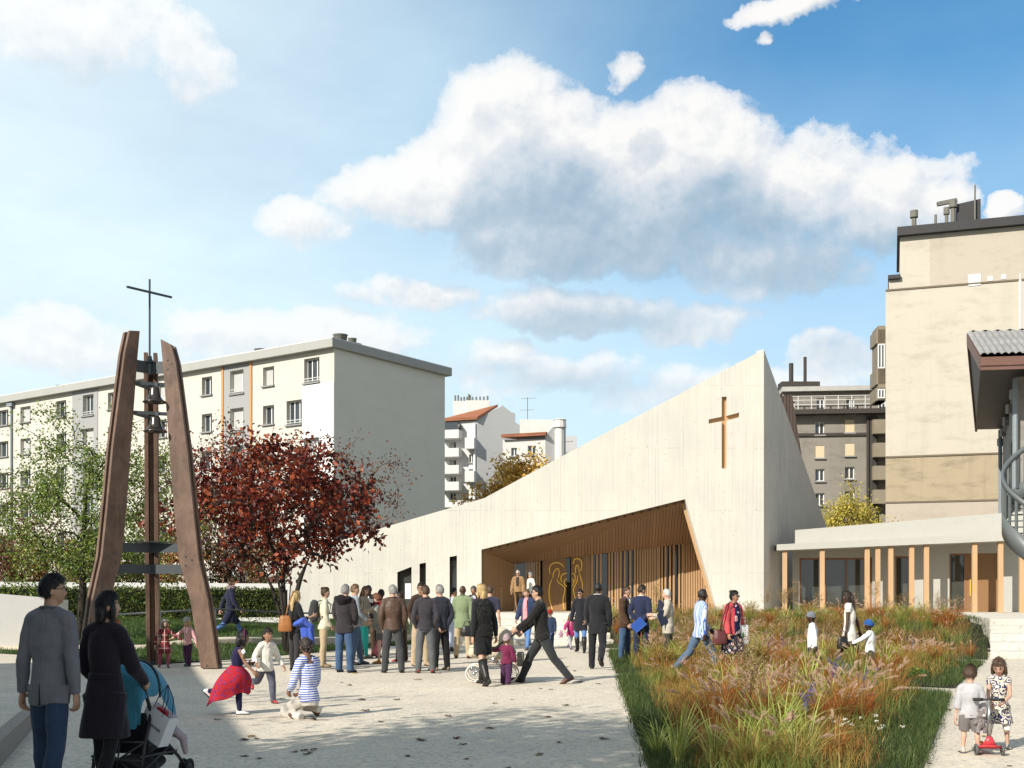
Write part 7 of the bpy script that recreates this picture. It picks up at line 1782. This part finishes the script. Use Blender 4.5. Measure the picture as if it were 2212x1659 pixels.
P(1756, 23.4, 1.27, -78, 'boy in a white long-sleeved shirt and grey cap walking left through the grass', skin='black', hair=('buzz','black'), top=shirt(C_WHT, hem=-.14, t=.014), bottom=tr(C_CHAR), legs=WALKL, arms=((-10,12,-2,4),(-16,12,10,4)), shoes=S_GREY, extras=(('cap', F_('grey_cap', (.30,.32,.36))),'glasses'))
P(1836, 22.9, 1.72, -66, 'woman with long wavy dark hair in white tunic and shorts leading a boy', 'f', skin='dark', hair=('wavy','dark'), head=(-10,-16), top=dict(m=C_OFFW, t=.020, hem=-.30, flare=.02, sleeve=.16, name='tunic'), bottom=tr(C_WHT, kind='shorts', len=.24, t=.012), legs=WALKL, feet=(0,24), arms=((4,12,8,6),(-22,22,-8,20)), shoes=S_BRN)
P(1880, 22.7, 1.12, -58, 'small boy in a white top and blue back-to-front cap holding the woman\'s hand', skin='black', hair=('buzz','black'), top=shirt(C_WHT, hem=-.12, t=.014), bottom=tr(C_CHAR), legs=WALKR, arms=((52,30,64,10),(-6,16,10,10)), shoes=S_WHT, extras=(('cap_back', F_('blue_cap', (.04,.16,.50))),))
# ---- children with the scooter
b1 = P(2096, 11.6, .885, 12, 'small boy in a grey long-sleeved top and grey shorts seen from behind by the scooter', head=(20,-16), hair=('short','brown'), skin='pale', top=shirt(C_GREYK, hem=-.22, sleeve=.72, t=.014), bottom=tr(C_GRSH, kind='shorts', len=.50, t=.020), arms=((-2,14,6,8),(2,16,16,6)), spread=(5,6), shoes=S_HITOP, curls=(35,70))
g1 = P(2158, 12.0, .95, 200, 'small girl in a dark floral damask dress standing with the red scooter', 'f', head=(12,-34), lean=5, hair=('bob','brown'), skin='fair', top=dict(m=C_DAM, t=.014, hem=-.60, flare=.04, sleeve=.16, name='dress'), bottom=tr(C_LEGW, kind='leggings', len=.62, t=.006), legs=((6,10),(-2,3)), spread=(6,10), arms=((22,10,62,-30),(24,8,62,-6)), curls=(80,80), shoes=plain('silver_sandal', (.40,.37,.33), .5))
# ---------------------------------------------------------------- things people carry and push
M_TUBE = plain('black_tube', (.022,.022,.024), .45, .1, 9, 0, spec=.5); M_CHROME = plain('chrome', (.6,.6,.6), .18, .05, 9, 0, metal=.9); M_TYRE = plain('tyre', (.02,.02,.02), .8, .1, 9, 0); M_WTYRE = plain('white_tyre', (.72,.66,.55), .7, .06, 9, 0)
M_BLUEF = F_('pushchair_blue', (.05,.22,.32), var=.2, fs=.5); M_CREAMF = F_('pram_cream', (.56,.50,.37), fs=.35); M_BLKF = F_('black_nylon', (.012,.012,.014)); M_PAPER = plain('white_paper', (.80,.80,.82), .6, .03, 6, .05)
def wheel(par, c, r, w, tyre, spokes=0, name='wheel', ax='x'):
    R = Matrix.Rotation(PI/2, 3, 'Y') if ax == 'x' else Matrix.Rotation(PI/2, 3, 'X')
    n = 28; mb = MB(); pts = [Vector(c)+R@Vector(((r-w/2)*math.cos(2*PI*i/n), (r-w/2)*math.sin(2*PI*i/n), 0)) for i in range(n+1)]
    mb.tube(pts, [(w*.55,w*.5)]*(n+1), 8)
    o = mb.build(name, tyre, par, True); h = MB()
    h.tube([Vector(c)+R@Vector((0,0,-w*.9)), Vector(c)+R@Vector((0,0,w*.9))], r*.16, 10)
    rim = [Vector(c)+R@Vector(((r-w*1.05)*math.cos(2*PI*i/n), (r-w*1.05)*math.sin(2*PI*i/n), 0)) for i in range(n+1)]; h.tube(rim, .006, 6)
    for i in range(spokes): a = 2*PI*i/spokes; h.tube([c, Vector(c)+R@Vector(((r-w)*math.cos(a), (r-w)*math.sin(a), 0))], .0025, 4)
    if not spokes: h.lathe([(r*.2,-w*.3),(r-w,-w*.25),(r-w,w*.25),(r*.2,w*.3)], c, 18, R=R)
    h.build('rim', M_CHROME if spokes else M_TUBE, o, True); return o
# ---- blue pushchair (forward is +y in its own space)
bx0, by0 = WX(268, 9.45), 9.45
bs = empty('pushchair', (bx0,by0,0), math.radians(-9), label='folding pushchair with a blue canopy and black frame pushed by the woman in black', cat='pushchair'); bs.scale = (.95,)*3
for s in (-1,1):
    fr = MB().tube([(s*.20,-.20,1.02),(s*.215,-.10,.94),(s*.22,-.02,.80),(s*.22,.18,.48),(s*.215,.62,.20),(s*.215,.74,.09)], .016, 8).tube([(s*.22,.06,.66),(s*.22,-.06,.40),(s*.22,-.16,.08)], .016, 8).tube([(s*.22,-.14,.30),(s*.22,.55,.27)], .012, 8).tube([(s*.22,-.15,.16),(s*.22,.42,.33)], .011, 6)
    fr.build('side_frame', M_TUBE, bs, True)
    MB().tube([(s*.20,-.27,1.035),(s*.20,-.20,1.02),(s*.212,-.12,.955)], .023, 10).build('handle', plain('foam_grip', (.03,.03,.03), .8), bs, True)
    for c in ((s*.22,.76,.085),(s*.22,-.17,.085)):
        for q in (-.03,.03): wheel(bs, (c[0]+q, c[1], c[2]), .085, .03, M_TYRE)
cr = MB()
for z, y in ((.12,-.16),(.27,-.14),(.42,-.07)): cr.tube([(-.22,y,z),(.22,y,z)], .011, 8)
cr.tube([(-.22,-.15,.12),(.22,-.07,.42)], .010, 6).tube([(.22,-.15,.12),(-.22,-.07,.42)], .010, 6).tube([(0,-.15,.12),(0,-.07,.42)], .009, 6); cr.build('cross_brace', M_TUBE, bs, True)
sm_ = MB().prism([(-.19,0,.66),(.19,0,.66),(.19,.06,.36),(-.19,.06,.36)], (0,.05,0)).prism([(-.19,.06,.36),(.19,.06,.36),(.19,.42,.40),(-.19,.42,.40)], (0,0,-.06)).prism([(-.19,.42,.40),(.19,.42,.40),(.19,.56,.22),(-.19,.56,.22)], (0,.04,0)); link('seat', remesh(sm_, .012, 6, .006, 12, 3), M_BLKF, bs)
bk = MB().tube([(0,-.12,.17),(0,.15,.16),(0,.46,.20)], [(.20,.09),(.21,.11),(.18,.08)], 14, ref=(1,0,0)); link('basket', remesh(bk, .014, 5, .008, 11, 5), M_BLKF, bs)
# hood: a shell from the back panel over to the front, hanging lower at its front corners
def shell(secs, m, name, par, th=.008, amp=.006):
    vs = []; fs = []; n = len(secs[0])
    for s_ in secs: vs += [Vector(p) for p in s_]
    for i in range(len(secs)-1):
        for j in range(n-1): fs.append((i*n+j, i*n+j+1, (i+1)*n+j+1, (i+1)*n+j))
    vs = [v+Vector((mnoise.noise(v*9), mnoise.noise(v*9+Vector((5,0,0))), mnoise.noise(v*9+Vector((0,7,0)))))*amp for v in vs]
    o = MB().add(vs, fs).build(name, m, par, True); md = o.modifiers.new('s', 'SOLIDIFY'); md.thickness = th; sb = o.modifiers.new('b', 'SUBSURF'); sb.levels = sb.render_levels = 2; return o
def arch(y, z, w, h, lean, drop, n=11): return [(w*math.cos(PI*i/(n-1))*(1.0 if 0 < i < n-1 else 1), y+lean*math.sin(PI*i/(n-1)), z-drop*(abs(math.cos(PI*i/(n-1)))**3)+h*math.sin(PI*i/(n-1))**.8) for i in range(n)]
shell([arch(-.10,.56,.205,.02,0,.0), arch(-.12,.70,.215,.10,-.01,.02), arch(-.10,.84,.225,.20,-.02,.04), arch(.02,.86,.23,.25,0,.06), arch(.18,.84,.235,.26,.05,.05)], M_BLUEF, 'canopy', bs)
shell([arch(.19,.83,.237,.265,.055,.05), arch(.32,.80,.24,.25,.10,.10), arch(.45,.72,.235,.22,.14,.20), arch(.52,.66,.225,.17,.16,.24)], M_BLUEF, 'sun_flap', bs)
MB().tube(arch(.185,.835,.24,.272,.055,.05), .011, 6).build('canopy_hoop', M_TUBE, bs, True)
shell([[(-.19+.38*j/6, -.11+.02*math.sin(j), .86-.065*i) for j in range(7)] for i in range(6)], M_BLUEF, 'rear_panel', bs, amp=.012)
bl = MB().tube([(.05,.50,.42),(.17,.52,.44),(.25,.56,.36),(.27,.58,.22)], [(.05,.04),(.07,.05),(.06,.04),(.035,.02)], 12); o = link('blanket', remesh(bl, .010, 6, .012, 12, 9), C_LILAC, None); o.location = bs.location; o.rotation_euler = bs.rotation_euler; tag(o, 'folded grey blanket spilling over the front of the blue pushchair', 'blanket')
# paper bag on the right handle
Rb = Matrix.Rotation(math.radians(-9), 3, 'Z')
bagp = Vector((bx0,by0,0))+Rb@Vector((.20,.10,.41)); bg = empty('shopping_bag', bagp, 0, label='white paper shopping bag with mirrored black lettering hanging from the pushchair', cat='bag'); bg.rotation_euler = (0, math.radians(27), math.radians(-28))
b = MB(); w, d, h = .27, .11, .27
b.prism([(-w/2,-d/2,0),(w/2,-d/2,0),(w/2,-d/2,h),(-w/2,-d/2,h)], (0,.003,0)).prism([(-w/2,d/2,0),(w/2,d/2,0),(w/2,d/2,h),(-w/2,d/2,h)], (0,-.003,0)).prism([(-w/2,-d/2+.003,0),(-w/2,d/2-.003,0),(-w/2,d/2-.003,h),(-w/2,-d/2+.003,h)], (.003,0,0)).prism([(w/2,-d/2+.003,0),(w/2,d/2-.003,0),(w/2,d/2-.003,h),(w/2,-d/2+.003,h)], (-.003,0,0)).prism([(-w/2+.003,-d/2+.003,.001),(w/2-.003,-d/2+.003,.001),(w/2-.003,d/2-.003,.001),(-w/2+.003,d/2-.003,.001)], (0,0,.003))
b.build('bag_body', M_PAPER, bg)
for s in (-1,1): MB().tube([(-.06,s*d/2,h-.02),(-.07,s*.03,h+.10),(-.05,0,h+.21),(.03,s*.03,h+.12),(.06,s*d/2,h-.02)], .004, 6).build('cord_handle', plain('navy_cord', (.02,.02,.06), .7), bg, True)
MB().prism([(-.09,-.02,.2),(.06,-.02,.2),(.05,-.02,.285),(-.05,-.02,.275)], (0,.03,0)).build('tissue', C_REDS, bg)
def text(s, size, name, m, par, M, mirror=False, ext=.0008):
    cu = bpy.data.curves.new('t', 'FONT'); cu.body = s; cu.size = size; cu.extrude = ext; cu.align_x = 'CENTER'; cu.align_y = 'CENTER'
    o = bpy.data.objects.new('t', cu); COL.objects.link(o); me = bpy.data.meshes.new_from_object(o.evaluated_get(bpy.context.evaluated_depsgraph_get())); bpy.data.objects.remove(o)
    if mirror: me.transform(Matrix.Diagonal((-1,1,1,1)))
    q = link(name, me, m, par); q.matrix_local = M; return q
M_INK = plain('black_print', (.01,.01,.012), .5, 0, 5, 0)
text('samsonite', .047, 'lettering', M_INK, bg, Matrix.Translation((0,-d/2-.002,.13))@Matrix.Rotation(PI/2, 4, 'X'), True)
# ---- cream pram
px0, py0 = WX(1066, 21.15), 21.15
pr = empty('pram', (px0,py0,0), math.radians(88), label='cream hooded pram with white spoked wheels and a chrome chassis', cat='pram')
for s in (-1,1):
    for y in (.34,-.30): wheel(pr, (s*.24, y, .165), .165, .032, M_WTYRE, 14)
c = MB()
for s in (-1,1): c.tube([(s*.22,.34,.165),(s*.20,.10,.30),(s*.20,-.10,.30),(s*.22,-.30,.165)], .010, 8).tube([(s*.20,.22,.25),(s*.20,-.22,.62)], .011, 8).tube([(s*.20,-.18,.25),(s*.20,.24,.60)], .011, 8)
c.tube([(-.24,.34,.165),(.24,.34,.165)], .009, 8).tube([(-.24,-.30,.165),(.24,-.30,.165)], .009, 8).tube([(-.2,.02,.43),(.2,.02,.43)], .010, 8); c.build('chassis', M_CHROME, pr, True)
h = MB()
for s in (-1,1): h.tube([(s*.21,.02,.60),(s*.22,-.36,.86),(s*.21,-.62,1.03)], .014, 8)
h.tube([(-.21,-.62,1.03),(.21,-.62,1.03)], .017, 10); h.build('handle', M_TUBE, pr, True)
bd = MB().tube([(0,.46,.56),(0,.40,.55),(0,.0,.53),(0,-.34,.57),(0,-.40,.60)], [(.06,.06),(.17,.11),(.20,.14),(.18,.12),(.07,.06)], 18, ref=(1,0,0)); link('carrycot', remesh(bd, .012, 6, .004, 10, 2), M_CREAMF, pr)
shell([arch(-.36,.62,.19,.10,0,0), arch(-.33,.64,.20,.25,-.04,0), arch(-.18,.65,.205,.36,-.04,0), arch(-.02,.65,.205,.38,0,0), arch(.12,.65,.205,.34,.06,0), arch(.20,.64,.20,.26,.10,0)], M_CREAMF, 'hood', pr, amp=.004)
MB().box((0,-.50,.42), (.28,.13,.26)).build('storage_bag', F_('bag_grey', (.22,.22,.18)), pr, bevel=.03)
ap = MB().tube([(0,.44,.64),(0,.25,.67),(0,.08,.68)], [(.10,.03),(.19,.05),(.19,.04)], 14, ref=(1,0,0)); link('apron', remesh(ap, .012, 5, .006, 10, 4), M_CREAMF, pr)
# ---- scooter
sx0, sy0 = WX(2131, 11.55), 11.55
sc = empty('scooter', (sx0,sy0,0), math.radians(172), label='red three-wheeled child scooter with a grey pole and black grips', cat='scooter')
M_RED = plain('red_plastic', (.50,.04,.05), .35, .06, 9, 0, spec=.5)
dk = MB().prism([(-.05,-.24,.055),(.05,-.24,.055),(.06,.0,.055),(.12,.10,.07),(.05,.15,.09),(-.05,.15,.09),(-.12,.10,.07),(-.06,0,.055)], (0,0,.022)); dk.build('deck', M_RED, sc, bevel=.008)
MB().tube([(0,.09,.075),(0,.11,.14),(0,.115,.19)], [(.09,.03),(.05,.03),(.026,.024)], 12, ref=(1,0,0)).build('front_shell', M_RED, sc, True)
for s in (-1,1): wheel(sc, (s*.125,.105,.058), .058, .026, plain('grey_rubber', (.10,.10,.095), .7))
wheel(sc, (0,-.27,.04), .04, .024, M_TYRE)
MB().tube([(0,-.31,.045),(0,-.30,.085),(0,-.24,.098),(0,-.19,.075)], [(.03,.006)]*4, 8, ref=(1,0,0)).build('rear_brake', plain('orange_plastic', (.60,.20,.02), .4), sc, True)
MB().tube([(0,.115,.17),(0,.10,.36),(0,.085,.55)], .015, 10).build('pole', plain('brushed_metal', (.36,.36,.35), .3, .08, 20, 0, metal=.7), sc, True)
MB().tube([(-.14,.085,.555),(.14,.085,.555)], .011, 8).build('handlebar', M_TUBE, sc, True)
for s in (-1,1): MB().tube([(s*.055,.085,.555),(s*.15,.085,.555)], .017, 10).build('grip', plain('foam_grip', (.03,.03,.03), .8), sc, True)
text('micro', .040, 'lettering', M_INK, sc, Matrix.Translation((0,.119,.37))@Matrix.Rotation(math.radians(5), 4, 'X')@Matrix.Rotation(PI, 4, 'Z')@Matrix.Rotation(PI/2, 4, 'X')@Matrix.Rotation(PI/2, 4, 'Z'))
# ---- soft toys
def teddy(px, py, Y, m, label):
    z = WZ(py, Y); o = empty('soft_toy', (WX(px,Y), Y, z), .3, label=label, cat='toy')
    t = MB().ball((0,0,0), (.05,.04,.06)).ball((0,0,.085), (.045,.042,.042)).ball((-.035,0,.125), .018).ball((.035,0,.125), .018).tube([(-.03,0,-.03),(-.045,-.01,-.10)], [.024,.022], 8).tube([(.03,0,-.03),(.045,-.01,-.10)], [.024,.022], 8).tube([(-.04,0,.03),(-.085,0,-.01)], .018, 8).tube([(.04,0,.03),(.085,0,.01)], .018, 8)
    link('body', remesh(t, .007, 3, .003, 40, 1), m, o); MB().ball((0,-.045,.08), (.018,.012,.014)).build('snout', C_OFFW, o, True)
M_TEDDY = F_('teddy_grey', (.30,.26,.26), fold=60, fs=1.0)
teddy(2119, 1562, 11.55, M_TEDDY, 'grey plush toy dangling from the hand of the small boy')
teddy(1212, 1371, 33.9, F_('teddy_pink', (.40,.22,.30), fold=60), 'pink and grey plush toy held between the two children by the steps')
# ---- lolly
lp = world_pt(CAST['run'], CAST['run']['A'][1][2])
lo = empty('lollipop', W(526,1408,15.25), 0, label='white lollipop on a stick in the hand of the running girl', cat='lollipop')
MB().ball((0,0,0), (.028,.018,.034)).build('sweet', M_PAPER, lo, True); MB().tube([(.01,0,.05),(0,0,0),(-.02,0,-.10)], .004, 6).build('stick', plain('stick_wood', (.5,.33,.15), .7), lo)
# ---- bags
def bag(px, py, Y, w, h, d, m, label, strap=None, name='handbag', rz=0.0, handles=True):
    o = empty(name, (WX(px,Y), Y, WZ(py,Y)), rz, label=label, cat='bag')
    b = MB().tube([(0,0,-h/2),(0,0,-h*.42),(0,0,-h*.1),(0,0,h*.3),(0,0,h*.5)], [(w*.40,d*.4),(w*.5,d*.5),(w*.5,d*.5),(w*.40,d*.36),(w*.30,d*.18)], 16, ref=(1,0,0)); link('bag_body', remesh(b, .012, 5, .006, 10, 2), m, o)
    if handles: MB().tube([(-w*.25,0,h*.45),(-w*.2,0,h*.8),(0,0,h*.95),(w*.2,0,h*.8),(w*.25,0,h*.45)], .010, 6).build('bag_handle', m, o, True)
    if strap: MB().tube([Vector(p)-o.location for p in strap], [(.016,.006)]*len(strap), 6).build('shoulder_strap', m, o, True)
    return o
M_TAN = plain('tan_leather', (.30,.12,.035), .45, .2, 8, .3, 40); M_MARO = plain('oxblood_leather', (.10,.03,.03), .4, .2, 8, .3, 40); M_BLKL = plain('black_bag_leather', (.015,.015,.016), .4, .2, 8, .2, 40)
bag(616, 1347, 24.0, .30, .34, .12, M_TAN, 'tan leather shoulder bag on the strap of the blond woman', [W(616,1338,24.0), W(622,1310,24.0), W(634,1276,24.05), W(644,1282,24.2)], handles=False)
bag(1009, 1363, 27.6, .32, .26, .13, M_BLKL, 'black leather handbag between the green blazer and the blond woman')
bag(1555, 1376, 22.5, .30, .30, .14, M_MARO, 'oxblood leather handbag at the side of the woman in coral', [W(1556,1362,22.45), W(1560,1340,22.45), W(1571,1306,22.5), W(1578,1300,22.7)], handles=False)
bag(1820, 1388, 22.7, .22, .26, .10, M_BLKL, 'small dark bag hanging from the hand of the woman in white')
tb_ = empty('tote_bag', W(1606,1371,22.7), .5, label='white cloth tote bag with a green sprig beside the floral dress', cat='bag')
MB().prism([(-.14,0,-.19),(.14,0,-.19),(.13,0,.19),(-.13,0,.19)], (0,.03,0)).build('bag_body', C_WHT, tb_, bevel=.01)
MB().tube([(-.07,.015,.18),(-.06,.015,.34),(.06,.015,.34),(.07,.015,.18)], .008, 6).build('bag_handle', C_WHT, tb_); MB().prism([(-.02,-.004,-.08),(.03,-.004,-.02),(.0,-.004,.06),(-.03,-.004,.0)], (0,.003,0)).build('sprig', plain('green_print', (.05,.25,.04), .8), tb_)
def rucksack(inf, label, m):
    q = inf['T'](0, -.085*inf['G']-.07, inf['tor']*.55); o = empty('rucksack', world_pt(inf, q), -math.radians(inf['face']), label=label, cat='rucksack')
    b = MB().tube([(0,0,-.24),(0,-.01,-.20),(0,-.02,0),(0,0,.18),(0,.02,.24)], [(.10,.07),(.16,.10),(.165,.11),(.13,.09),(.07,.05)], 16, ref=(1,0,0)).tube([(0,-.09,-.16),(0,-.10,-.05),(0,-.08,.03)], [(.10,.04),(.11,.05),(.08,.03)], 12, ref=(1,0,0)); link('pack', remesh(b, .013, 5, .007, 12, 3), m, o)
    for s in (-1,1): MB().tube([Vector((s*.08,.05,.2)), inf['T'](s*.075*inf['G'],.0,inf['tor']*1.01)-q, inf['T'](s*.085*inf['G'],.10*inf['G'],inf['tor']*.78)-q, inf['T'](s*.10*inf['G'],.085*inf['G'],inf['tor']*.5)-q, Vector((s*.12,.05,-.16))], [(.02,.008)]*5, 6).build('strap', m, o, True)
rucksack(CAST['cream'], 'dark grey rucksack on the back of the woman in the cream jacket', F_('rucksack_grey', (.035,.036,.038)))
rucksack(CAST['fair'], 'slim black rucksack on the back of the fair-haired man', M_BLKF)
jb = MB().tube([W(636,1350,23.95), W(655,1340,23.9), W(672,1352,23.95), W(676,1392,24.0)], [(.10,.05),(.13,.07),(.12,.06),(.07,.04)], 12).tube([W(655,1345,23.95), W(660,1375,23.95), W(668,1405,24.0)], [(.10,.05),(.10,.05),(.05,.03)], 10); o = link('draped_jacket', remesh(jb, .014, 5, .014, 10, 6), C_BLU, None); tag(o, 'bright blue jacket draped over the arm of the blond woman', 'jacket')
# ---- cane, folders, notes
MB().tube([W(1109,1283,45.35), W(1108,1278,45.3), W(1111,1275,45.3), W(1114,1300,45.35), Vector((WX(1117,45.3),45.3,.905))], .014, 8).build('x')
cn = bpy.data.objects['x']; cn.name = 'walking_stick'; cn.data.materials.append(plain('cane_wood', (.40,.22,.08), .5)); tag(cn, 'brown walking stick in the hand of the old man on the porch', 'walking stick')
M_FOLD = plain('blue_folder', (.03,.09,.36), .35, .05, 9, 0, spec=.5); M_FOLD2 = plain('navy_folder', (.012,.024,.07), .3, .05, 9, 0, spec=.6)
def folder(c, ang, tilt, m, label, name='folder', w=.23, h=.32, yaw=0.0):
    o = MB().box((0,0,0), (w,.012,h)).box((w*.5-.004,.0,0), (.012,.018,h*1.01)).build(name, m, None, bevel=.003); o.location = c; o.rotation_euler = (math.radians(tilt), math.radians(ang), math.radians(yaw)); tag(o, label, 'folder' if name == 'folder' else 'paper'); return o
folder(W(1379,1350,26.75), 48, 10, M_FOLD, 'bright blue folder held behind the back of the navy suit')
folder(W(1428,1312,26.2), 32, -20, M_FOLD2, 'open dark navy folder in the hands of the white-haired man', yaw=35)
folder(W(1431,1336,26.15), -25, 0, M_FOLD2, 'second dark folder hanging below the hand of the white-haired man', yaw=35)
folder(W(800,1297,29.9), 20, 30, M_PAPER, 'folded white notes in the hands of the man in black', 'notes', .15, .10)
# ---- swirling skirt of the running girl
i_ = CAST['run']; tz = i_['tor']; vs = []; n, m_ = 28, 9
for j in range(m_):
    f = j/(m_-1)
    for k in range(n):
        a = 2*PI*k/n; w = Vector((.074*i_['G']/1.75*1.75*math.cos(a)*.95, .062*i_['G']*math.sin(a), 0)); top_ = i_['T'](w.x*1.08, w.y*1.08, tz*.30)
        back = .5-.5*math.sin(a); hem = i_['P0']+Vector((math.cos(a)*(.13+.06*back), .17*math.sin(a)+.03-.24*back**2, -.25-.17*back**3+.025*math.sin(5*a)))
        p = top_.lerp(hem, f); bul = math.sin(PI*min(1, f*1.1))*.06; p += Vector((math.cos(a)*bul, math.sin(a)*bul, .015*math.sin(PI*f)))
        p += Vector((math.cos(a), math.sin(a), 0))*(.012*math.sin(9*a+f*2)*f); vs.append(p)
fs = [(j*n+k, j*n+(k+1)%n, (j+1)*n+(k+1)%n, (j+1)*n+k) for j in range(m_-1) for k in range(n)]
o = MB().add(vs, fs).build('skirt', C_REDSK, i_['root'], True); md = o.modifiers.new('s','SOLIDIFY'); md.thickness = .006; sb = o.modifiers.new('b','SUBSURF'); sb.levels = sb.render_levels = 1
for k in ('near', 'mid', 'far'):
    B = BEDS[k]; loop = B+B[:1]
    for kind, n in CNT[k].items():
        pts = scatter(B, n, lambda x, y: y > (9.0 if k == 'near' else 0) and edge_dist(x, y, loop) > (.7 if k != 'far' else .35) and keep_clear(x, y, kind == 'umbel'))
        for x, y in pts: place_clump(kind, x, y, RNG.uniform(.7,1.05)*(.85 if k == 'near' and kind != 'umbel' else .84), WHERE[k])
for px, py, s in ((1465,1668,.95),(1545,1672,1.0),(1600,1690,.85),(1660,1690,1.05),(1690,1665,1.0),(1740,1640,.8),(1420,1640,.7)):
    Y = EYE*F/(py-HY); place_clump('striped', WX(px, Y), Y, s*.85, WHERE['near'])
for px, py in ((1862,1645),): Y = EYE*F/(py-HY); place_clump('daisy', WX(px, Y), Y, 1., WHERE['near'])
# fallen leaves
LV = []
for q in range(4):
    mb = MB(); n = 11; v = [(0,0,.012)]
    for i in range(n*2):
        a = 2*PI*i/(n*2); r = (.085 if i % 2 else .045)*(1+.5*math.sin(a+q))*(.75+.5*RNG.random()); v.append((r*math.cos(a), r*math.sin(a)*.75, .006+.022*abs(math.sin(a*1.5+q))))
    mb.add(v, [(0,i+1,(i+1)%(n*2)+1) for i in range(n*2)]); mb.tube([(.04,0,.01),(.13,.01,.012)], .003, 4); LV.append(mb.mesh('fallen_leaf'))
LM = [('brown', plain('leaf_brown', (.11,.05,.02), .8, .3, 30)), ('ochre', plain('leaf_ochre', (.30,.18,.03), .8, .3, 30)), ('dark', plain('leaf_dark', (.045,.03,.018), .8, .3, 30)), ('green', plain('leaf_green', (.10,.12,.03), .8, .3, 30))]
LMESH = {}
def fall(px, py, k, s=1.0):
    Y = EYE*F/(py-HY); x = WX(px, Y); q = RNG.randrange(4); key = (q, k)
    if key not in LMESH: LMESH[key] = LV[q].copy(); LMESH[key].materials.append(LM[k][1])
    o = link('fallen_leaf', LMESH[key]); o.location = (x, Y, 0.0); o.rotation_euler = (0,0,RNG.random()*6.28); o.scale = (s,)*3
    lab = f'curled {LM[k][0]} fallen leaf lying on the pale plaza paving'; tag(o, lab, 'leaf', lab.replace('leaf', 'leaves'))
for px, py, k in ((655,1622,2),(668,1626,1),(640,1625,0),(660,1630,2),(676,1620,0),(540,1592,1),(530,1600,2),(556,1597,3),(757,1481,0),(784,1513,2),(793,1536,0),(860,1512,0),(968,1548,0),(982,1596,0),(1004,1609,2),(1160,1632,1),(1167,1630,0),(1209,1605,0),(1184,1550,0),(1190,1490,1),(1170,1488,0),(1220,1525,3),(1070,1520,1),(1060,1575,0),(905,1600,0),(820,1560,2),(1300,1597,0),(1250,1474,0),(1290,1478,2),(1105,1512,1),(680,1555,2),(610,1510,3),(480,1505,2),(470,1555,2),(525,1635,2),(560,1640,3),(900,1469,1),(1240,1450,0),(1225,1441,1),(950,1455,0),(770,1455,1),(740,1475,0),(1010,1640,0),(880,1635,2),(1100,1660,0),(2050,1535,0),(2130,1592,1),(2010,1650,0),(2180,1655,2)): fall(px, py, k, RNG.uniform(.6,1.1)*(.6 if py > 1600 else .85))
